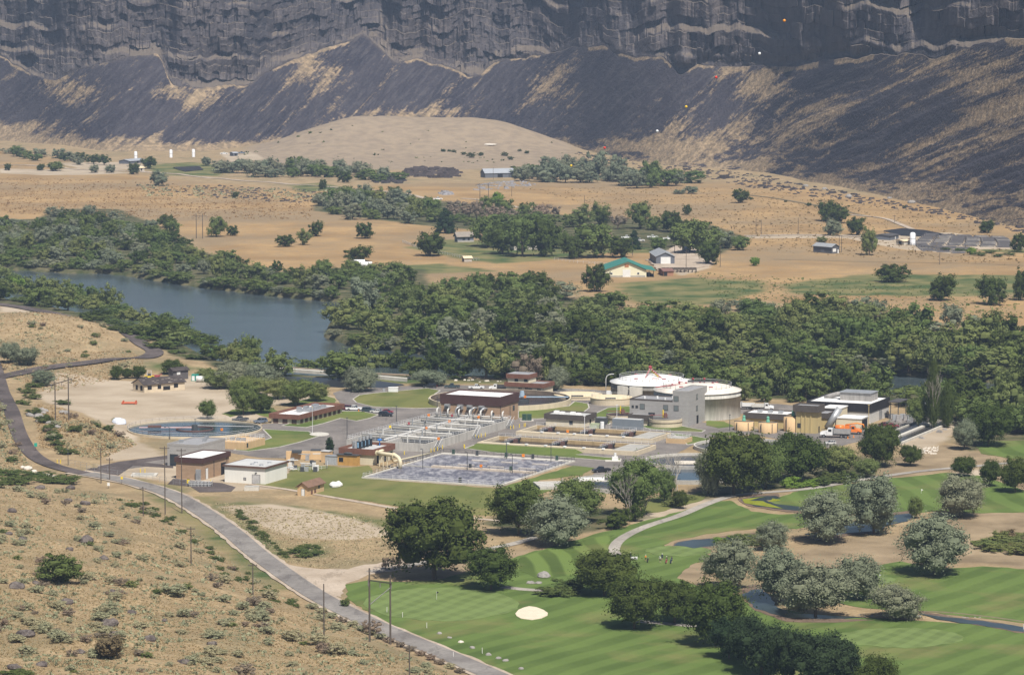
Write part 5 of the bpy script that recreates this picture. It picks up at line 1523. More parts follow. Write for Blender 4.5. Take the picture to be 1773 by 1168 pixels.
def vehicle(kind, px, py, ang, col, label, cat=None, sc=1.0):
    """local +X is the front"""
    p = on(px, py)
    names = {'pickup': "pickup_truck", 'suv': "parked_suv", 'car': "parked_car"}
    b = empty(names[kind], p, label, cat or {'pickup': "pickup truck", 'suv': "car", 'car': "car"}[kind], "vehicles parked at the plant", R(ang))
    b.scale = (sc,) * 3
    hw = .98 if kind != 'car' else .9
    if kind == 'pickup':
        L = 5.9
        body = [(-2.95, .5), (-2.95, 1.15), (-.62, 1.17), (1.25, 1.15), (2.75, 1.06), (2.95, .9), (2.95, .45), (2.35, .42), (2.2, .75), (1.6, .75), (1.45, .38), (-1.35, .38), (-1.5, .75), (-2.1, .75), (-2.25, .42)]
        cab = [(-.7, 1.16), (-.55, 1.8), (.55, 1.84), (1.3, 1.16)]
        MB().box(-2.8, -.75, -.8, .8, 1.172, 1.19).build("truck_bed", M("bed_liner", (0.04, 0.04, 0.045)), b)
        wx = (-1.8, 1.9); r = .4
    elif kind == 'suv':
        body = [(-2.35, .5), (-2.4, 1.1), (-2.3, 1.15), (1.1, 1.15), (2.2, 1.02), (2.38, .85), (2.38, .45), (1.9, .4), (1.78, .72), (1.2, .72), (1.08, .36), (-1.0, .36), (-1.12, .72), (-1.7, .72), (-1.82, .4)]
        cab = [(-2.3, 1.14), (-2.05, 1.74), (.3, 1.8), (1.15, 1.14)]
        wx = (-1.41, 1.49); r = .37
    else:
        body = [(-2.25, .5), (-2.3, .95), (-1.6, 1.02), (.9, .98), (2.1, .82), (2.25, .6), (2.25, .38), (1.85, .34), (1.72, .62), (1.2, .62), (1.08, .3), (-.95, .3), (-1.08, .62), (-1.6, .62), (-1.72, .36)]
        cab = [(-1.75, 1.0), (-1.1, 1.42), (.1, 1.45), (1.0, .97)]
        wx = (-1.34, 1.46); r = .33
    n = len(body)
    MB().prof(body, -hw, hw, [0.0 if q[1] < .6 else .05 for q in body]).build("body", col, b)
    g_ = MB().prof(cab, -hw + .08, hw - .08, [0.02, .2, .2, .02]).build("cabin_glass", CARGL, b)
    z1_ = cab[1][1]
    MB().prof([(cab[1][0] - .03, z1_ - .02), (cab[1][0] - .03, z1_ + .05), (cab[2][0] + .03, cab[2][1] + .05), (cab[2][0] + .03, cab[2][1] - .02)], -hw + .26, hw - .26).build("roof", col, b)
    m = MB()
    for q in (.05, .38, .75):
        for s_ in (-1, 1):
            xx = cab[0][0] + (cab[3][0] - cab[0][0]) * q
            xt = cab[1][0] + (cab[2][0] - cab[1][0]) * q
            m.tube([(xx, s_ * (hw - .09), cab[0][1]), (xt, s_ * (hw - .27), z1_)], .06, 4)
    m.build("pillar", col, b)
    for s_ in (-1, 1):
        xf = max(q[0] for q in body); xr = min(q[0] for q in body)
        MB().box(xf - .04, xf + .03, s_ * .72 - .2, s_ * .72 + .2, .68, .86).build("headlight", HLM, b)
        MB().box(xr - .03, xr + .06, s_ * .78 - .12, s_ * .78 + .12, .7, 1.0).build("tail_light", TLM, b)
    MB().box(xf - .1, xf + .05, -.9, .9, .42, .58).build("bumper", GALV, b)
    wheels(b, wx, hw, r)
    return b
BLKP, WHP = paint("black_paint", (0.015, 0.016, 0.02)), paint("vehicle_white_paint", (0.75, 0.75, 0.74))
vehicle('pickup', 416, 729, 215, paint("charcoal_paint", (0.05, 0.05, 0.055)), "dark grey pickup parked under the two shade trees")
vehicle('suv', 451, 732, 205, paint("steel_blue_paint", (0.12, 0.15, 0.2)), "grey blue suv left of the office")
vehicle('suv', 597, 709, 160, paint("maroon_paint", (0.14, 0.02, 0.035)), "maroon suv at the office corner")
vehicle('pickup', 613, 710, -8, WHP, "white pickup beside the maroon suv")
vehicle('suv', 638, 713, -15, paint("dark_teal_paint", (0.04, 0.06, 0.07)), "dark suv between white pickup and silver car")
vehicle('car', 652, 714.5, 165, paint("silver_paint", (0.55, 0.54, 0.52)), "small pale silver car in the lot")
vehicle('car', 671, 715, -14, paint("red_car_paint", (0.25, 0.02, 0.03)), "dark red car behind the black suv")
vehicle('suv', 668, 720.5, -10, BLKP, "black suv nearest the lawn tip in the lot", sc=1.05)
vehicle('suv', 745, 671.5, 176, BLKP, "black suv farthest left on the river drive", sc=1.05)
vehicle('pickup', 783, 671.5, 176, paint("dark_teal_paint", (0.04, 0.06, 0.07)), "dark green pickup on the river drive")
vehicle('pickup', 825, 673, -3, WHP, "white pickup on the river drive")
vehicle('pickup', 1041, 817, 205, BLKP, "dark pickup on the lane by the bright lawn")
vehicle('suv', 1438, 769, 190, paint("silver_paint", (0.55, 0.54, 0.52)), "small utility cart with red stripe below the dump truck", sc=.75)
vehicle('car', 1546, 739.5, -10, paint("red_car_paint", (0.25, 0.02, 0.03)), "dark red car right of the white block building")
vehicle('car', 1533, 737.5, -10, paint("maroon_paint", (0.14, 0.02, 0.035)), "maroon car half hidden at the block building corner")

def truck(px, py, ang, cabm, bodym, label, kind, sc=1.0):
    p = on(px, py)
    b = empty("dump_truck" if kind == 'dump' else "crane_truck", p, label, "truck", "heavy trucks", R(ang))
    b.scale = (sc,) * 3
    MB().box(-4.4, 4.0, -.45, .45, .75, 1.05).build("chassis", STEEL, b)
    MB().prof([(2.3, .7), (2.3, 1.85), (2.6, 2.0), (3.9, 1.75), (4.15, 1.5), (4.15, .7)], -1.05, 1.05, [0, .0, .1, .15, .1, 0]).build("bonnet", cabm, b)
    MB().prof([(.55, .8), (.55, 2.75), (1.9, 2.8), (2.3, 1.9), (2.3, .8)], -1.15, 1.15, [0, .06, .06, 0, 0]).build("cab", cabm, b)
    MB().prof([(1.92, 2.66), (2.3, 1.96), (2.33, 1.98), (1.97, 2.7)], -1.0, 1.0).build("windscreen", CARGL, b)
    for s_ in (-1, 1):
        y0 = s_ * 1.13
        MB().box(.85, 1.8, min(y0, y0 + s_ * .05), max(y0, y0 + s_ * .05), 1.85, 2.55).build("side_window", CARGL, b)
        MB().box(4.1, 4.2, s_ * .8 - .15, s_ * .8 + .15, 1.05, 1.35).build("headlight", HLM, b)
        MB().tube([(.4, s_ * .95, 1), (.4, s_ * .95, 3.2)], .09, 6).build("exhaust", GALV, b)
        MB().box(3.2, 4.0, s_ * 1.1 - .15, s_ * 1.1 + .15, .95, 1.05).build("fender", cabm, b)
    MB().box(4.16, 4.24, -.6, .6, .95, 1.65).build("grille", GALV, b)
    if kind == 'dump':
        MB().box(-4.7, .2, -1.25, -1.15, 1.25, 2.5).build("box_side", bodym, b); MB().box(-4.7, .2, 1.15, 1.25, 1.25, 2.5).build("box_side", bodym, b)
        MB().box(-4.7, .2, -1.14, 1.14, 1.2, 1.35).build("box_floor", STEEL, b); MB().box(.1, .22, -1.14, 1.14, 1.36, 2.7).build("box_front", bodym, b); MB().box(-4.72, -4.6, -1.14, 1.14, 1.36, 2.4).build("tailgate", bodym, b)
    else:
        m = MB(); m.tube([(-4.4, 0, 2.0), (-1.6, 0, 2.0)], .95, 14); m.build("debris_tank", bodym, b, True)
        MB().box(-1.5, .3, -1.1, 1.1, 1.1, 2.9, .1, .1).build("engine_box", bodym, b)
        MB().tube([(-1.2, 0, 3.0), (2.6, 0, 3.6), (4.6, 0, 3.2), (4.9, 0, 2.2)], .22, 7).build("boom", ORNG, b, True)
        MB().box(-4.6, .3, -1.15, 1.15, .95, 1.09).build("deck", bodym, b)
    wheels(b, (-3.4, -2.1, 3.1), 1.15, .52, .34)
truck(1322, 709.5, -8, WHP, M("dump_box_paint", (0.62, 0.60, 0.55), .6, .2, 2), "white dump truck parked behind the long low building", 'dump', .9)
truck(1286, 708, 172, WHP, WHP, "white truck partly hidden by the concrete digester", 'dump', .9)
truck(1445, 757, 170, WHP, M("grey_dump_box", (0.34, 0.33, 0.32), .6, .25, 2), "white cab dump truck with grey box by the hopper", 'dump', 1.15)
truck(1470, 751, -8, paint("truck_orange_paint", (0.78, 0.2, 0.03)), paint("truck_orange_paint", (0.78, 0.2, 0.03)), "orange vacuum truck in front of the truck bay", 'crane', 1.05)
truck(1054, 687, 90, WHP, WHP, "white truck end-on beside the dark digester", 'dump', .8)
# flatbed with dark load by the control building
truck(862, 675, 178, WHP, M("dark_load", (0.07, 0.07, 0.075), .8, .3), "truck with black load at the control building", 'dump', .8)
# far small vehicles
for x, y, a, c_, l in ((388, 267, 5, WHP, "tiny white van near the far silos"), (758, 346, 10, WHP, "white pickup on the far track by the bare trees"), (418, 266, 0, paint("steel_blue_paint", (0.12, 0.15, 0.2)), "blue grey truck at the far silos"),
                       (1085, 413, 0, WHP, "white trailer behind the farm trees, left"), (1130, 412, 0, WHP, "white trailer behind the farm trees, right"), (1157, 415, 0, WHP, "pale trailer nearest the large farm trees"), (1107, 418, 0, paint("silver_paint", (0.55, 0.54, 0.52)), "silver car behind the farm spruce")):
    vehicle('pickup', x, y, a, c_, l, sc=1.1)

# ------------------------------------------------------------------ poles, lamps
def pole(px, py, top, label, name="utility_pole", r=.17, arm=2.4, dist=0, cat="pole", group="wooden utility poles"):
    p = on(px, py)
    H = height_to(p, top)
    r = max(r, .17)
    b = empty(name, p, label, cat, group)
    MB().tube([(0, 0, -.5), (0, 0, H)], r, 8, r * .7).build("post", WOOD, b)
    if arm:
        MB().box(-arm / 2, arm / 2, -.12, .12, H - .7, H - .5).build("crossarm", WOOD, b)
        for q in (-.45, 0, .45):
            MB().cyl(arm * q, 0, H - .5, H - .25, .07, .05, 6).build("insulator", M("brown_porcelain", (0.25, 0.22, 0.2)), b)
    return b, p, H
def hframe(x1, y1, x2, y2, t1, label, armz=.93, over=3.0, brace=True):
    p, q = on(x1, y1), on(x2, y2)
    b = empty("transmission_pole", p, label, "power pole", "two legged power poles")
    d = q - p
    H = height_to(p, t1)
    MB().tube([(0, 0, -.5), (0, 0, H)], .24, 8, .17).build("post", WOOD, b)
    MB().tube([(d.x, d.y, d.z - .5), (d.x, d.y, d.z + H)], .24, 8, .17).build("post", WOOD, b)
    dn = Vector((d.x, d.y, 0)).normalized()
    zA = H * armz
    a0 = Vector((0, 0, zA)) - dn * over; a1 = Vector((d.x, d.y, zA + d.z)) + dn * over
    MB().tube([a0, a1], .17, 4).build("crossarm", WOOD, b)
    if brace:
        MB().tube([(0, 0, H * .5), (d.x, d.y, d.z + H * .82)], .1, 4).build("brace", M("grey_timber", (0.3, 0.28, 0.26)), b)
    MB().tube([a0 + dn * .3, (0, 0, H)], .06, 4).build("stay", WOOD, b); MB().tube([a1 - dn * .3, (d.x, d.y, d.z + H)], .06, 4).build("stay", WOOD, b)
    for u in (a0, a0.lerp(a1, .5), a1):
        MB().tube([u, u - Vector((0, 0, 1.3))], .1, 6).build("insulator", M("grey_porcelain", (0.22, 0.2, 0.2)), b)
    return b
hframe(640, 1110, 676, 1115, 983, "big two legged wooden power pole by the road fork", .86, 2.2)
hframe(96, 735, 119, 727, 661, "two legged wooden power pole left of the dirt yard", .95, 2.4, False)
hframe(340, 413, 351, 413, 370, "distant two legged power pole in the golden field", .9, 2.5)
hframe(831, 348, 846, 348, 318, "distant two legged power pole by the rubble heap", .95, 3)
pole(561, 1101, 1010, "single tall post beside the road without crossarm", arm=0)
pole(286, 890, 772, "left one of two tall poles by the road apron", arm=2.8)
pole(315, 888, 776, "right one of two tall poles by the road apron", arm=2.8)
pole(175, 836, 774, "left pole at the gate area", arm=2.4)
pole(190, 831, 792, "right pole at the gate area", arm=2)
pole(331, 975, 911, "short pole on the dry slope left of the road", arm=2.2)
pole(438, 1030, 974, "slender brown pole on the slope among sagebrush", arm=2.2)
pole(709, 1172, 1116, "pole cut by the bottom edge below the road", arm=2.6)
pole(248, 893, 842, "thin pole on the dry slope near the crest", arm=2)
for x, y, t, l in ((1309, 405, 378, "left one of the pair of poles in the golden field"), (1318, 407, 380, "right one of the pair of poles in the golden field"), (1382, 405, 377, "single pole behind the grey field shed"), (1453, 437, 407, "left pole beside the grey field shed"), (1457, 437, 407, "right pole beside the grey field shed"),
                   (1627, 458, 437, "pole in the field right of the raceways"), (1247, 462, 425, "pole by the dark round tree at the farmyard"), (1188, 470, 432, "thin pole behind the red roofed shed"), (1168, 440, 418, "pole by the metal garage"), (1012, 365, 338, "thin pole in the far golden field"), (1095, 443, 415, "thin white topped pole by the green barn"), (1549, 386, 372, "small pole with white boxes on the bank"), (854, 311, 290, "pole in front of the far metal roof"), (886, 340, 322, "thin pole right of the rubble heap")):
    pole(x, y, t, l, arm=1.6 if x in (1453, 1457, 1247, 1549) else 0, r=.15)
def lamp(px, py, top, label, arm=1.6, col=STEEL, r=.1, side=-1):
    p = on(px, py); H = height_to(p, top)
    b = empty("lamp_post", p, label, "lamp post", "plant lamp posts")
    MB().tube([(0, 0, 0), (0, 0, H)], r * 1.3, 6, r).build("post", col, b)
    if arm:
        MB().tube([(0, 0, H), (side * arm * .5, 0, H + .35), (side * arm, 0, H + .3)], r * .7, 5).build("arm", col, b)
    MB().box(side * arm - .35, side * arm + .35, -.18, .18, H + .15, H + .35).build("lamp_head", col, b)
Zs = lambda b_, k, x, y: (b_[0] + x / k, b_[1] + y / k)
lamp(294, 760, 740, "lamp post at the near rim of the blue clarifier", 1.6)
lamp(338, 732, 727, "small lamp at the far rim of blue clarifier", 0, r=.08)
lamp(601, 760, 724.5, "black lamp post at the edge of the parking lot", 0)
lamp(686.5, 738, 704, "black lamp post between lot and aeration tanks", 0)
lamp(757, 722, 688, "black lamp post left of the tan brick wall", 0)
lamp(736, 769, 732, "dark lamp post within the aeration tanks", 0)
lamp(819, 748, 707, "dark lamp post in front of the air ducts", .8)
lamp(788, 767, 755, "short dark post at the aeration outer wall", 0)
lamp(732, 812, 778, "thin post at the left of the frothy basin", .4)
lamp(809, 814, 783, "thin post at the far channel of the frothy basin", .4)
lamp(887, 820, 787, "thin lamp post right of centre in the frothy basin", .4)
lamp(877, 795, 765, "thin post by the long lawn strip, left", .3)
lamp(954, 801, 770, "thin post by the long lawn strip, right", .3)
lamp(1012, 757, 721, "white post in front of dark banded building", 0, RAILM)
lamp(1068, 735, 702, "white post behind the grey container", 0, RAILM)
lamp(1263.5, 745, 719, "thin dark lamp post by the digester lawn", 0)
lamp(1504, 735, 702, "ochre post at corner of white block building", 0, OCHRE)
lamp(118, 805, 779, "dark post with lamp at the road bend gate", .3)
# tall curved street lamp
p = on(1049, 690); H = height_to(p, 655)
b = empty("street_lamp", p, "tall pale curved street lamp left of the dark digester", "street lamp")
MB().tube([(0, 0, 0), (0, 0, H), (.4, 0, H + 1.0), (1.2, 0, H + 1.5), (2.4, 0, H + 1.7)], .14, 7).build("post", RAILM, b, True); MB().box(2.0, 3.0, -.2, .2, H + 1.55, H + 1.75).build("lamp_head", RAILM, b)
# flagpole
p = on(541, 752); H = height_to(p, 705)
b = empty("flagpole", p, "thin white flagpole on a small island before the office", "flagpole")
MB().tube([(0, 0, 0), (0, 0, H)], .1, 6, .05).build("post", RAILM, b); MB().ball((0, 0, H), .15, 8, 5).build("finial", YELL, b)
sheet("traffic_island", ell(553, 752, 17, 3.2, 24), 0, .22, CONCL, "small concrete island round the flagpole")
# fences
def fence(pts, label, mat, h=1.6, gap=3.0, r=.05, name="fence", cat="fence"):
    P = [on(*q) for q in pts]
    b = empty(name, P[0], label, cat)
    for a, c_ in zip(P, P[1:]):
        k = max(1, int((c_ - a).length / gap))
        for i in range(k):
            q = a.lerp(c_, i / k) - P[0]
            MB().tube([q, q + Vector((0, 0, h))], r, 5).build("post", mat, b)
        m = MB()
        for hh in (h * .95, h * .5):
            m.tube([a - P[0] + Vector((0, 0, hh)), c_ - P[0] + Vector((0, 0, hh))], r * .7, 4)
        m.build("rail", mat, b)
FWH = M("fence_white_paint", (0.66, 0.65, 0.62), .8, .15)
fence([(697, 420), (730, 433), (800, 447), (830, 452)], "white post and rail fence round the farm lawn", FWH, 1.6, 3.5, .13)
fence([(960, 450), (1000, 455), (1060, 460)], "pale farm fence left of the green roofed barn", FWH, 1.4, 4, .1)
fence([(150, 818), (230, 826), (300, 838), (345, 845)], "thin wire fence along the road at the gate", GALV, 1.8, 3, .045)
fence([(620, 800), (700, 800), (790, 795), (1000, 812)], "thin wire fence behind the frothy basin", GALV, 1.5, 4, .035)
fence([(120, 805), (160, 812), (200, 818)], "short wire fence at the plant gate", GALV, 1.8, 3, .045)
fence([(1552, 420), (1600, 430), (1650, 436)], "dark rail fence round the fish raceways", STEEL, 1.6, 4, .12)

# ------------------------------------------------------------------ marker balls on the power line over the canyon
MK = [(989, 287, "yellow"), (1047, 256, "red"), (1138, 227, "white"), (1188, 185, "yellow"), (1240, 134, "red"), (1315, 93, "white"), (1358, 36, "orange")]
mc = {"yellow": (0.75, 0.5, 0.03), "red": (0.7, 0.06, 0.04), "white": (0.8, 0.8, 0.8), "orange": (0.8, 0.3, 0.03)}
wire1, wire2 = [], []
for i, (x, y, c_) in enumerate(MK):
    dx, dy, dz = ray(x, y)
    D = 1500 - i * 40
    p = Vector((dx * D / dy, D, CAMZ + dz * D / dy))
    (wire1 if i % 2 == 0 else wire2).append(p)
    b = empty("marker_ball", p, c_ + " marker ball " + ["low over the grove by the dry hill", "below the white ball, over the dark slope", "over the middle of the dark slope", "higher up the dark slope", "below the cliff foot", "in front of the lower cliff", "highest, against the cliff"][i], "marker ball", "aerial marker balls on the power line")
    MB().ball((0, 0, 0), .55, 14, 10).build("ball", M("ball_" + c_, mc[c_], .5, .05), b, True)
    MB().tube([(-.75, 0, 0), (.75, 0, 0)], .09, 6).build("clamp", STEEL, b)
for k, wv in enumerate((wire1, wire2)):
    a, c_ = wv[0] + (wv[0] - wv[1]) * 1.5, wv[-1] + (wv[-1] - wv[-2]) * 3
    tag(MB().tube([a] + wv + [c_], .012, 4).build("power_line", STEEL), ["thin power line wire carrying marker balls, first strand", "thin power line wire carrying marker balls, second strand"][k], "wire")

# ------------------------------------------------------------------ farm, old house, far structures
def gable_house(px, py, pxl, pxr, wall, roof, Hw, Hr, label, ang, name="house", cat="house", wallm=None, ridge='x', over=.5):
    f = Fr(px, py, pxl, pxr, H=Hw, ang=ang, z=max(0, on(px, py).z) if py < 560 else 0)
    b = f.root(name, label, cat)
    X, Y = f.X, f.Y
    MB().box(0, X, 0, Y, -.4, Hw).build("wall", wall, b)
    m = MB()
    if ridge == 'x':
        m.add([(0, 0, Hw), (0, Y, Hw), (0, Y / 2, Hw + Hr - .1), (X, 0, Hw), (X, Y, Hw), (X, Y / 2, Hw + Hr - .1)], [(0, 2, 1), (3, 4, 5), (0, 3, 5, 2), (1, 2, 5, 4)])
        m.build("gable_wall", wall, b)
        m = MB(); gable(m, 0, X, 0, Y, Hw, Hw + Hr, over); m.build("roof", roof, b)
    else:
        m.add([(0, 0, Hw), (X, 0, Hw), (X / 2, 0, Hw + Hr - .1), (0, Y, Hw), (X, Y, Hw), (X / 2, Y, Hw + Hr - .1)], [(0, 1, 2), (3, 5, 4), (0, 2, 5, 3), (1, 4, 5, 2)])
        m.build("gable_wall", wall, b)
        m = MB(); gable(m, 0, Y, 0, X, Hw, Hw + Hr, over)
        m.v = [(v[1], Y - v[0], v[2]) for v in m.v]
        m.build("roof", roof, b)
    print(name, round(X, 1), round(Y, 1))
    return f, b
# abandoned house (long face runs away to the right)
f, b = gable_house(250, 680, 230, 320, M("pale_peach_block", (0.62, 0.52, 0.38), .85, .15, .5), M("burnt_shingle", (0.075, 0.062, 0.058), .9, .4, .5), 3.0, 1.9, "derelict pale house with patched dark roof in the dirt yard", 38, "derelict_house")
X = f.X
for q, w_ in ((.13, 1.6), (.37, 1.3), (.55, 2.8), (.78, 1.6)):
    rwin(b, X * q, 1.2 if w_ < 2 else .6, w_, 1.2, "window", DARK, DARK)
for q in (.25, .65):
    lwin(b, f.Y * q, .9, 1.2, 1.5, "window", DARK, DARK)
rg = random.Random(3)
for k in range(16):
    x_ = X * rg.uniform(.05, .95); yy = rg.uniform(-.2, f.Y * .35); z_ = 3 + 1.9 * (yy + .3) / (f.Y / 2) + .12
    MB().box(x_ - .5, x_ + .5, yy - .15, yy + .15, z_, z_ + .08).build("loose_board", M("bare_board", (0.45, 0.4, 0.34)), b)
f, b = gable_house(300, 658, 292, 326, M("grey_shack_board", (0.13, 0.12, 0.12), .9, .3), M("burnt_shingle", (0.075, 0.062, 0.058)), 3.6, 1.0, "dark shack behind the derelict house under a tree", 40, "shack", "shack")
rwin(b, f.X * .35, 2.0, 1.6, 1.2, "window", DOORW)
for k in range(2):
    p = at(335 + 7 * k, 659)
    b = empty("portable_toilet", p, ["left green and white portable toilet by the dirt yard", "right green and white portable toilet by the dirt yard"][k], "portable toilet")
    MB().box(-.7, .7, -.7, .7, 0, 2.4).build("cabin", M("teal_plastic", (0.03, 0.3, 0.24)), b); MB().box(-.5, .5, -.76, -.705, .2, 2.0).build("door", DOORW, b); MB().box(-.75, .75, -.75, .75, 2.402, 2.6, .1, .1).build("roof", M("teal_plastic", (0.03, 0.3, 0.24)), b)
b = empty("water_tank", at(347, 661), "white plastic tank beside the portable toilets", "tank")
m = MB(); m.tube([(-1.6, 0, 1.2), (1.6, 0, 1.2)], 1.15, 14); m.build("tank", DOORW, b, True); MB().box(-1.3, 1.3, -.6, .6, 0, .3).build("cradle", STEEL, b)
b = empty("storage_drum", at(359, 659), "blue drum right of the white plastic tank", "drum"); MB().cyl(0, 0, 0, 1.6, .8, .8, 12).build("body", M("blue_tarp", (0.05, 0.2, 0.55)), b); MB().cyl(0, 0, 1.602, 1.7, .85, .85, 12).build("lid", STEEL, b)
b = empty("tractor", at(259, 657), "yellow tractor with grey frame behind the derelict house", "tractor")
MB().box(-1.8, 1.8, -.6, .6, .7, 1.6).build("body", YELL, b); MB().box(-.8, .7, -.7, .7, 1.6, 2.4).build("cab", STEEL, b); m = MB(); m.tube([(-.8, -.7, 1.6), (-.8, -.7, 3.6), (.7, -.7, 3.6), (.7, -.7, 1.6)], .1, 5); m.build("roll_bar", RAILM, b); wheels(b, (-1.3, 1.3), .8, .7, .4)
b = empty("red_implement", at(270, 656), "red farm implement next to the yellow tractor", "farm machine")
MB().box(-1.7, 1.7, -.8, .8, .6, 1.6, .3, .1).build("hopper", REDP, b); MB().tube([(-2, 0, .5), (2.4, 0, 1.9)], .15, 6).build("auger", REDP, b); wheels(b, (0,), .9, .45, .25)
b = empty("pipe_crate", at(225, 699), "orange red rack of pipes lying in the dirt yard", "pipe rack")
m = MB()
for k in range(5): m.tube([(-3, -1 + .5 * k, .4 + .1 * (k % 2)), (2.6, -1 + .5 * k, .4 + .1 * (k % 2))], .22, 6)
m.build("pipe", M("faded_red_paint", (0.5, 0.12, 0.06)), b); MB().box(-2.6, -2.2, -1.4, 1.4, 0, 1.2).build("end_frame", M("faded_red_paint", (0.5, 0.12, 0.06)), b); MB().box(2.0, 2.4, -1.4, 1.4, 0, 1.2).build("end_frame", M("faded_red_paint", (0.5, 0.12, 0.06)), b)
def lump(name, p, r, mat, label, cat, seed=1, sx=1, sy=1, sz=.6, kind=None, group=None, n=10, mm=7, rough=.3):
    rg = random.Random(seed)
    m = MB(); m.ball((0, 0, r * sz * .5), r, n, mm, sx, sy, sz)
    ox = rg.uniform(0, 99)
    v2 = []
    for v in m.v:
        k = 1 + rough * 2 * float(fbm(np.array([v[0] * 1.1 / r + ox]), np.array([v[1] * 1.1 / r + v[2] * .8 / r]), seed, 3)[0])
        v2.append((v[0] * k, v[1] * k, max(-.3, v[2] * k)))
    m.v = v2
    o = m.build(name, mat)
    o.location = p; o.rotation_euler.z = rg.uniform(0, 6)
    return tag(o, label, cat, group, kind)
lump("tarp_heap", at(207, 735), 2.2, M("white_blue_tarp", (0.62, 0.66, 0.74), .6, .2, 1), "white tarpaulin heap in the dirt yard left of the clarifier", "tarp heap", 4, 1.3, 1, .7, rough=.5)
lump("tarp_heap", at(440 + 661 / 4.673, 640 + 945 / 4.673), 1.7, M("white_paint2", (0.75, 0.73, 0.7)), "white covered mound on the lawn right of the tan hut", "covered mound", 5, 1.9, 1, .6)

# farm
GRNR = M("teal_metal_roof", (0.045, 0.20, 0.155), .5, .1, .5, .4)
f = Fr(1046, 480, None, 1132, H=3.6, ang=2)
b = empty("barn", f.P, "cream barn with wide teal green roof and white door", "barn", rz=R(2))
X, Y = f.X, 26
bw = M("cream_barn_siding", (0.72, 0.68, 0.50), .7, .08, .4)
x0 = 0; xm = X * .52; xr = X * .83
MB().box(0, xr + X * .02, 0, Y, -.5, 3.8).build("wall", bw, b)
m = MB(); m.add([(0, 0, 3.8), (xr, 0, 3.8), (xm * .92, 0, 7.9)], [(0, 1, 2)]); m.build("gable_wall", bw, b); m = MB(); m.add([(0, Y, 3.8), (xr, Y, 3.8), (xm * .92, Y, 7.9)], [(0, 2, 1)]); m.build("gable_wall", bw, b)
m = MB(); o = 1.0
def slab(x1, z1_, x2, z2, t=.25):
    m.prof([(x1, z1_), (x2, z2), (x2, z2 + t), (x1, z1_ + t)], -o, Y + o)
slab(-1.2, 3.45, xm * .92, 8.1); slab(xm * .92, 8.1, xr, 4.2); slab(xr, 4.2, X + 1, 3.3)
m.build("roof", GRNR, b)
MB().box(xm * .72, xm * 1.02, -.1, -.01, -.2, 4.0).build("door", DOORW, b)
MB().box(xm * .79, xm * .95, -.1, -.01, 5.2, 6.8).build("hay_door", M("rust_panel", (0.45, 0.2, 0.1)), b)
for q in (.28, 1.32):
    w_ = MB().box(xm * q - .7, xm * q + .7, -.08, -.01, 1.4, 2.5).build("window", DOORW, b); MB().box(xm * q - .5, xm * q + .5, -.12, -.085, 1.5, 2.4).build("pane", GLASS, w_)
MB().box(0, xr, -.05, -.005, -.4, .9).build("base_band", CONC, b)
for q in (.9, .99):
    MB().box(X * q, X * q + .3, 0, .3, 0, 3.4).build("post", STEEL, b)
MB().box(xr + X * .03, X, 2, 3, 0, 1.6).build("lean_to_wall", DARK, b)
GREYM = M("blue_grey_metal_siding", (0.14, 0.15, 0.175), .6, .1, .5)
f, b = gable_house(1136, 459, 1125, 1168, GREYM, M("grey_metal_roof", (0.30, 0.31, 0.32), .5, .1), 4.6, 2.2, "grey metal garage with big white door beside the barn", 4, "metal_garage", "garage", ridge='y')
MB().box(f.X * .25, f.X * .78, -.1, -.01, 0, 4.4).build("door", DOORW, b); MB().box(f.X * .0, f.X, -.05, -.005, -.3, .7).build("base_band", CREAM, b)
f, b = gable_house(1440, 439, 1408, 1453, M("dark_metal_siding", (0.10, 0.105, 0.12), .6, .1), M("grey_metal_roof", (0.30, 0.31, 0.32)), 3.6, 1.6, "lone dark grey shed in the golden field", 40, "field_shed", "shed", ridge='y')
rwin(b, f.X * .35, .9, 2.6, 1.8, "window", DOORW); rwin(b, f.X * .85, 0, 1.0, 2.0, "door", DOORW); lwin(b, f.Y * .5, .2, 3, 2, "door", GREYM)
f, b = gable_house(792, 419, 787, 820, M("blue_grey_siding", (0.16, 0.17, 0.2), .7, .1), M("tan_shingle", (0.27, 0.235, 0.20), .9, .2), 3.0, 2.6, "tan roofed farmhouse beside the dark pine", 24, "farmhouse", over=.8)
rwin(b, f.X * .4, 1.0, 1.6, 1.2); rwin(b, f.X * .7, 0, 1.1, 2.1, "door", DARK); MB().box(-.05, f.X, -.6, -.05, -.3, .7).build("terrace", CONC, b)
f, b = gable_house(890, 432, 882, 930, M("pale_siding", (0.5, 0.46, 0.4)), M("tan_shingle", (0.27, 0.235, 0.20)), 3.0, 2.2, "farmhouse mostly hidden by the big trees", 15, "farmhouse")
rwin(b, f.X * .4, 1.0, 1.6, 1.2)
f, b = gable_house(804, 452, 800, 817, M("pale_siding", (0.5, 0.46, 0.4)), M("cream_lid", (0.72, 0.60, 0.40)), 1.6, .9, "small field shelter with cream roof at the white fence", 18, "field_shelter", "shelter")
lwin(b, f.Y * .5, .1, 2, 1.3, "opening", DARK)
f, b = gable_house(1149, 478, 1140, 1166, M("rust_board", (0.36, 0.19, 0.12), .9, .25), M("rust_roof", (0.22, 0.12, 0.1)), 2.6, .8, "rusty red shed right of the green roofed barn", 8, "rusty_shed", "shed")
rwin(b, f.X * .2, .1, 1.6, 2.0, "opening", DARK)
f, b = gable_house(1187, 438, 1181, 1196, GREYM, M("grey_metal_roof", (0.30, 0.31, 0.32)), 2.4, .6, "tiny grey shed beside the large farm trees", 8, "small_shed", "shed")
rwin(b, f.X * .5, 0, 1, 1.8, "door", DOORW)
b = empty("cattle_pen", at(1175, 472), "dark timber cattle pen in the farmyard", "pen")
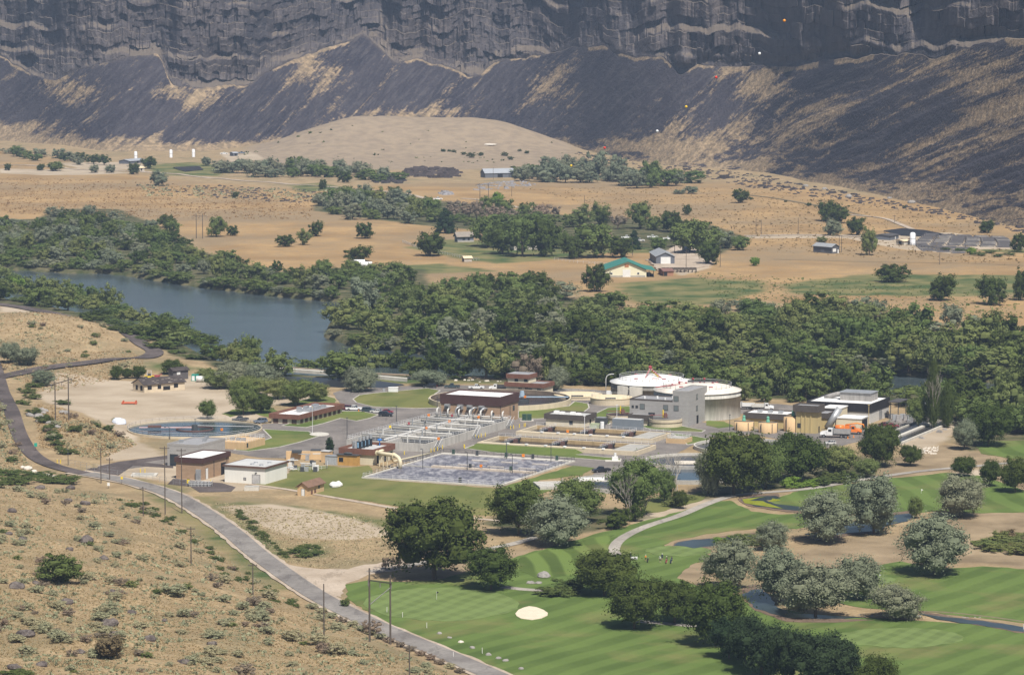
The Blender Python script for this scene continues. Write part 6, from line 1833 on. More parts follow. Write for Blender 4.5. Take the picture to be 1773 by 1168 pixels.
for k in range(10): MB().box(-9 + 2 * k, -8.6 + 2 * k, -2, 2, 0, 2.6).build("post", WOOD, b)
MB().box(-9, 9.4, -2.2, -2, 1.6, 2.6).build("rail", WOOD, b); MB().box(-9, 9.4, 2.01, 2.2, 1.6, 2.6).build("rail", WOOD, b)
# water tank pile near river
b = empty("white_tank", at(641, 463), "white tanks lying on the bank above the river trees", "tank")
MB().tube([(-7, 0, 1.6), (1, 0, 1.6)], 1.6, 14).build("tank", ROOFW, b, True); MB().tube([(-9, 5, 2.3), (-3, 5, 2.3)], 1.6, 14).build("tank", ROOFW, b, True); MB().box(-6, 0, -1, 1, 0, .3).build("cradle", STEEL, b)
# far silos
def silo(px, py, top, r, label, mat=None):
    p = on(px, py); H = height_to(p, top)
    b = empty("silo", p, label, "silo", "white silos")
    m = MB(); m.lathe([(r, -1), (r, H - .8), (r * .6, H - .1), (.01, H)], 20); m.build("wall", mat or M("silo_white", (0.78, 0.78, 0.80), .4, .05), b, True)
    MB().tube([(r + .2, 0, 0), (r + .2, 0, H - .5)], .12, 5).build("ladder", GALV, b); MB().lathe([(r + .06, H * .5), (r + .1, H * .5), (r + .1, H * .52), (r + .06, H * .52)], 20).build("band", GALV, b)
silo(235, 277, 262, 1.3, "leftmost of three distant white silos"); silo(296, 273, 259, 1.3, "middle of three distant white silos"); silo(335, 272, 258, 1.3, "rightmost of three distant white silos")
silo(1580, 424, 402, 1.6, "single white silo beside the fish raceways")
f, b = gable_house(1541, 416, 1512, 1556, GREYM, M("dark_metal_roof", (0.09, 0.085, 0.085)), 2.6, .6, "low dark roofed pump station left of the white silo", 60, "pump_station", "shed")
rwin(b, f.X * .6, 0, 1, 2, "door", DOORW)
f, b = gable_house(1565, 424, 1552, 1575, M("pale_siding", (0.5, 0.46, 0.4)), M("cream_lid", (0.72, 0.60, 0.40)), 2.2, .5, "small pale hut with dark door at the raceways", 40, "raceway_hut", "hut")
lwin(b, f.Y * .5, 0, 2, 1.8, "opening", DARK)
f, b = gable_house(840, 308, 832, 892, GREYM, M("pale_blue_roof", (0.33, 0.35, 0.38), .6, .1), 3.5, 3.2, "large far building with pale metal roof behind the silver trees", 20, "far_building", "building")
rwin(b, f.X * .5, .2, 4, 2.6, "door", DARK)
for x_, y_, r_, l_ in ((1063, 1, 0, ""),):
    pass
f, b = gable_house(225, 284, 206, 252, GREYM, M("pale_blue_roof", (0.33, 0.35, 0.38)), 2.4, 1.2, "low pale roofed shed under the far silos", 60, "low_shed", "shed")
rwin(b, f.X * .5, 0, 2, 2, "door", DARK)
f, b = gable_house(404, 270, 398, 412, GREYM, M("pale_blue_roof", (0.33, 0.35, 0.38)), 2.4, .8, "tiny blue grey shed right of the far silos", 30, "small_shed", "shed")
rwin(b, f.X * .5, 0, 2, 2, "door", DARK)
f, b = gable_house(240, 296, 234, 250, M("pale_siding", (0.5, 0.46, 0.4)), M("cream_lid", (0.72, 0.60, 0.40)), 2.4, .8, "tiny pale hut among the far poplars", 30, "small_hut", "hut")
rwin(b, f.X * .5, 0, 1, 1.8, "door", DARK)
# fish raceways
b = empty("fish_raceway", at(1570, 432), "large dark grid of fish raceways with pale walls", "raceway")
rg = random.Random(12)
m1, m2 = MB(), MB()
o_ = at(1570, 432)
for r_, (ya, xa, xb) in enumerate([(y_, 1583 + (439 - y_) * -1.0 * 0 + abs(y_ - 424) * 1.2, 1700 - abs(y_ - 420) * 1.0) for y_ in np.arange(407, 438, 2.4)]):
    a, c_ = at(xa, ya + (8 if ya < 0 else 0)), at(xb + (60 if ya < 424 else -10), ya + 6)
    d = c_ - a; n_ = int(d.length / 9)
    for k in range(n_):
        q = a + d * (k / n_) - o_
        m1.box(q.x, q.x + 7.8, q.y, q.y + 9, .02, .5)
        if rg.random() < .35:
            m2.box(q.x, q.x + 7.8, q.y - .6, q.y - .05, 0, .9)
        m2.tube([(q.x, q.y, 0), (q.x, q.y, 1.7)], .12, 4)
m1.build("water", M("raceway_dark_water", (0.12, 0.11, 0.11), .5, .3, .3), b); tag(m2.build("divider_wall", M("raceway_wall", (0.3, 0.28, 0.26), .9, .4, .3), b), kind="stuff")

# ------------------------------------------------------------------ trees
def foliage(name, c, var=.35, trans=.25):
    t = T(name, .75, .15)
    nt = t.t
    tint = t.attr('tint')
    oi = t.n("ShaderNodeObjectInfo").outputs["Random"]
    dark, light = tuple(q * (1 - var) for q in c), tuple(min(1, q * (1 + var * 1.1)) for q in c)
    col = t.mix(tint, dark, light)
    hue = t.mix(oi, tuple((q * k) for q, k in zip(c, (.80, .92, .85))), tuple(q * k for q, k in zip(c, (1.3, 1.12, 1.0))))
    col = t.mix(.45, col, hue)
    df, tr = t.n("ShaderNodeBsdfDiffuse"), t.n("ShaderNodeBsdfTranslucent")
    t.put(df.inputs["Color"], col); t.put(tr.inputs["Color"], col)
    mx = t.n("ShaderNodeMixShader"); mx.inputs[0].default_value = trans
    t.l(df.outputs[0], mx.inputs[1]); t.l(tr.outputs[0], mx.inputs[2])
    out = [n for n in nt.nodes if n.type == 'OUTPUT_MATERIAL'][0]
    t.l(mx.outputs[0], out.inputs[0])
    return t.m
FOL = {'dark': foliage("dark_green_leaves", (0.070, 0.094, 0.026)), 'mid': foliage("mid_green_leaves", (0.122, 0.162, 0.052)), 'olive': foliage("olive_green_leaves", (0.160, 0.188, 0.068)),
       'silver': foliage("silver_green_leaves", (0.195, 0.215, 0.145)), 'bright': foliage("bright_green_leaves", (0.17, 0.26, 0.05)), 'bare': foliage("dry_twigs", (0.24, 0.19, 0.145)), 'pine': foliage("conifer_needles", (0.036, 0.058, 0.028)),
       'sage': foliage("sagebrush_leaves", (0.33, 0.32, 0.205)), 'dead': foliage("dead_brush", (0.19, 0.145, 0.085)), 'brushg': foliage("green_brush_leaves", (0.105, 0.135, 0.045))}
BARK = M("tree_bark", (0.13, 0.10, 0.075), .95, .3, 2)
def crown_np(seed, nl, per, leaf, shape='round', low=.12):
    rg = np.random.RandomState(seed)
    C, Rr = [], []
    for i in range(nl):
        u = rg.rand(); th = rg.rand() * 6.283
        if shape == 'cone':
            h = low + (1 - low) * (i + .5) / nl
            rad = .42 * (1 - (h - low) / (1 - low)) ** .8
            C.append((rad * .7 * math.cos(i * 2.4), rad * .7 * math.sin(i * 2.4), h * .95)); Rr.append(.08 + rad * .35)
            continue
        if shape == 'tall':
            h = low + (1 - low) * (i + .5) / nl * .92
            rad = .5 * math.sin(math.pi * min(1, .15 + .8 * (h - low) / (1 - low))) 
            C.append((rad * .55 * math.cos(i * 2.4), rad * .55 * math.sin(i * 2.4), h)); Rr.append(.13 + .1 * rg.rand())
            continue
        ph = math.acos(1 - 2 * (i + .5) / nl)
        th = i * 2.399 + rg.rand() * .6
        rr = .50 + .42 * rg.rand()
        if i % 5 == 0: rr *= .45
        hz = (1 - low) / 2
        x = .5 * rr * math.sin(ph) * math.cos(th); y = .5 * rr * math.sin(ph) * math.sin(th)
        z = low + hz + hz * rr * math.cos(ph)
        if shape == 'flat': z = low + (1 - low) * (.25 + .5 * (z - low) / (1 - low)) + (.25 * (1 - (x * x + y * y) * 4))
        C.append((x, y, z)); Rr.append((.10 + .13 * rg.rand()) * (1.2 if nl < 16 else 1.0))
    C, Rr = np.array(C), np.array(Rr)
    Vs, Fs, Tn = [], [], []
    off = 0
    for c_, r in zip(C, Rr):
        lt = rg.rand()
        # leaf shell
        nsub = max(5, per // 22)
        sc_ = rg.normal(size=(nsub, 3)); sc_[:, 2] += .25; sc_ /= np.linalg.norm(sc_, axis=1)[:, None]
        sidx = rg.randint(0, nsub, per)
        d = sc_[sidx] * (.75 + .4 * rg.rand(nsub, 1))[sidx] + rg.normal(size=(per, 3)) * .23
        rad = r * np.linalg.norm(d, axis=1); d /= np.linalg.norm(d, axis=1)[:, None]
        stint = rg.rand(nsub)[sidx]
        P = c_ + d * rad[:, None] * np.array([1, 1, .9])
        nrm = d + rg.normal(size=(per, 3)) * .55 + np.array([0, 0, .25]); nrm /= np.linalg.norm(nrm, axis=1)[:, None]
        a = np.cross(nrm, rg.normal(size=(per, 3))); a /= np.linalg.norm(a, axis=1)[:, None]
        b_ = np.cross(nrm, a)
        s = leaf * (.6 + .8 * rg.rand(per))[:, None]
        q = np.stack([P - a * s, P - b_ * s * .6, P + a * s, P + b_ * s * .6], 1).reshape(-1, 3)
        keep = q[:, 2] > .0
        Vs.append(q); Fs.append(np.arange(per * 4).reshape(-1, 4) + off); off += per * 4
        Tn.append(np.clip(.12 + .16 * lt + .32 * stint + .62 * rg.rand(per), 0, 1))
        # inner mass, so that the lobe is not see-through
        n, m_ = 7, 5
        sp = MB(); sp.ball((0, 0, 0), r * .60, n, m_)
        sv = np.array(sp.v); sv *= (1 + .25 * (rg.rand(len(sv), 1) - .5)); sv += c_
        sf = np.array([f_ if len(f_) == 4 else (f_[0], f_[1], f_[2], f_[2]) for f_ in sp.f if len(f_) == 4])
        Vs.append(sv); Fs.append(sf + off); off += len(sv)
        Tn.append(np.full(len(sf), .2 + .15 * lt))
    return np.concatenate(Vs), np.concatenate(Fs), np.concatenate(Tn)
def trunk_mb(seed, H=.45, r=.035, limbs=5, spread=.3, lean=0.0, m=None):
    rg = random.Random(seed); m = m or MB()
    top = Vector((lean, 0, H))
    m.tube([(0, 0, -.04), (0.01, 0, H * .4), tuple(top)], r, 7, r * .6)
    for i in range(limbs):
        a = i * 2.4 + rg.random(); s0 = Vector((lean * .6, 0, H * rg.uniform(.45, .95)))
        e = s0 + Vector((math.cos(a) * spread * rg.uniform(.6, 1), math.sin(a) * spread * rg.uniform(.6, 1), rg.uniform(.2, .4)))
        mid = s0.lerp(e, .5) + Vector((0, 0, -.03))
        m.tube([s0, mid, e], r * .45, 5, r * .12)
    return m
PROTO = {}
def proto(kind, var, lod):
    """meshes of a crown and a trunk, one unit wide and high"""
    key = (kind, var, lod)
    if key in PROTO: return PROTO[key]
    shp = {'pine': 'cone' if lod < 2 else 'round', 'poplar': 'tall'}.get(kind, 'round')
    mat = FOL['dark' if kind == 'poplar' else kind]
    if lod == 2: V_, F_, Tn = crown_np(hash_(kind) + var, 48, 300, .0185, shp, .17)
    elif lod == 1: V_, F_, Tn = crown_np(hash_(kind) + var, 24, 170, .028, shp, .04)
    else: V_, F_, Tn = crown_np(hash_(kind) + var, 17, 150, .029, shp, -.02)
    if kind == 'silver' and lod == 2: V_, F_, Tn = crown_np(90 + var, 44, 330, .0165, shp, .10)
    if kind == 'bare': V_, F_, Tn = crown_np(70 + var, 16, 60 if lod < 2 else 150, .02, shp, .1); 
    me = np_mesh("crown", V_, F_, mat, False, None, {'tint': Tn})
    tr = trunk_mb(var + 3, .42 if lod else .3, .03 if lod == 2 else .035, 6 if lod else 3).mesh("trunk", BARK)
    PROTO[key] = (me, tr)
    return PROTO[key]
def hash_(s): return sum(ord(c_) * (i + 3) for i, c_ in enumerate(s)) % 977
def joined(kind, var, lod):
    key = (kind, var, lod, 'j')
    if key in PROTO: return PROTO[key]
    me, tr = proto(kind, var, lod)
    n = len(me.vertices); V_ = np.empty(n * 3, np.float32); me.vertices.foreach_get("co", V_); V_ = V_.reshape(-1, 3)
    F_ = np.empty(len(me.loops), np.int32); me.loops.foreach_get("vertex_index", F_); F_ = F_.reshape(-1, 4)
    Tn = np.empty(len(me.polygons), np.float32); me.attributes['tint'].data.foreach_get("value", Tn)
    tv = np.array([tuple(v.co) for v in tr.vertices], np.float32)
    tf = np.array([tuple(p.vertices) for p in tr.polygons if len(p.vertices) == 4], np.int32)
    out = np_mesh("tree", np.concatenate([V_, tv]), np.concatenate([F_, tf + n]), [me.materials[0], BARK], False, None, {'tint': np.concatenate([Tn, np.full(len(tf), .5)])})
    mi = np.concatenate([np.zeros(len(F_), np.int32), np.ones(len(tf), np.int32)])
    out.polygons.foreach_set("material_index", mi)
    PROTO[key] = out
    return out
rt = random.Random(77)
NT = [0]
def tree(px, py, top, wpx, kind, label, lod=1, group=None, cat="tree", name=None, parts=None):
    p = on(px, py)
    H = height_to(p, top); w = wpx / pxm(p)
    var = rt.randrange(3)
    rz = rt.uniform(0, 6.28)
    NT[0] += 1
    name = name or {'pine': "pine_tree", 'silver': "silver_tree", 'bare': "bare_tree", 'poplar': "poplar_tree", 'olive': "willow_tree", 'mid': "willow_tree" if lod == 0 else "leafy_tree"}.get(kind, "leafy_tree")
    parts = lod == 2 if parts is None else parts
    if parts:
        e = empty(name, p - Vector((0, 0, .15)), label, cat, group, rz)
        me, tr = proto(kind, var, lod)
        c_ = link("crown", me, e); c_.scale = (w, w, H)
        t_ = link("trunk", tr, e); t_.scale = (w * .9, w * .9, H)
    else:
        e = link(name, joined(kind, var, lod)); e.location = p - Vector((0, 0, .15)); e.rotation_euler.z = rz; e.scale = (w, w, H)
        tag(e, label, cat, group)
    e["kind"] = "thing"
    return e
# near trees: (px, base py, top py, width px, kind, label)
NEAR = [
 (752, 1003, 858, 158, 'dark', "biggest dark green tree by the road fork"),
 (850, 1021, 946, 92, 'dark', "round dark tree casting shade behind the bunker green"),
 (898, 926, 838, 100, 'dark', "dark tree directly left of the silver tree"),
 (966, 944, 860, 112, 'silver', "large silver tree behind the striped fairway"),
 (1000, 905, 828, 92, 'mid', "green tree directly behind the large silver tree"),
 (1100, 893, 792, 84, 'mid', "tall green tree with bare stems by the round basins"),
 (1046, 1030, 953, 110, 'dark', "dark tree left end of the row on the fairway"),
 (1098, 1088, 996, 96, 'dark', "dark tree second in the fairway row with broad shade"),
 (1168, 1078, 1000, 84, 'dark', "dark tree third in the fairway row by the path"),
 (1240, 1118, 1008, 108, 'dark', "dark tree with olive top right of the fairway row"),
 (1262, 1140, 1070, 64, 'pine', "low dark pine left of the bottom cluster"),
 (1318, 1168, 1074, 92, 'pine', "tall dark pine in the middle of the bottom cluster"),
 (1290, 1152, 1062, 60, 'pine', "dark pine between the fairway row and the bottom cluster"),
 (1362, 1188, 1084, 70, 'pine', "dark pine right of the tall middle one in the bottom cluster"),
 (1462, 1192, 1108, 56, 'pine', "dark pine at the right end of the bottom cluster"),
 (1425, 1196, 1096, 110, 'pine', "wide dark pine in the bottom cluster, right side"),
 (1516, 1210, 1136, 78, 'dark', "dark treetop cut by the bottom edge"),
 (1262, 1020, 935, 94, 'silver', "silver tree at the left end of the brook grove"),
 (1350, 1042, 948, 108, 'silver', "silver tree with pink tinge in the brook grove"),
 (1412, 1068, 978, 116, 'silver', "broad silver tree at the front of the brook grove"),
 (1484, 1038, 962, 84, 'silver', "silver tree behind the brook grove, right side"),
 (1552, 1072, 1012, 92, 'silver', "small silver tree standing alone by the brook"),
 (1336, 952, 903, 58, 'silver', "round silver bush tree left of the blue pond"),
 (1432, 938, 852, 104, 'silver', "spreading silver tree over the dry mound"),
 (1513, 925, 822, 98, 'silver', "tall silver tree standing in the blue pond"),
 (1618, 994, 893, 126, 'silver', "massive silver tree on the right fairway"),
 (1662, 895, 824, 90, 'silver', "silver tree on the upper right fairway"),
 (1584, 897, 860, 26, 'mid', "slim small green tree right of the blue pond"),
 (1668, 824, 788, 40, 'dark', "small round dark tree on the cart path"),
 (1714, 842, 796, 40, 'dark', "dark tree left of the right edge pair"),
 (1758, 852, 792, 56, 'dark', "dark tree at the right edge by the fairway"),
 (1270, 856, 744, 118, 'dark', "huge dark tree in front of the tan tanks, left"),
 (1378, 834, 746, 96, 'dark', "huge dark tree in front of the tan tanks, right"),
 (1225, 858, 782, 44, 'silver', "narrow silver tree at the left of the huge dark tree"),
 (1325, 846, 765, 70, 'mid', "mid green tree between the two huge dark trees"),
 (1522, 808, 730, 66, 'dark', "tall dark tree in front of the gravel channel"),
 (1576, 806, 768, 38, 'dark', "small dark tree right of the gravel slope"),
 (1450, 822, 770, 70, 'olive', "olive thicket tree right of the huge dark trees"),
 (1500, 826, 792, 46, 'olive', "low olive tree at the reed bank"),
 (1670, 778, 726, 46, 'silver', "silver tree left of the big tree by the channel"),
 (1712, 772, 700, 84, 'dark', "big dark tree at the end of the channel"),
 (360, 725, 692, 30, 'mid', "single small tree behind the blue clarifier"),
 (421, 718, 656, 52, 'mid', "left shade tree beside the parked pickup"),
 (452, 715, 680, 40, 'dark', "right shade tree beside the parked pickup"),
 (516, 702, 656, 56, 'mid', "dark green tree directly behind the office"),
 (548, 694, 662, 40, 'olive', "olive tree right behind the office roof"),
 (401, 671, 626, 70, 'silver', "silver tree right of the portable toilets"),
 (380, 672, 640, 54, 'olive', "olive tree at the edge of the dirt yard"),
 (456, 676, 628, 60, 'silver', "second silver tree by the black pond"),
 (430, 684, 652, 70, 'olive', "rusty olive shrub tree in the dirt yard corner"),
 (480, 690, 655, 54, 'olive', "olive shrub tree left of the office tree"),
 (622, 677, 636, 60, 'silver', "round silver tree in front of the black pond"),
 (745, 668, 640, 64, 'silver', "pale silver bush tree by the white cabinet drive"),
 (964, 676, 634, 40, 'silver', "silver tree right of the control building"),
 (920, 668, 606, 64, 'bare', "grey brown half bare tree behind control building"),
 (298, 648, 622, 40, 'dark', "dark tree over the shack"),
 (202, 657, 633, 24, 'dark', "dark tree left of the tractor, first"),
 (220, 655, 636, 18, 'dark', "small dark tree left of the tractor, second"),
 (240, 655, 633, 26, 'dark', "dark tree left of the tractor, third"),
 (352, 658, 640, 26, 'olive', "small olive tree behind the white plastic tank"),
 (18, 628, 592, 40, 'silver', "grey silver shrub on the dune at the left edge"),
 (48, 632, 600, 40, 'silver', "grey silver shrub right of the left edge one"),
 (75, 668, 640, 40, 'silver', "silver shrub above the dark road bend"),
 (1178, 880, 846, 26, 'dark', "small dark tree under the bare tree"),
 (1150, 870, 812, 40, 'mid', "green tree right of the tall green tree"),
 (1616, 742, 632, 26, 'poplar', "tall narrow poplar with dead top"),
 (1640, 740, 668, 30, 'poplar', "second narrow poplar by the dead topped one"),
 (1590, 738, 690, 44, 'mid', "green tree behind the white roofed shelter"),
 (1230, 700, 665, 50, 'dark', "unused"),
]
for a in NEAR[:-1]:
    tree(*a[:5], a[5], lod=2)
# cypress by the blower building
e = empty("cypress", at(571, 785), "dark narrow cypress left of the blower building", "tree")
V_, F_, Tn = crown_np(5, 16, 260, .03, 'tall', .03)
c_ = link("crown", np_mesh("crown", V_, F_, FOL['pine'], False, None, {'tint': Tn}), e); c_.scale = (3.4, 3.4, 5.2)
t_ = link("trunk", proto('pine', 0, 2)[1], e); t_.scale = (3, 3, 3)
def bare_tree(px, py, top, wpx, label, seed, col=(0.40, 0.36, 0.31), sp=.7):
    p = on(px, py); H = height_to(p, top); w = wpx / pxm(p); rg = random.Random(seed)
    e = empty("bare_tree", p, label, "tree")
    m = MB()
    def br(a, d, L, r, k):
        b2 = a + d * L
        m.tube([a, a.lerp(b2, .5) + Vector((rg.uniform(-.1, .1), rg.uniform(-.1, .1), .05)) * L, b2], r, 5, r * .55)
        if k == 0: return
        for i in range(3):
            nd = (d + Vector((rg.uniform(-sp, sp), rg.uniform(-sp, sp), rg.uniform(-.1, .5)))).normalized()
            br(a.lerp(b2, rg.uniform(.5, 1)), nd, L * rg.uniform(.55, .75), r * .55, k - 1)
    m.tube([(0, 0, -.3), (0, 0, .5)], .24, 7, .2); m.build("trunk", M("bleached_wood", col), e)
    m = MB()
    for i in range(3):
        br(Vector((0, 0, .4)), Vector((rg.uniform(-.25, .25) * w / H * 2, rg.uniform(-.2, .2), 1)).normalized(), H * .42, .17, 4)
    m.build("branch", M("bleached_wood", col), e)
    return e
bare_tree(1173, 868, 770, 50, "bleached bare tree in front of the round basins", 3)
bare_tree(1090, 898, 815, 40, "bare white stems within the tall green tree", 5, (0.5, 0.46, 0.42))
bare_tree(1615, 742, 640, 14, "dead grey top rising from the narrow poplar", 8, (0.24, 0.21, 0.19), .28)
bare_tree(1116, 893, 830, 30, "second bare white stem beside the tall green tree", 11, (0.5, 0.46, 0.42))

# middle distance and far single trees
MID = [
 (745, 443, 400, 56, 'dark', "round dark tree by the white farm fence"), (771, 404, 360, 46, 'pine', "dark pine behind the tan roofed farmhouse"), (632, 413, 382, 32, 'dark', "round tree in the golden field left of the fence"),
 (547, 409, 381, 26, 'dark', "small tree at the end of the golden field hedge"), (288, 394, 369, 34, 'dark', "round tree alone in the golden field, left"), (375, 410, 372, 34, 'mid', "tree right of the distant power pole"), (403, 408, 388, 22, 'dark', "small dark tree right of the pole tree"),
 (620, 453, 424, 50, 'dark', "dark tree above the white tanks"), (495, 427, 404, 34, 'dark', "dark bush tree left of the stump"), (527, 424, 396, 24, 'olive', "olive tree right of the stump"), (1033, 505, 452, 48, 'dark', "dark conical tree left of the green roofed barn"),
 (1282, 351, 326, 32, 'dark', "round dark tree in the far golden field"), (1544, 488, 454, 60, 'dark', "twin crowned dark tree in the right pasture"), (1630, 520, 473, 50, 'dark', "round dark tree at the pasture, left of two"), (1717, 528, 476, 54, 'dark', "round dark tree at the pasture, right of two"),
 (1768, 520, 462, 36, 'dark', "dark tree cut by the right edge"), (1707, 403, 380, 30, 'dark', "small dark tree above the raceways"), (1764, 436, 400, 30, 'dark', "dark tree at right edge by the raceways"), (1683, 441, 427, 18, 'bright', "bright green bush at the raceway corner"),
 (1433, 383, 346, 46, 'dark', "left of the dark twin trees in the far field"), (1452, 386, 356, 40, 'dark', "right of the dark twin trees in the far field"), (1483, 407, 374, 34, 'dark', "dark tree left of the black pond by the silo"), (1442, 408, 380, 34, 'silver', "silver tree left of the black pond"),
 (1505, 442, 390, 32, 'olive', "tall thin olive tree right of the field shed"), (1422, 420, 408, 22, 'olive', "small olive tree behind the field shed"), (1307, 460, 444, 20, 'bright', "small green bush in golden field by the farm"),
 (1228, 458, 415, 44, 'dark', "dark tree in the farmyard corner"), (1098, 432, 398, 30, 'pine', "blue green spruce behind the barn"), (1139, 434, 408, 36, 'mid', "green tree behind the metal garage"),
 (1108, 396, 346, 42, 'mid', "tall green tree behind the farm, middle"), (1042, 390, 360, 32, 'dark', "dark round tree behind the farm, left"), (1163, 402, 361, 44, 'dark', "dark tree behind the farm, right"), (1132, 398, 372, 30, 'mid', "lower green tree behind the farm"),
 (1208, 440, 376, 78, 'mid', "large spreading green tree right of the farm"), (1180, 428, 384, 50, 'mid', "green tree left of the spreading farm tree"), (1255, 430, 398, 44, 'silver', "silver tree right of the spreading farm tree"), (1280, 433, 406, 34, 'mid', "low green tree at the farm lane"),
 (845, 428, 370, 60, 'mid', "green tree right of the tan roofed farmhouse"), (870, 440, 384, 56, 'dark', "dark tree over the hidden farmhouse, left"), (905, 444, 368, 62, 'mid', "broad green tree over the hidden farmhouse"), (940, 444, 372, 58, 'dark', "dark farm tree right of the hidden farmhouse"), (925, 400, 365, 60, 'mid', "green crown at the back of the farm grove"),
 (1030, 446, 384, 84, 'mid', "great round green tree left of the spruce"), (1075, 446, 408, 50, 'dark', "dark tree in front of the great round tree"), (990, 448, 405, 44, 'dark', "dark tree right end of the farm grove"), (963, 430, 388, 40, 'mid', "green tree between the farm groves"),
 (862, 360, 330, 24, 'bright', "light green tall tree by the bare thicket"), (683, 345, 322, 32, 'dark', "dark tree above the silver hedge"), (742, 357, 338, 24, 'olive', "olive tree beside the far white pickup"), (905, 372, 354, 24, 'mid', "small green tree at the bare thicket end"),
 (790, 372, 342, 46, 'bare', "brown bare thicket tree by the far track"), (850, 378, 356, 40, 'bare', "olive brown bare tree below the light green one"), (930, 384, 358, 44, 'bare', "bare grey tree above the farm grove"), (1000, 384, 362, 44, 'bare', "grey twiggy tree left of the dark round farm tree"), (1070, 396, 368, 40, 'bare', "grey twiggy tree behind the farm"),
 (597, 316, 293, 28, 'dark', "dark tree in the far silver hedge"), (559, 328, 308, 16, 'dark', "small dark tree on the far boulder patch"), (407, 343, 331, 14, 'dark', "tiny dark tree left of the far boulders"), (274, 322, 296, 34, 'silver', "silver tree at the edge of far boulder patch"), (258, 292, 270, 28, 'dark', "dark tree below the leftmost silo"), (358, 287, 270, 20, 'silver', "silver tree below the rightmost silo"),
 (231, 302, 281, 24, 'dark', "dark tree by the far pale hut"), (192, 299, 285, 20, 'silver', "small silver tree left of the far hut"), (164, 299, 285, 18, 'silver', "small silver tree on the far track"), (96, 296, 278, 28, 'mid', "green tree on the far left track"), (70, 295, 283, 16, 'dark', "tiny bush tree on the far left track"), (14, 295, 282, 14, 'dark', "tiny dark tree at the far left edge"),
 (980, 292, 272, 22, 'dark', "dark tree left of the far silver grove"), (945, 291, 282, 12, 'dark', "tiny dark bush tree on the dry hill foot"), (927, 291, 286, 8, 'dark', "smallest dark bush on the dry hill foot"), (1052, 420, 400, 30, 'bare', "greyish tree left of the farm trailers"), (1190, 372, 352, 16, 'dark', "small dark tree between the farm and far field"),
 (433, 634, 577, 42, 'mid', "tall green tree standing out at the near river bank"), (432, 608, 578, 40, 'mid', "unused"),
 (450, 505, 462, 22, 'olive', "unused2"),
]
for a in MID[:-2]:
    tree(*a[:5], a[5], lod=1)
print("trees", NT[0])

# ------------------------------------------------------------------ the river woods and hedges: every tree an object
KW = {'mid': "mid green", 'dark': "dark green", 'olive': "olive green", 'silver': "silver grey", 'bright': "bright yellow green", 'bare': "grey twiggy", 'sage': "grey green", 'brushg': "low green", 'dead': "dead brown"}
def inside(poly, x, y):
    c = False; n = len(poly)
    for i in range(n):
        x1, y1 = poly[i]; x2, y2 = poly[(i + 1) % n]
        if (y1 > y) != (y2 > y) and x < (x2 - x1) * (y - y1) / (y2 - y1) + x1: c = not c
    return c
def wood(poly, dx, dy, hpx, wpx, kinds, where, seed, cat="tree", lod=0, xr=(-60, 1840), hmin=.55, name=None):
    rg = random.Random(seed); n = 0
    ys = [q[1] for q in poly]
    y = min(ys) + dy * .5; row = 0
    while y < max(ys):
        x = max(xr[0], min(q[0] for q in poly)) + (row % 2) * dx * .5
        while x < min(xr[1], max(q[0] for q in poly)):
            qx, qy = x + rg.uniform(-.35, .35) * dx, y + rg.uniform(-.4, .4) * dy
            if inside(poly, qx, qy):
                cl = float(vnoise(qx / 60, qy / 14, seed)) + rg.uniform(-.25, .25)
                k = kinds[max(0, min(len(kinds) - 1, int(cl * len(kinds))))]
                g_ = pxm(at(qx, qy)) / 4.0
                hh = hpx * (rg.uniform(hmin, 1.15) if rg.random() < .85 else rg.uniform(1.2, 1.5)) * g_
                tree(qx, qy, qy - hh, wpx * rg.uniform(.75, 1.25) * g_, k, KW[k] + " " + where, lod=lod, group=KW[k] + " trees " + where.split(" ", 1)[1], cat=cat, name=name)
                n += 1
            x += dx
        y += dy; row += 1
    print(where, n)
# north bank, left stretch
wood([(-60, 400), (60, 395), (120, 385), (200, 395), (300, 430), (370, 450), (430, 470), (545, 478), (640, 475), (722, 480), (735, 498), (600, 515), (520, 505), (400, 490), (300, 478), (200, 462), (60, 456), (-60, 450)], 34, 11, 36, 46,
     ['dark', 'silver', 'mid', 'olive', 'mid', 'silver', 'olive'], "tree in the wood on the far river bank, left stretch", 3)
# main wood on the island and far bank
wood([(575, 572), (600, 540), (740, 512), (780, 508), (900, 505), (980, 520), (1060, 535), (1160, 552), (1280, 548), (1400, 545), (1500, 560), (1600, 585), (1800, 612), (1840, 655), (1640, 650), (1500, 640), (1300, 632), (1100, 626), (900, 616), (800, 610), (680, 598)], 49, 15, 52, 68,
     ['dark', 'mid', 'silver', 'olive', 'mid', 'olive', 'dark', 'olive', 'mid', 'mid'], "tree in the great river wood behind the plant", 5)
# pale willows along the water of the island
wood([(640, 592), (800, 606), (1000, 614), (1100, 619), (1100, 624), (900, 619), (780, 614), (640, 600)], 34, 12, 22, 46, ['olive', 'olive', 'silver'], "low willow along the island shore", 9, name="willow_shrub", cat="shrub")
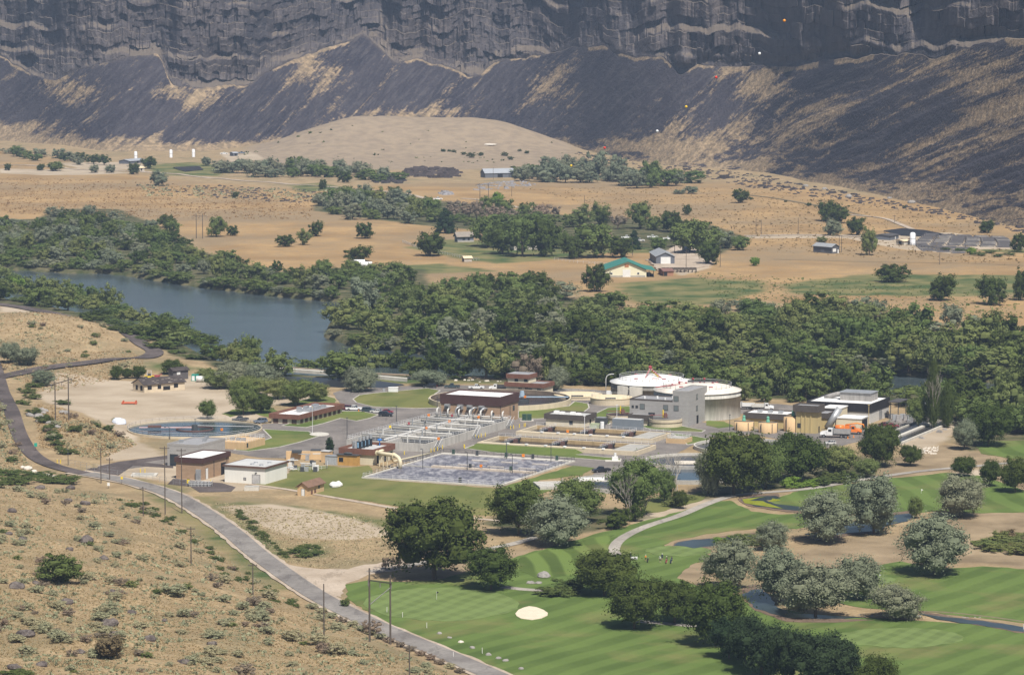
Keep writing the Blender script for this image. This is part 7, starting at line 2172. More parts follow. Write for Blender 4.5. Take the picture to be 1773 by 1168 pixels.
# silver trees along the upper edge of the wood
wood([(1230, 545), (1300, 530), (1420, 535), (1520, 548), (1600, 565), (1720, 580), (1840, 600), (1840, 612), (1600, 580), (1400, 550), (1240, 556)], 46, 15, 36, 50, ['silver', 'mid', 'silver', 'silver', 'dark'], "tree on the upper edge of the river wood", 11)
wood([(740, 505), (760, 495), (920, 495), (960, 510), (930, 520), (800, 520)], 44, 12, 40, 46, ['dark', 'mid', 'dark'], "tree at the field edge of the river wood", 13)
def shore(pts, step, h, w, kinds, where, seed, name="willow_shrub", cat="shrub"):
    rg = random.Random(seed)
    for (x1, y1), (x2, y2) in zip(pts, pts[1:]):
        n = max(1, int(abs(x2 - x1) / step))
        for i in range(n):
            x, y = x1 + (x2 - x1) * (i + rg.random()) / n, y1 + (y2 - y1) * (i + .5) / n
            k = rg.choice(kinds); q = rg.uniform(.6, 1.4)
            tree(x, y + rg.uniform(-1, 1), y - h * q, w * rg.uniform(.8, 1.3), k, KW[k] + " " + where, lod=0, group=KW[k] + " shrubs " + where.split(" ", 1)[1], cat=cat, name=name)
shore([(-60, 450), (0, 458), (90, 464), (200, 467), (300, 483), (400, 496), (520, 509), (592, 516)], 20, 17, 34, ['olive', 'mid', 'mid', 'silver'], "willow shrub along the far waterline", 81)
shore([(560, 575), (600, 588), (700, 601), (800, 610), (1000, 618), (1200, 628), (1400, 634), (1550, 640), (1700, 652), (1800, 660)], 24, 20, 42, ['olive', 'mid', 'olive', 'silver'], "willow shrub along the island waterline", 83)
shore([(-60, 499), (60, 512), (150, 532), (240, 563), (330, 597), (400, 627), (470, 647)], 20, 24, 40, ['mid', 'olive', 'mid', 'bright'], "willow at the near waterline by the hairpin road", 85, "willow_tree", "tree")
wood([(-60, 395), (60, 385), (110, 372), (200, 374), (270, 398), (330, 430), (200, 440), (-60, 440)], 32, 11, 34, 44, ['dark', 'silver', 'silver', 'mid', 'dark', 'silver'], "tree on the field side of the left wood", 87)
# left bank strip
wood([(-60, 500), (20, 502), (90, 514), (200, 538), (280, 568), (340, 600), (400, 628), (470, 646), (440, 648), (380, 632), (300, 602), (230, 572), (130, 540), (0, 520), (-60, 518)], 30, 8, 42, 52, ['mid', 'olive', 'dark', 'mid', 'olive'], "tree on the near river bank, left stretch", 17)
# brush slope between that strip and the dark road
wood([(-60, 512), (60, 520), (130, 536), (200, 560), (250, 583), (330, 610), (380, 630), (340, 626), (250, 595), (190, 573), (130, 545), (60, 527), (0, 519)], 26, 8, 12, 40, ['brushg', 'brushg', 'mid'], "brush on the slope above the dark road", 19, cat="shrub", name="river_brush", lod=0) if 'brushg' in FOL else None
# south bank behind the black pond
wood([(470, 648), (600, 644), (860, 648), (900, 656), (860, 662), (600, 656), (470, 656)], 38, 8, 50, 60, ['mid', 'dark', 'mid', 'olive'], "tree on the near bank behind the black pond", 23)
wood([(870, 655), (1000, 655), (1200, 662), (1300, 672), (1420, 680), (1540, 690), (1560, 700), (1400, 694), (1290, 688), (1080, 668), (980, 668)], 38, 9, 52, 58, ['mid', 'dark', 'olive', 'mid', 'dark'], "tree of the near bank wood behind the digesters", 29)
wood([(1550, 695), (1600, 700), (1700, 700), (1840, 705), (1840, 760), (1760, 760), (1700, 745), (1640, 725)], 40, 12, 50, 58, ['mid', 'dark', 'mid', 'olive'], "tree of the near bank wood at the right", 31)
wood([(1240, 690), (1300, 690), (1400, 698), (1420, 702), (1250, 697)], 40, 10, 20, 26, ['mid', 'olive'], "shrub tree at the truck yard edge", 33)
# hedges in the far fields
wood([(360, 296), (440, 292), (560, 292), (700, 310), (690, 316), (560, 312), (380, 305)], 20, 6, 44, 62, ['silver', 'silver', 'mid'], "tree of the far silver hedge", 37)
wood([(545, 352), (620, 345), (720, 350), (740, 380), (700, 392), (560, 376)], 24, 8, 40, 56, ['silver', 'mid', 'silver', 'olive'], "tree of the silver hedge above the farm", 41)
wood([(700, 372), (820, 372), (960, 380), (1090, 392), (1060, 400), (900, 396), (760, 392)], 28, 8, 40, 52, ['olive', 'bare', 'mid', 'bare'], "tree of the twiggy hedge behind the farm", 43)
wood([(965, 300), (1060, 306), (1200, 312), (1210, 320), (1120, 328), (1000, 318), (900, 318), (890, 306)], 23, 6, 58, 76, ['silver', 'silver', 'mid'], "tree of the silver grove under the dark slope", 47)
wood([(1160, 330), (1210, 336), (1205, 342), (1165, 340)], 22, 8, 24, 44, ['silver'], "tree in the small far silver clump", 49)
wood([(-60, 258), (40, 264), (140, 275), (190, 282), (180, 290), (100, 282), (-60, 266)], 22, 6, 34, 52, ['mid', 'silver', 'dark'], "tree of the far left grove under the cliff", 53)
wood([(120, 375), (180, 378), (180, 392), (120, 390)], 30, 10, 40, 46, ['dark'], "tree standing tall above the left wood", 55)
wood([(540, 470), (600, 466), (640, 470), (620, 480), (545, 482)], 30, 8, 26, 30, ['dark', 'silver', 'mid'], "tree near the white tanks", 57)
wood([(1600, 432), (1800, 436), (1800, 452), (1640, 442)], 28, 8, 8, 30, ['brushg', 'brushg'], "brush below the raceways", 59, cat="shrub", name="field_brush")
wood([(330, 640), (470, 648), (470, 652), (340, 648)], 30, 8, 9, 30, ['brushg', 'olive'], "low brush by the wall above the black pond", 60, cat="shrub", name="field_brush")
# reeds and brush round the golf ponds
wood([(1340, 838), (1440, 828), (1500, 830), (1440, 842), (1350, 850)], 22, 6, 10, 24, ['bright', 'brushg'], "reed clump beside the cart path", 61, cat="reeds", name="reed_clump")
wood([(1240, 935), (1340, 928), (1340, 948), (1250, 950)], 24, 7, 9, 24, ['bright', 'olive'], "reed clump at the narrow pond", 63, cat="reeds", name="reed_clump")
wood([(1690, 935), (1790, 925), (1790, 965), (1700, 958)], 26, 9, 9, 30, ['dead', 'dead', 'olive'], "reddish brush at the right edge", 65, cat="shrub", name="dry_brush")
wood([(1040, 912), (1120, 898), (1120, 906), (1050, 920)], 26, 8, 18, 30, ['mid', 'dark'], "shrub below the tall green tree", 67, cat="shrub", name="green_shrub")
wood([(940, 1025), (1000, 1018), (1000, 1032), (950, 1036)], 26, 7, 12, 40, ['brushg'], "low brush left of the fairway tree row", 69, cat="shrub", name="green_shrub")
wood([(30, 820), (130, 828), (150, 846), (60, 842), (-20, 845), (-40, 828)], 34, 12, 12, 44, ['brushg'], "dark green shrub on the crest above the road bend", 71, cat="shrub", name="green_shrub")
wood([(500, 948), (555, 945), (555, 962), (510, 966)], 22, 8, 5, 26, ['brushg'], "green weed clump in the dry lot by the road", 73, cat="shrub", name="weed_clump")
wood([(1040, 940 - 40), (1060, 900), (1200, 858), (1210, 866), (1120, 892)], 30, 8, 10, 26, ['mid', 'olive'], "shrub on the bank by the cart path", 75, cat="shrub", name="green_shrub")
print("trees", NT[0])
# sagebrush and shrubs on the foreground slope
rs = random.Random(101)
HILLP = [(-10, 850), (130, 850), (250, 878), (330, 925), (420, 1000), (500, 1045), (600, 1095), (760, 1165), (700, 1168), (-10, 1168)]
cnt = 0
while cnt < 190:
    x, y = rs.uniform(-10, 740), rs.uniform(850, 1175)
    if not inside(HILLP, x, y): continue
    if vnoise(x / 70, y / 30, 6) < .35 and rs.random() < .7: continue
    if abs(x - 600) < 120 and y > 1080 and rs.random() < .7: continue
    k = rs.choices(['sage', 'olive', 'bare', 'brushg'], [9, .8, 3, .2])[0]
    g_ = .7 + .55 * (y - 850) / 300
    w = rs.uniform(14, 32) * g_
    tree(x, y, y - w * rs.uniform(.38, .6), w, k, KW[k] + " sagebrush mound on the dry foreground slope", lod=0, group=KW[k] + " sagebrush on the foreground slope", cat="shrub", name="sagebrush")
    cnt += 1
for x, y, t, w, k, l in ((105, 1008, 955, 80, 'brushg', "largest dark shrub on the left foreground slope"), (190, 1140, 1095, 62, 'dead', "brown dead shrub among the lower left boulders"), (425, 1170, 1145, 50, 'bare', "grey brown shrub at the bottom edge left of centre"), (598, 1050, 1034, 18, 'brushg', "small upright green bush at the road edge"), (555, 1122, 1108, 18, 'bare', "lone round dry bush below the tall post"),
                         (440, 1048, 1028, 34, 'bare', "grey brush by the slender brown pole"), (300, 1030, 1010, 44, 'sage', "pale sagebrush right of the middle of the slope"), (30, 1168, 1158, 60, 'brushg', "green mound at the bottom left corner"), (640, 1098, 1070, 44, 'bare', "grey brush beside the two legged pole"), (668, 985, 960, 24, 'bare', "brown shrub left of the biggest dark tree"), (690, 982, 958, 30, 'bare', "second brown shrub by the biggest dark tree")):
    tree(x, y, t, w, k, l, lod=1, cat="shrub", name="shrub")
for i in range(16):     # brush along the road's left shoulder
    x = 540 + i * 17; y = np.interp(x, [540, 600, 690, 760, 830], [1050, 1078, 1115, 1146, 1178])
    tree(x, y + 3, y - 9, 26, rs.choice(['bare', 'sage', 'sage']), "grey brush along the left shoulder of the road", lod=0, group="brush along the road shoulder", cat="shrub", name="roadside_brush")
for i in range(58):
    x = 225 + i * 5.2; y = np.interp(x, [225, 300, 340, 380, 420, 510], [858, 892, 922, 956, 990, 1041])
    x -= rs.uniform(-8, 26); y += rs.uniform(-3, 8); q_ = rs.uniform(2, 8)
    tree(x, y + 4, y + 4 - q_, q_ * rs.uniform(2, 4), 'brushg', "low green weeds along the road's left edge", lod=0, group="green weeds along the road", cat="shrub", name="roadside_weeds")
for i in range(24):
    x = 405 + i * 3.8; y = np.interp(x, [405, 450, 490], [885, 925, 965])
    x += rs.uniform(-5, 10); q_ = rs.uniform(3, 8)
    tree(x, y, y - q_, q_ * 3, 'brushg', "low green weeds along the road's right edge", lod=0, group="green weeds right of the road", cat="shrub", name="roadside_weeds")
for i in range(34):
    x = rs.uniform(-8, 46) if i < 16 else rs.uniform(60, 215); y = rs.uniform(700, 800) if i < 16 else rs.uniform(722, 790)
    if i < 16 and x > 2 + (y - 690) * .38: continue
    w = rs.uniform(14, 26)
    k = rs.choice(['sage', 'sage', 'brushg', 'bare'])
    tree(x, y, y - w * .5, w, k, KW[k] + " sagebrush on the banks beside the upper road", lod=0, group=KW[k] + " sagebrush beside the upper road", cat="shrub", name="sagebrush")
for i in range(26):
    x, y = rs.uniform(0, 230), rs.uniform(560, 640)
    w = rs.uniform(9, 18)
    k = rs.choice(['sage', 'sage', 'bare', 'olive'])
    tree(x, y, y - w * .45, w, k, KW[k] + " sagebrush on the dunes below the river", lod=0, group=KW[k] + " sagebrush on the dunes", cat="shrub", name="sagebrush")
for x, y in ((55, 690), (40, 700), (75, 730), (60, 715), (85, 745), (100, 770), (120, 785), (45, 680), (95, 760), (110, 700), (130, 745), (60, 670)):
    tree(x, y, y - 10, 34, 'brushg', "green bush on the rocky bank between the road and yard", lod=0, group="bushes on the rocky bank", cat="shrub", name="green_shrub")
for x, y, w in ((767, 263, 10), (778, 263, 8), (786, 264, 10), (803, 268, 10), (816, 273, 18), (832, 270, 12), (874, 270, 14), (912, 266, 10), (900, 262, 8), (884, 277, 12), (1300, 346, 10), (1360, 350, 8), (1400, 357, 12), (1470, 358, 6), (1566, 360, 8), (1722, 345, 16)):
    tree(x, y, y - w * .6, w, 'dark', "small dark bush dotted on the far dry ground", lod=0, group="small far bushes", cat="shrub", name="small_bush")
print("trees", NT[0])

# ------------------------------------------------------------------ grass tufts (uncountable) over the foreground slope
def scatter(name, poly, n, size, mat, label, seed, dens=None, rock=False):
    rg = np.random.RandomState(seed)
    P = np.array(poly, float); lo, hi = P.min(0), P.max(0)
    xs = rg.uniform(lo[0], hi[0], n * 3); ys = rg.uniform(lo[1], hi[1], n * 3)
    ok = np.array([inside(poly, a, b) for a, b in zip(xs, ys)])
    if dens is not None: ok &= rg.rand(n * 3) < dens(xs, ys)
    xs, ys = xs[ok][:n], ys[ok][:n]
    x, y = atn(xs, ys)
    # slide the point towards the viewer until it lies under the sight line of the raised ground
    for _ in range(12):
        z = Z(x, y); k = (CAMZ - z) / CAMZ
        x0, y0 = atn(xs, ys); x, y = x0 * k, y0 * k
    z = Z(x, y); n = len(x)
    s = size * np.exp(rg.normal(size=n) * .35)
    if rock:
        base = np.array([(-1, -1, -.3), (1, -1, -.3), (1, 1, -.3), (-1, 1, -.3), (-.6, -.6, .7), (.6, -.7, .8), (.7, .6, .6), (-.6, .7, .75)])
        fq = np.array([(4, 5, 6, 7), (0, 1, 5, 4), (1, 2, 6, 5), (2, 3, 7, 6), (3, 0, 4, 7)])
        V_ = base[None] * s[:, None, None] * (1 + .45 * (rg.rand(n, 8, 3) - .5)) * np.stack([1 + .5 * rg.rand(n), 1 + 0 * s, .6 + .5 * rg.rand(n)], 1)[:, None]
        a = rg.rand(n) * 6.28
        c_, s_ = np.cos(a)[:, None], np.sin(a)[:, None]
        V_ = np.stack([V_[..., 0] * c_ - V_[..., 1] * s_, V_[..., 0] * s_ + V_[..., 1] * c_, V_[..., 2]], -1)
        F_ = fq[None] + np.arange(n)[:, None, None] * 8
        T_ = np.repeat(rg.rand(n), 5)
    else:
        k = 7
        d = rg.normal(size=(n, k, 3)); d[..., 2] = np.abs(d[..., 2]) * .8 + .3; d /= np.linalg.norm(d, axis=2)[..., None]
        w = np.cross(d, rg.normal(size=(n, k, 3))); w /= np.linalg.norm(w, axis=2)[..., None]
        sc = s[:, None, None]
        o = rg.normal(size=(n, k, 3)) * np.array([.35, .35, 0]) * sc
        V_ = np.stack([o - w * sc * .28, o + w * sc * .28, o + d * sc * .9 + w * sc * .2, o + d * sc * .9 - w * sc * .2], 2).reshape(n, k * 4, 3)
        F_ = np.arange(4)[None, None] + (np.arange(k) * 4)[None, :, None] + np.arange(n)[:, None, None] * k * 4
        T_ = np.repeat(rg.rand(n), k)
    V_ = V_ + np.stack([x, y, z], 1)[:, None]
    me = np_mesh(name, V_.reshape(-1, 3), F_.reshape(-1, 4), mat, False, None, {'tint': T_})
    return tag(link(name, me), label, kind="stuff")
STRAW = foliage("straw_grass", (0.42, 0.325, 0.19), .25, .3)
HP = [(-40, 835), (130, 845), (250, 872), (330, 915), (420, 990), (500, 1035), (600, 1085), (830, 1190), (-40, 1190)]
scatter("dry_grass", HP, 40000, .17, STRAW, "dry straw coloured grass tufts over the foreground slope", 1)
scatter("sage_scrub", HP, 3600, .42, FOL['sage'], "small grey green scrub over the foreground slope", 2, lambda a, b: np.clip((vnoise(a / 50, b / 20, 9) - .25) * 2, .05, 1))
scatter("weeds", [(370, 870), (640, 895), (700, 930), (690, 965), (560, 985), (500, 975), (420, 920)], 3500, .24, foliage("pale_weeds", (0.46, 0.39, 0.25), .3, .3), "dry weeds over the lot beside the road", 3)
scatter("weeds", [(90, 700), (200, 745), (240, 770), (170, 795), (70, 775), (60, 700)], 1800, .4, STRAW, "dry grass on the rocky bank by the gate", 4)
scatter("sage_scrub", [(0, 550), (150, 580), (250, 620), (240, 650), (80, 680), (0, 645)], 1400, .5, FOL['sage'], "small scrub over the dunes at left", 5, lambda a, b: np.clip((vnoise(a / 30, b / 12, 2) - .4) * 3, .03, 1))
scatter("field_scrub", [(240, 320), (640, 332), (600, 350), (260, 340)], 260, 1.1, FOL['sage'], "small far scrub among the boulders", 6)
scatter("field_scrub", [(400, 258), (990, 262), (990, 285), (400, 285)], 60, 1.2, FOL['brushg'], "sparse scrub dots on the dry hill", 16)
scatter("dry_grass", [(-40, 690), (4, 690), (40, 790), (60, 815), (-40, 815)], 2500, .25, STRAW, "dry grass on the slope left of the upper road", 41)
scatter("sage_scrub", [(-40, 690), (4, 690), (40, 790), (60, 815), (-40, 815)], 500, .5, FOL['sage'], "low scrub on the slope left of the upper road", 42)
scatter("sage_scrub", [(120, 730), (215, 750), (235, 770), (170, 795), (90, 785)], 500, .45, FOL['sage'], "low scrub on the rocky bank", 43)
scatter("dry_grass", [(0, 545), (150, 575), (250, 620), (240, 650), (80, 680), (0, 645)], 4000, .3, STRAW, "dry grass over the left dunes", 44)
scatter("field_grass", [(0, 305), (300, 318), (540, 340), (540, 380), (400, 380), (60, 372), (0, 370)], 2600, .55, foliage("field_straw", (0.30, 0.21, 0.11), .3, .2), "coarse straw tufts over the left golden field", 45)
scatter("field_grass", [(900, 325), (1300, 325), (1700, 385), (1773, 460), (1480, 445), (1250, 430), (1000, 350)], 2600, .55, foliage("field_straw2", (0.30, 0.21, 0.11), .3, .2), "coarse straw tufts over the right golden field", 46)
scatter("field_grass", [(1200, 470), (1773, 505), (1773, 560), (1500, 540), (1250, 520)], 1200, .5, FOL['olive'], "low green tufts over the right pasture", 47)
# ------------------------------------------------------------------ rocks
ROCK = T("basalt_boulder", .9, .15)
nz = ROCK.sep(ROCK.geo("Normal"))[2]
rc = ROCK.mix(ROCK.rng(ROCK.noise(.9, 5), .35, .65), (0.065, 0.052, 0.05), (0.16, 0.135, 0.12))
rc = ROCK.mix(ROCK.rng(ROCK.noise(2.2, 3), .55, .7, 0, .5), rc, (0.25, 0.225, 0.2))
ROCK.bump(ROCK.noise(1.6, 4), .8, .3); ROCK = ROCK.base(rc)
FROCK = foliage("dark_talus_boulders", (0.058, 0.05, 0.05), .4, 0.0)
NR = 0
BOUL = [(148, 938, 15, "large pale topped boulder high on the slope"), (120, 952, 9, "boulder just below the large pale topped one"), (45, 1100, 18, "big dark boulder at the left of the slope"), (28, 1018, 14, "boulder left of the largest shrub"), (117, 1044, 12, "dark boulder in the middle of the slope"),
        (190, 1082, 15, "dark boulder with shrub at the lower middle"), (200, 1100, 12, "dark boulder below the shrubby one"), (258, 1108, 13, "long dark boulder at the lower middle"), (140, 1130, 9, "small dark boulder left of the dead shrub"), (318, 1148, 12, "pale boulder near the bottom"), (25, 1157, 14, "grey boulder in the bottom left corner"), (72, 1152, 10, "low grey boulder beside the corner one"),
        (69, 846, 9, "dark boulder on the crest below the shrubs"), (122, 846, 9, "second dark boulder on the crest"), (118, 868, 8, "dark boulder below the crest"), (147, 873, 9, "flat dark boulder below the crest"), (22, 886, 9, "dark boulder at the upper left slope"), (228, 1062, 9, "small boulder in the middle right of slope"), (368, 1115, 10, "flat grey boulder on the lower slope"),
        (195, 1024, 7, "small flat rock in the middle slope"), (285, 1075, 6, "small dark rock on the middle slope"), (15, 925, 8, "rock at the upper left edge"), (40, 935, 8, "rock beside the upper left edge one"), (180, 968, 10, "low rock ledge in the middle slope"), (62, 1010, 8, "brown rock by the yellow weed")]
def boulder(x, y, rpx, label, mat, seed, group=None, sz=.62):
    p = on(x, y); r = rpx / pxm(p)
    lump("boulder", p - Vector((0, 0, r * .12)), r, mat, label, "boulder", seed, 1.15, .95, sz, None, group, 9, 6, .42)
for i, (x, y, r_, l_) in enumerate(BOUL): boulder(x, y, r_ * .9, l_, ROCK, i)
GR_ = M("grey_granite", (0.30, 0.28, 0.26), .9, .35, 1.2); WH_ = M("white_rock", (0.66, 0.6, 0.52), .9, .2, 1)
for i, (x, y, r_, l_) in enumerate(((942, 999, 12, "large grey boulder on the fairway island"), (918, 1010, 7, "left small boulder in the sandy patch"), (932, 1010, 6, "right small boulder in the sandy patch"), (818, 1122, 5, "grey roadside rock, topmost of the row by the fairway"), (846, 1134, 5, "second grey roadside rock by the white post"), (863, 1140, 5, "third roadside rock by the fairway"), (875, 1144, 5.5, "pale roadside rock above the road bottom"), (903, 1158, 5, "lowest roadside rock by the fairway"), (761, 1097, 5, "dark roadside rock left of the white rock"), (779, 1104, 4.5, "dark roadside rock between the posts"))):
    boulder(x, y, r_, l_, GR_, 50 + i)
boulder(797, 1112, 4.5, "white painted roadside rock by the fairway", WH_, 61)
for i, (x, y, r_) in enumerate(((48, 812, 8), (60, 818, 6), (70, 821, 7), (82, 824, 6), (95, 826, 5), (40, 810, 5))):
    boulder(x, y, r_, "white broken rock heaped outside the road bend", WH_, 70 + i, "white rocks at the road bend")
for i in range(16):
    x, y = rs.uniform(50, 115), rs.uniform(712, 745)
    boulder(x, y, rs.uniform(4, 9), "grey rock in the outcrop between the road and dirt yard", GR_, 90 + i, "rock outcrop by the poles")
boulder(848, 250, 12, "white bare patch of rock on the dry hill", WH_, 201, sz=.2)
for i, (x, y, r_) in enumerate(((1395, 323, 5), (1405, 330, 4), (1427, 328, 5), (1470, 342, 6), (1540, 344, 4), (1578, 352, 7), (1700, 356, 6), (1716, 365, 6), (1430, 318, 4), (1740, 352, 6), (1690, 368, 5))):
    boulder(x, y, r_, "pale grey boulder strewn at the talus foot", GR_, 110 + i, "pale boulders at the talus foot")
# rock rubble heaps far away
RUB = lambda nm, poly, n, s, l, sd, m=None: scatter(nm, poly, n, s, m or FROCK, l, sd, None, True)
RUB("rock_rubble", [(690, 300), (720, 292), (770, 290), (800, 300), (800, 308), (740, 308), (700, 306)], 150, 2.0, "dark heap of basalt rubble in the far field", 21)
RUB("rock_rubble", [(640, 305), (700, 300), (700, 318), (650, 318)], 120, 1.3, "scattered dark rocks beside the far rubble heap", 22)
RUB("rock_rubble", [(830, 318), (900, 312), (930, 320), (880, 328), (820, 330)], 150, .8, "pale broken rubble at the two legged pole", 23, M("pale_rubble", (0.27, 0.26, 0.27), .9, .4, .5))
RUB("rock_rubble", [(755, 336), (775, 330), (778, 338)], 16, 1.4, "small pale rubble heap on the far track", 24, M("pale_rubble", (0.42, 0.41, 0.42)))
RUB("rock_rubble", [(230, 320), (400, 322), (560, 330), (620, 345), (520, 352), (330, 340)], 260, .75, "dark boulders scattered over the far golden field", 25)
def tdens(a, b): return np.clip(1.2 - (np.interp(a, [900, 1100, 1300, 1500, 1773], [250, 285, 300, 345, 392]) - b) * -.0 - np.clip((b - np.interp(a, BX, BY)) / 38, 0, 1), 0, 1)
RUB("rock_rubble", [(990, 262), (1100, 280), (1300, 300), (1500, 340), (1800, 395), (2000, 440), (2000, 480), (1773, 405), (1600, 368), (1480, 352), (1300, 325), (1180, 300), (1020, 280)], 3600, 0.95, "dark basalt boulders strewn over the foot of the talus", 26)
scatter("rock_rubble", [(1560, 735), (1655, 727), (1640, 745), (1600, 770)], 10, .5, GR_, "loose stones by the channel", 27, None, True)
scatter("rock_rubble", [(1590, 775), (1625, 772), (1622, 786), (1592, 784)], 120, .2, WH_, "pale riprap stones below the channel", 28, None, True)
scatter("rock_rubble", [(1480, 1062), (1700, 1068), (1700, 1071), (1480, 1066)], 60, .2, GR_, "grey stones along the brook", 29, None, True)
scatter("rock_rubble", [(480, 640), (640, 650), (860, 658), (1000, 664), (1000, 668), (640, 656), (480, 646)], 90, .4, WH_, "pale stones along the pond bank", 30, None, True)

# ------------------------------------------------------------------ golf people and gear
def person(px, py, shirt, trousers, label, face=0.0, lean=0.0, cap=None, bend=0.0):
    p = on(px, py) + Vector((0, 0, .16))
    e = empty("person", p, label, "person", None, face)
    import bmesh
    S = 1.78
    sk = {}
    vs = [(0, 0, .95), (0, bend * .08, 1.15), (0, bend * .22, 1.42), (0, bend * .26, 1.52), (0, bend * .32, 1.60), (0, bend * .34, 1.72),
          (.10, 0, .90), (.13, .04, .50), (.14, 0, .08), (.14, .12, .05), (-.10, 0, .90), (-.15, -.02, .50), (-.17, -.04, .08), (-.17, .08, .05),
          (.20, bend * .2, 1.40), (.27, bend * .2 + .06, 1.12), (.22, bend * .2 + .26, .98), (.20, bend * .2 + .33, .96), (-.20, bend * .2, 1.40), (-.27, bend * .2 + .02, 1.12), (-.24, bend * .2 + .2, .95), (-.22, bend * .2 + .27, .93)]
    es = [(0, 1), (1, 2), (2, 3), (3, 4), (4, 5), (0, 6), (6, 7), (7, 8), (8, 9), (0, 10), (10, 11), (11, 12), (12, 13), (2, 14), (14, 15), (15, 16), (16, 17), (2, 18), (18, 19), (19, 20), (20, 21)]
    rad = [.14, .13, .15, .055, .075, .085, .10, .065, .045, .04, .10, .065, .045, .04, .065, .045, .032, .035, .065, .045, .032, .035]
    for (h_, sx_) in ((17, 1), (21, -1)):
        hx, hy, hz = vs[h_]
        for k, (ox, L) in enumerate(((-.035, .07), (-.015, .085), (.008, .08), (.03, .065))):
            vs.append((hx + ox, hy + .05, hz)); vs.append((hx + ox, hy + .05 + L * .6, hz - .03))
            es += [(h_, len(vs) - 2), (len(vs) - 2, len(vs) - 1)]; rad += [.010, .008]
        vs.append((hx - sx_ * .05, hy + .02, hz + .02)); es.append((h_, len(vs) - 1)); rad.append(.010)
    me = bpy.data.meshes.new("body"); me.from_pydata(vs, es, [])
    o = bpy.data.objects.new("body", me); COL.objects.link(o)
    md = o.modifiers.new("skin", 'SKIN'); 
    me.skin_vertices.new() if not me.skin_vertices else None
    for i, r_ in enumerate(rad): me.skin_vertices[0].data[i].radius = (r_, r_)
    me.skin_vertices[0].data[0].use_root = True
    o.modifiers.new("sub", 'SUBSURF').levels = 1
    dg = bpy.context.evaluated_depsgraph_get()
    nm = bpy.data.meshes.new_from_object(o.evaluated_get(dg))
    bpy.data.objects.remove(o)
    nm.name = "body"; nm.materials.clear()
    for mt_ in (M("skin", (0.45, 0.27, 0.19), .6, .05), shirt, trousers, M("shoe_leather", (0.6, 0.6, 0.6), .6, .1)): nm.materials.append(mt_)
    for f_ in nm.polygons:
        z = f_.center.z; x = abs(f_.center.x)
        f_.material_index = 3 if z < .1 else 0 if z < .48 else 2 if z < .98 and x < .2 else 1 if z < 1.49 and not (x > .2 and z < 1.15) else 0
        f_.use_smooth = True
    b_ = link("body", nm, e)
    c_ = MB(); c_.ball((0, bend * .33, 1.70), .115, 10, 6, 1, 1.1, .75); c_.box(-.08, .08, bend * .33 + .08, bend * .33 + .2, 1.68, 1.70)
    c_.build("cap", cap or DOORW, e)
    return e
NAVY, ORSH, WHSH, DKSH = M("navy_cloth", (0.02, 0.03, 0.10)), M("orange_shirt", (0.7, 0.28, 0.05)), M("white_shirt", (0.7, 0.7, 0.68)), M("dark_cloth", (0.03, 0.03, 0.035))
person(1118, 972, ORSH, DKSH, "golfer in orange shirt at the left of the green", .4)
person(1143, 974, WHSH, DKSH, "golfer in white shirt and dark shorts facing the green", 2.8, bend=.6)
person(1146.5, 970, NAVY, NAVY, "golfer in navy blue standing behind the white shirt one", -.5)
person(1155, 974.5, DKSH, DKSH, "golfer in dark clothes beside a red bag", 1.2, cap=WHSH, bend=.4)
person(1163, 974.5, NAVY, DKSH, "rightmost golfer in dark blue holding a club", -1.0, cap=DKSH)
person(1092, 968, NAVY, DKSH, "golfer in navy by the white bench", .2)
person(999 - 185, 7 * 100 + 43, DKSH, DKSH, "worker in dark clothes walking by the aeration wall", 0)
for x, y, c_, l in ((1121, 974, DKSH, "dark golf bag on push cart beside the orange shirt golfer"), (1153, 976, REDP, "red golf bag on push cart"), (1161, 976, NAVY, "navy golf bag on push cart at the right")):
    b = empty("golf_bag_cart", on(x, y) + Vector((0, 0, .16)), l, "golf bag")
    MB().tube([(0, 0, .2), (.15, 0, 1.15)], .16, 8, .19).build("bag", c_, b); m = MB()
    for k in range(4): m.tube([(.12 + .03 * k, .04 * k - .06, 1.1), (.16 + .04 * k, .05 * k - .08, 1.35)], .02, 4)
    m.build("club", GALV, b); MB().tube([(-.1, 0, .2), (-.5, 0, 1.0)], .025, 5).build("handle", STEEL, b)
    for s_ in (-1, 1):
        m = MB(); m.tube([(0, s_ * .28, .15), (0, s_ * .33, .15)], .15, 10); m.build("wheel", TYRE, b)
b = empty("tee_bench", on(1098, 970) + Vector((0, 0, .1)), "white bench box at the tee beside the golfer in navy", "bench")
MB().box(-.9, .9, -.3, .3, .4, .52).build("seat", DOORW, b); MB().box(-.9, .9, .2, .3, .52, .95).build("backrest", DOORW, b)
for x_ in (-.8, .7): MB().box(x_, x_ + .1, -.25, .25, 0, .399).build("leg", DOORW, b)
def flag(x, y, top, label, c_):
    p = on(x, y) + Vector((0, 0, .15)); H = height_to(p, top)
    b = empty("golf_flag", p, label, "golf flag")
    MB().tube([(0, 0, 0), (0, 0, H)], .035, 6).build("pole", DOORW, b); MB().prof([(0.02, H - .6), (0.02, H), (.6, H - .25)], -.02, .02).build("flag", c_, b)
flag(756, 1038, 1023, "black golf flag on the putting green by the bunker", DKSH); flag(1595, 855, 846, "white golf flag on the upper fairway", WHSH); flag(1522, 1003, 993, "white golf flag right of the silver grove", WHSH)
flag(1600, 786, 778, "white marker at the end of the channel", WHSH)
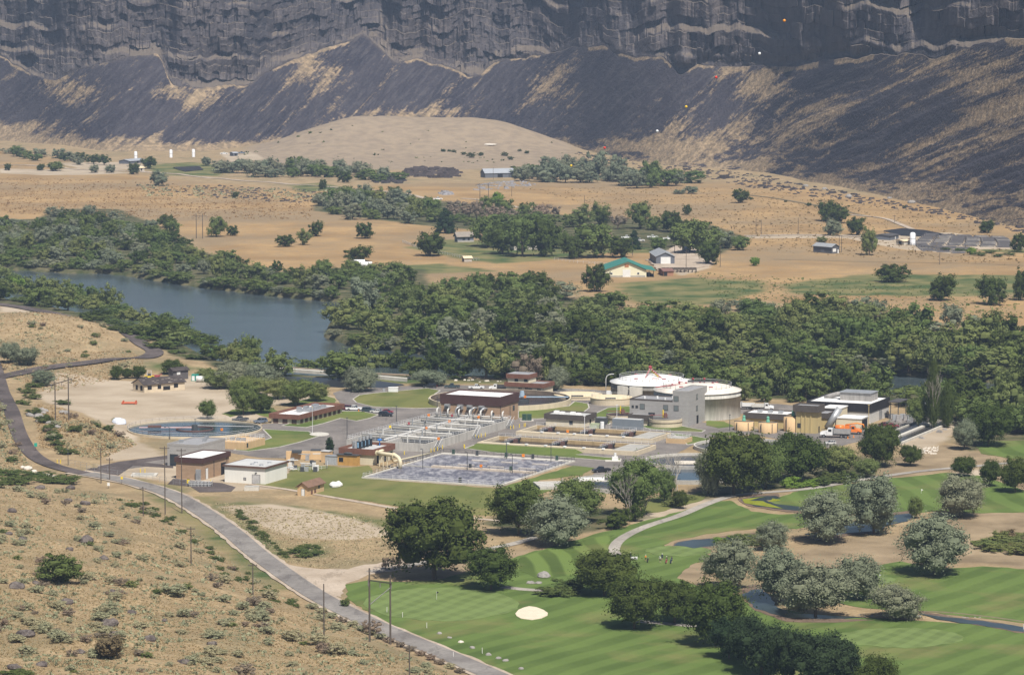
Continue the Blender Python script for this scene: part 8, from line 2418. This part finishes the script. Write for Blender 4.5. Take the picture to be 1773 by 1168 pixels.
for i, (x, y) in enumerate(((835, 1131), (785, 1138), (739, 1087), (697, 1069), (670, 1060), (1772, 1090))):
    m = MB(); m.box(-.06, .06, -.06, .06, 0, 1.3); m.box(-.075, .075, -.075, .075, 1.302, 1.4)
    tag(m.build("marker_post", FWH, loc=on(x, y)), "white roadside marker post, " + ["right of the lower road", "left of the lower road", "between the poles and rocks", "below the two legged pole", "nearest the two legged pole", "at the brook by the right edge"][i], "marker post")
# small signs and boxes by the gate
def sign(px, py, w, h, z, c_, label, leg=WOOD):
    b = empty("road_sign", on(px, py), label, "sign")
    for x_ in ((-w / 2 + .1, w / 2 - .1) if w > 1.5 else (0,)): MB().box(x_ - .05, x_ + .05, 0, .1, 0, z + .1).build("post", leg, b)
    MB().box(-w / 2, w / 2, -.08, -.01, z, z + h).build("panel", c_, b)
sign(62, 781, 1.0, 1.2, 1.6, M("green_sign", (0.03, 0.35, 0.25)), "small green and white sign by the road bend"); sign(163, 812, 2.2, 1.4, .5, M("tan_sign", (0.45, 0.36, 0.22)), "tan board sign with dark blotches at the gate"); sign(188, 845, .8, 1.0, .8, DOORW, "small white box on a post below the road", STEEL); sign(211, 838, .7, .8, 1.6, YELL, "small yellow sign at the fence")
b = empty("pipe_cage", on(347, 841), "grey metal valve cage in front of the tan pump house", "cage")
m = MB()
for i in range(6):
    for j in range(2): m.box(-3.4 + 1.15 * i, -2.5 + 1.15 * i, -.8 + .9 * j, -.1 + .9 * j, .1, 1.3)
m.build("valve_box", GALV, b); m = MB(); m.rail([(-3.6, -1, 0), (3.6, -1, 0), (3.6, 1, 0), (-3.6, 1, 0)], 1.5, 1.0, .05, closed=True); m.build("frame", RAILM, b)
b = empty("yellow_locker", on(326, 836), "yellow locker at the left of the valve cage", "locker"); MB().box(-.4, .4, -.4, .4, 0, 1.3).build("body", YELL, b); MB().box(-.42, .42, -.42, .42, 1.302, 1.4).build("lid", STEEL, b)
b = empty("concrete_vault", on(436, 848), "pale concrete box on the lawn in front of white building", "vault"); MB().box(-2.2, 2.2, -1.5, 1.5, 0, 1.1).build("wall", CONCL, b); MB().box(-2.1, 2.1, -1.4, 1.4, 1.102, 1.25).build("lid", CONC, b)
b = empty("concrete_vault", on(250, 823), "flat concrete vault with lids inside the gate fence", "vault"); MB().box(-4, 4, -3, 3, 0, .5).build("wall", CONCL, b); MB().box(-3, 3, -2, 2, .502, .6).build("lid", CONC, b)
# traffic cones near the orange truck
for i, (x, y) in enumerate(((1468, 759), (1478, 757), (621, 712))):
    m = MB(); m.box(-.25, .25, -.25, .25, 0, .05); m.cyl(0, 0, .05, .9, .2, .04, 10)
    tag(m.build("traffic_cone", ORNG, loc=at(x, y, .06)), ["left traffic cone before the orange truck", "right traffic cone before the orange truck", "traffic cone behind the white pickup"][i], "traffic cone")

# ------------------------------------------------------------------ haze: one even volume of air round the place
hz = bpy.data.materials.new("valley_haze"); hz.use_nodes = True
nt = hz.node_tree
for n_ in list(nt.nodes):
    if n_.type == 'BSDF_PRINCIPLED': nt.nodes.remove(n_)
pv = nt.nodes.new("ShaderNodeVolumePrincipled")
pv.inputs["Color"].default_value = (0.55, 0.72, 1.0, 1)
pv.inputs["Density"].default_value = HAZE_DENSITY
pv.inputs["Anisotropy"].default_value = 0.0
out = [n_ for n_ in nt.nodes if n_.type == 'OUTPUT_MATERIAL'][0]
nt.links.new(pv.outputs[0], out.inputs["Volume"])
ymax = float(V[:, 1].max()) + 300 if False else 6000
m = MB(); m.box(-1600, 1600, -60, ymax, -8, 235)
tag(m.build("haze", hz), "thin blue summer haze filling the canyon", kind="stuff")
print("objects", len(bpy.data.objects))
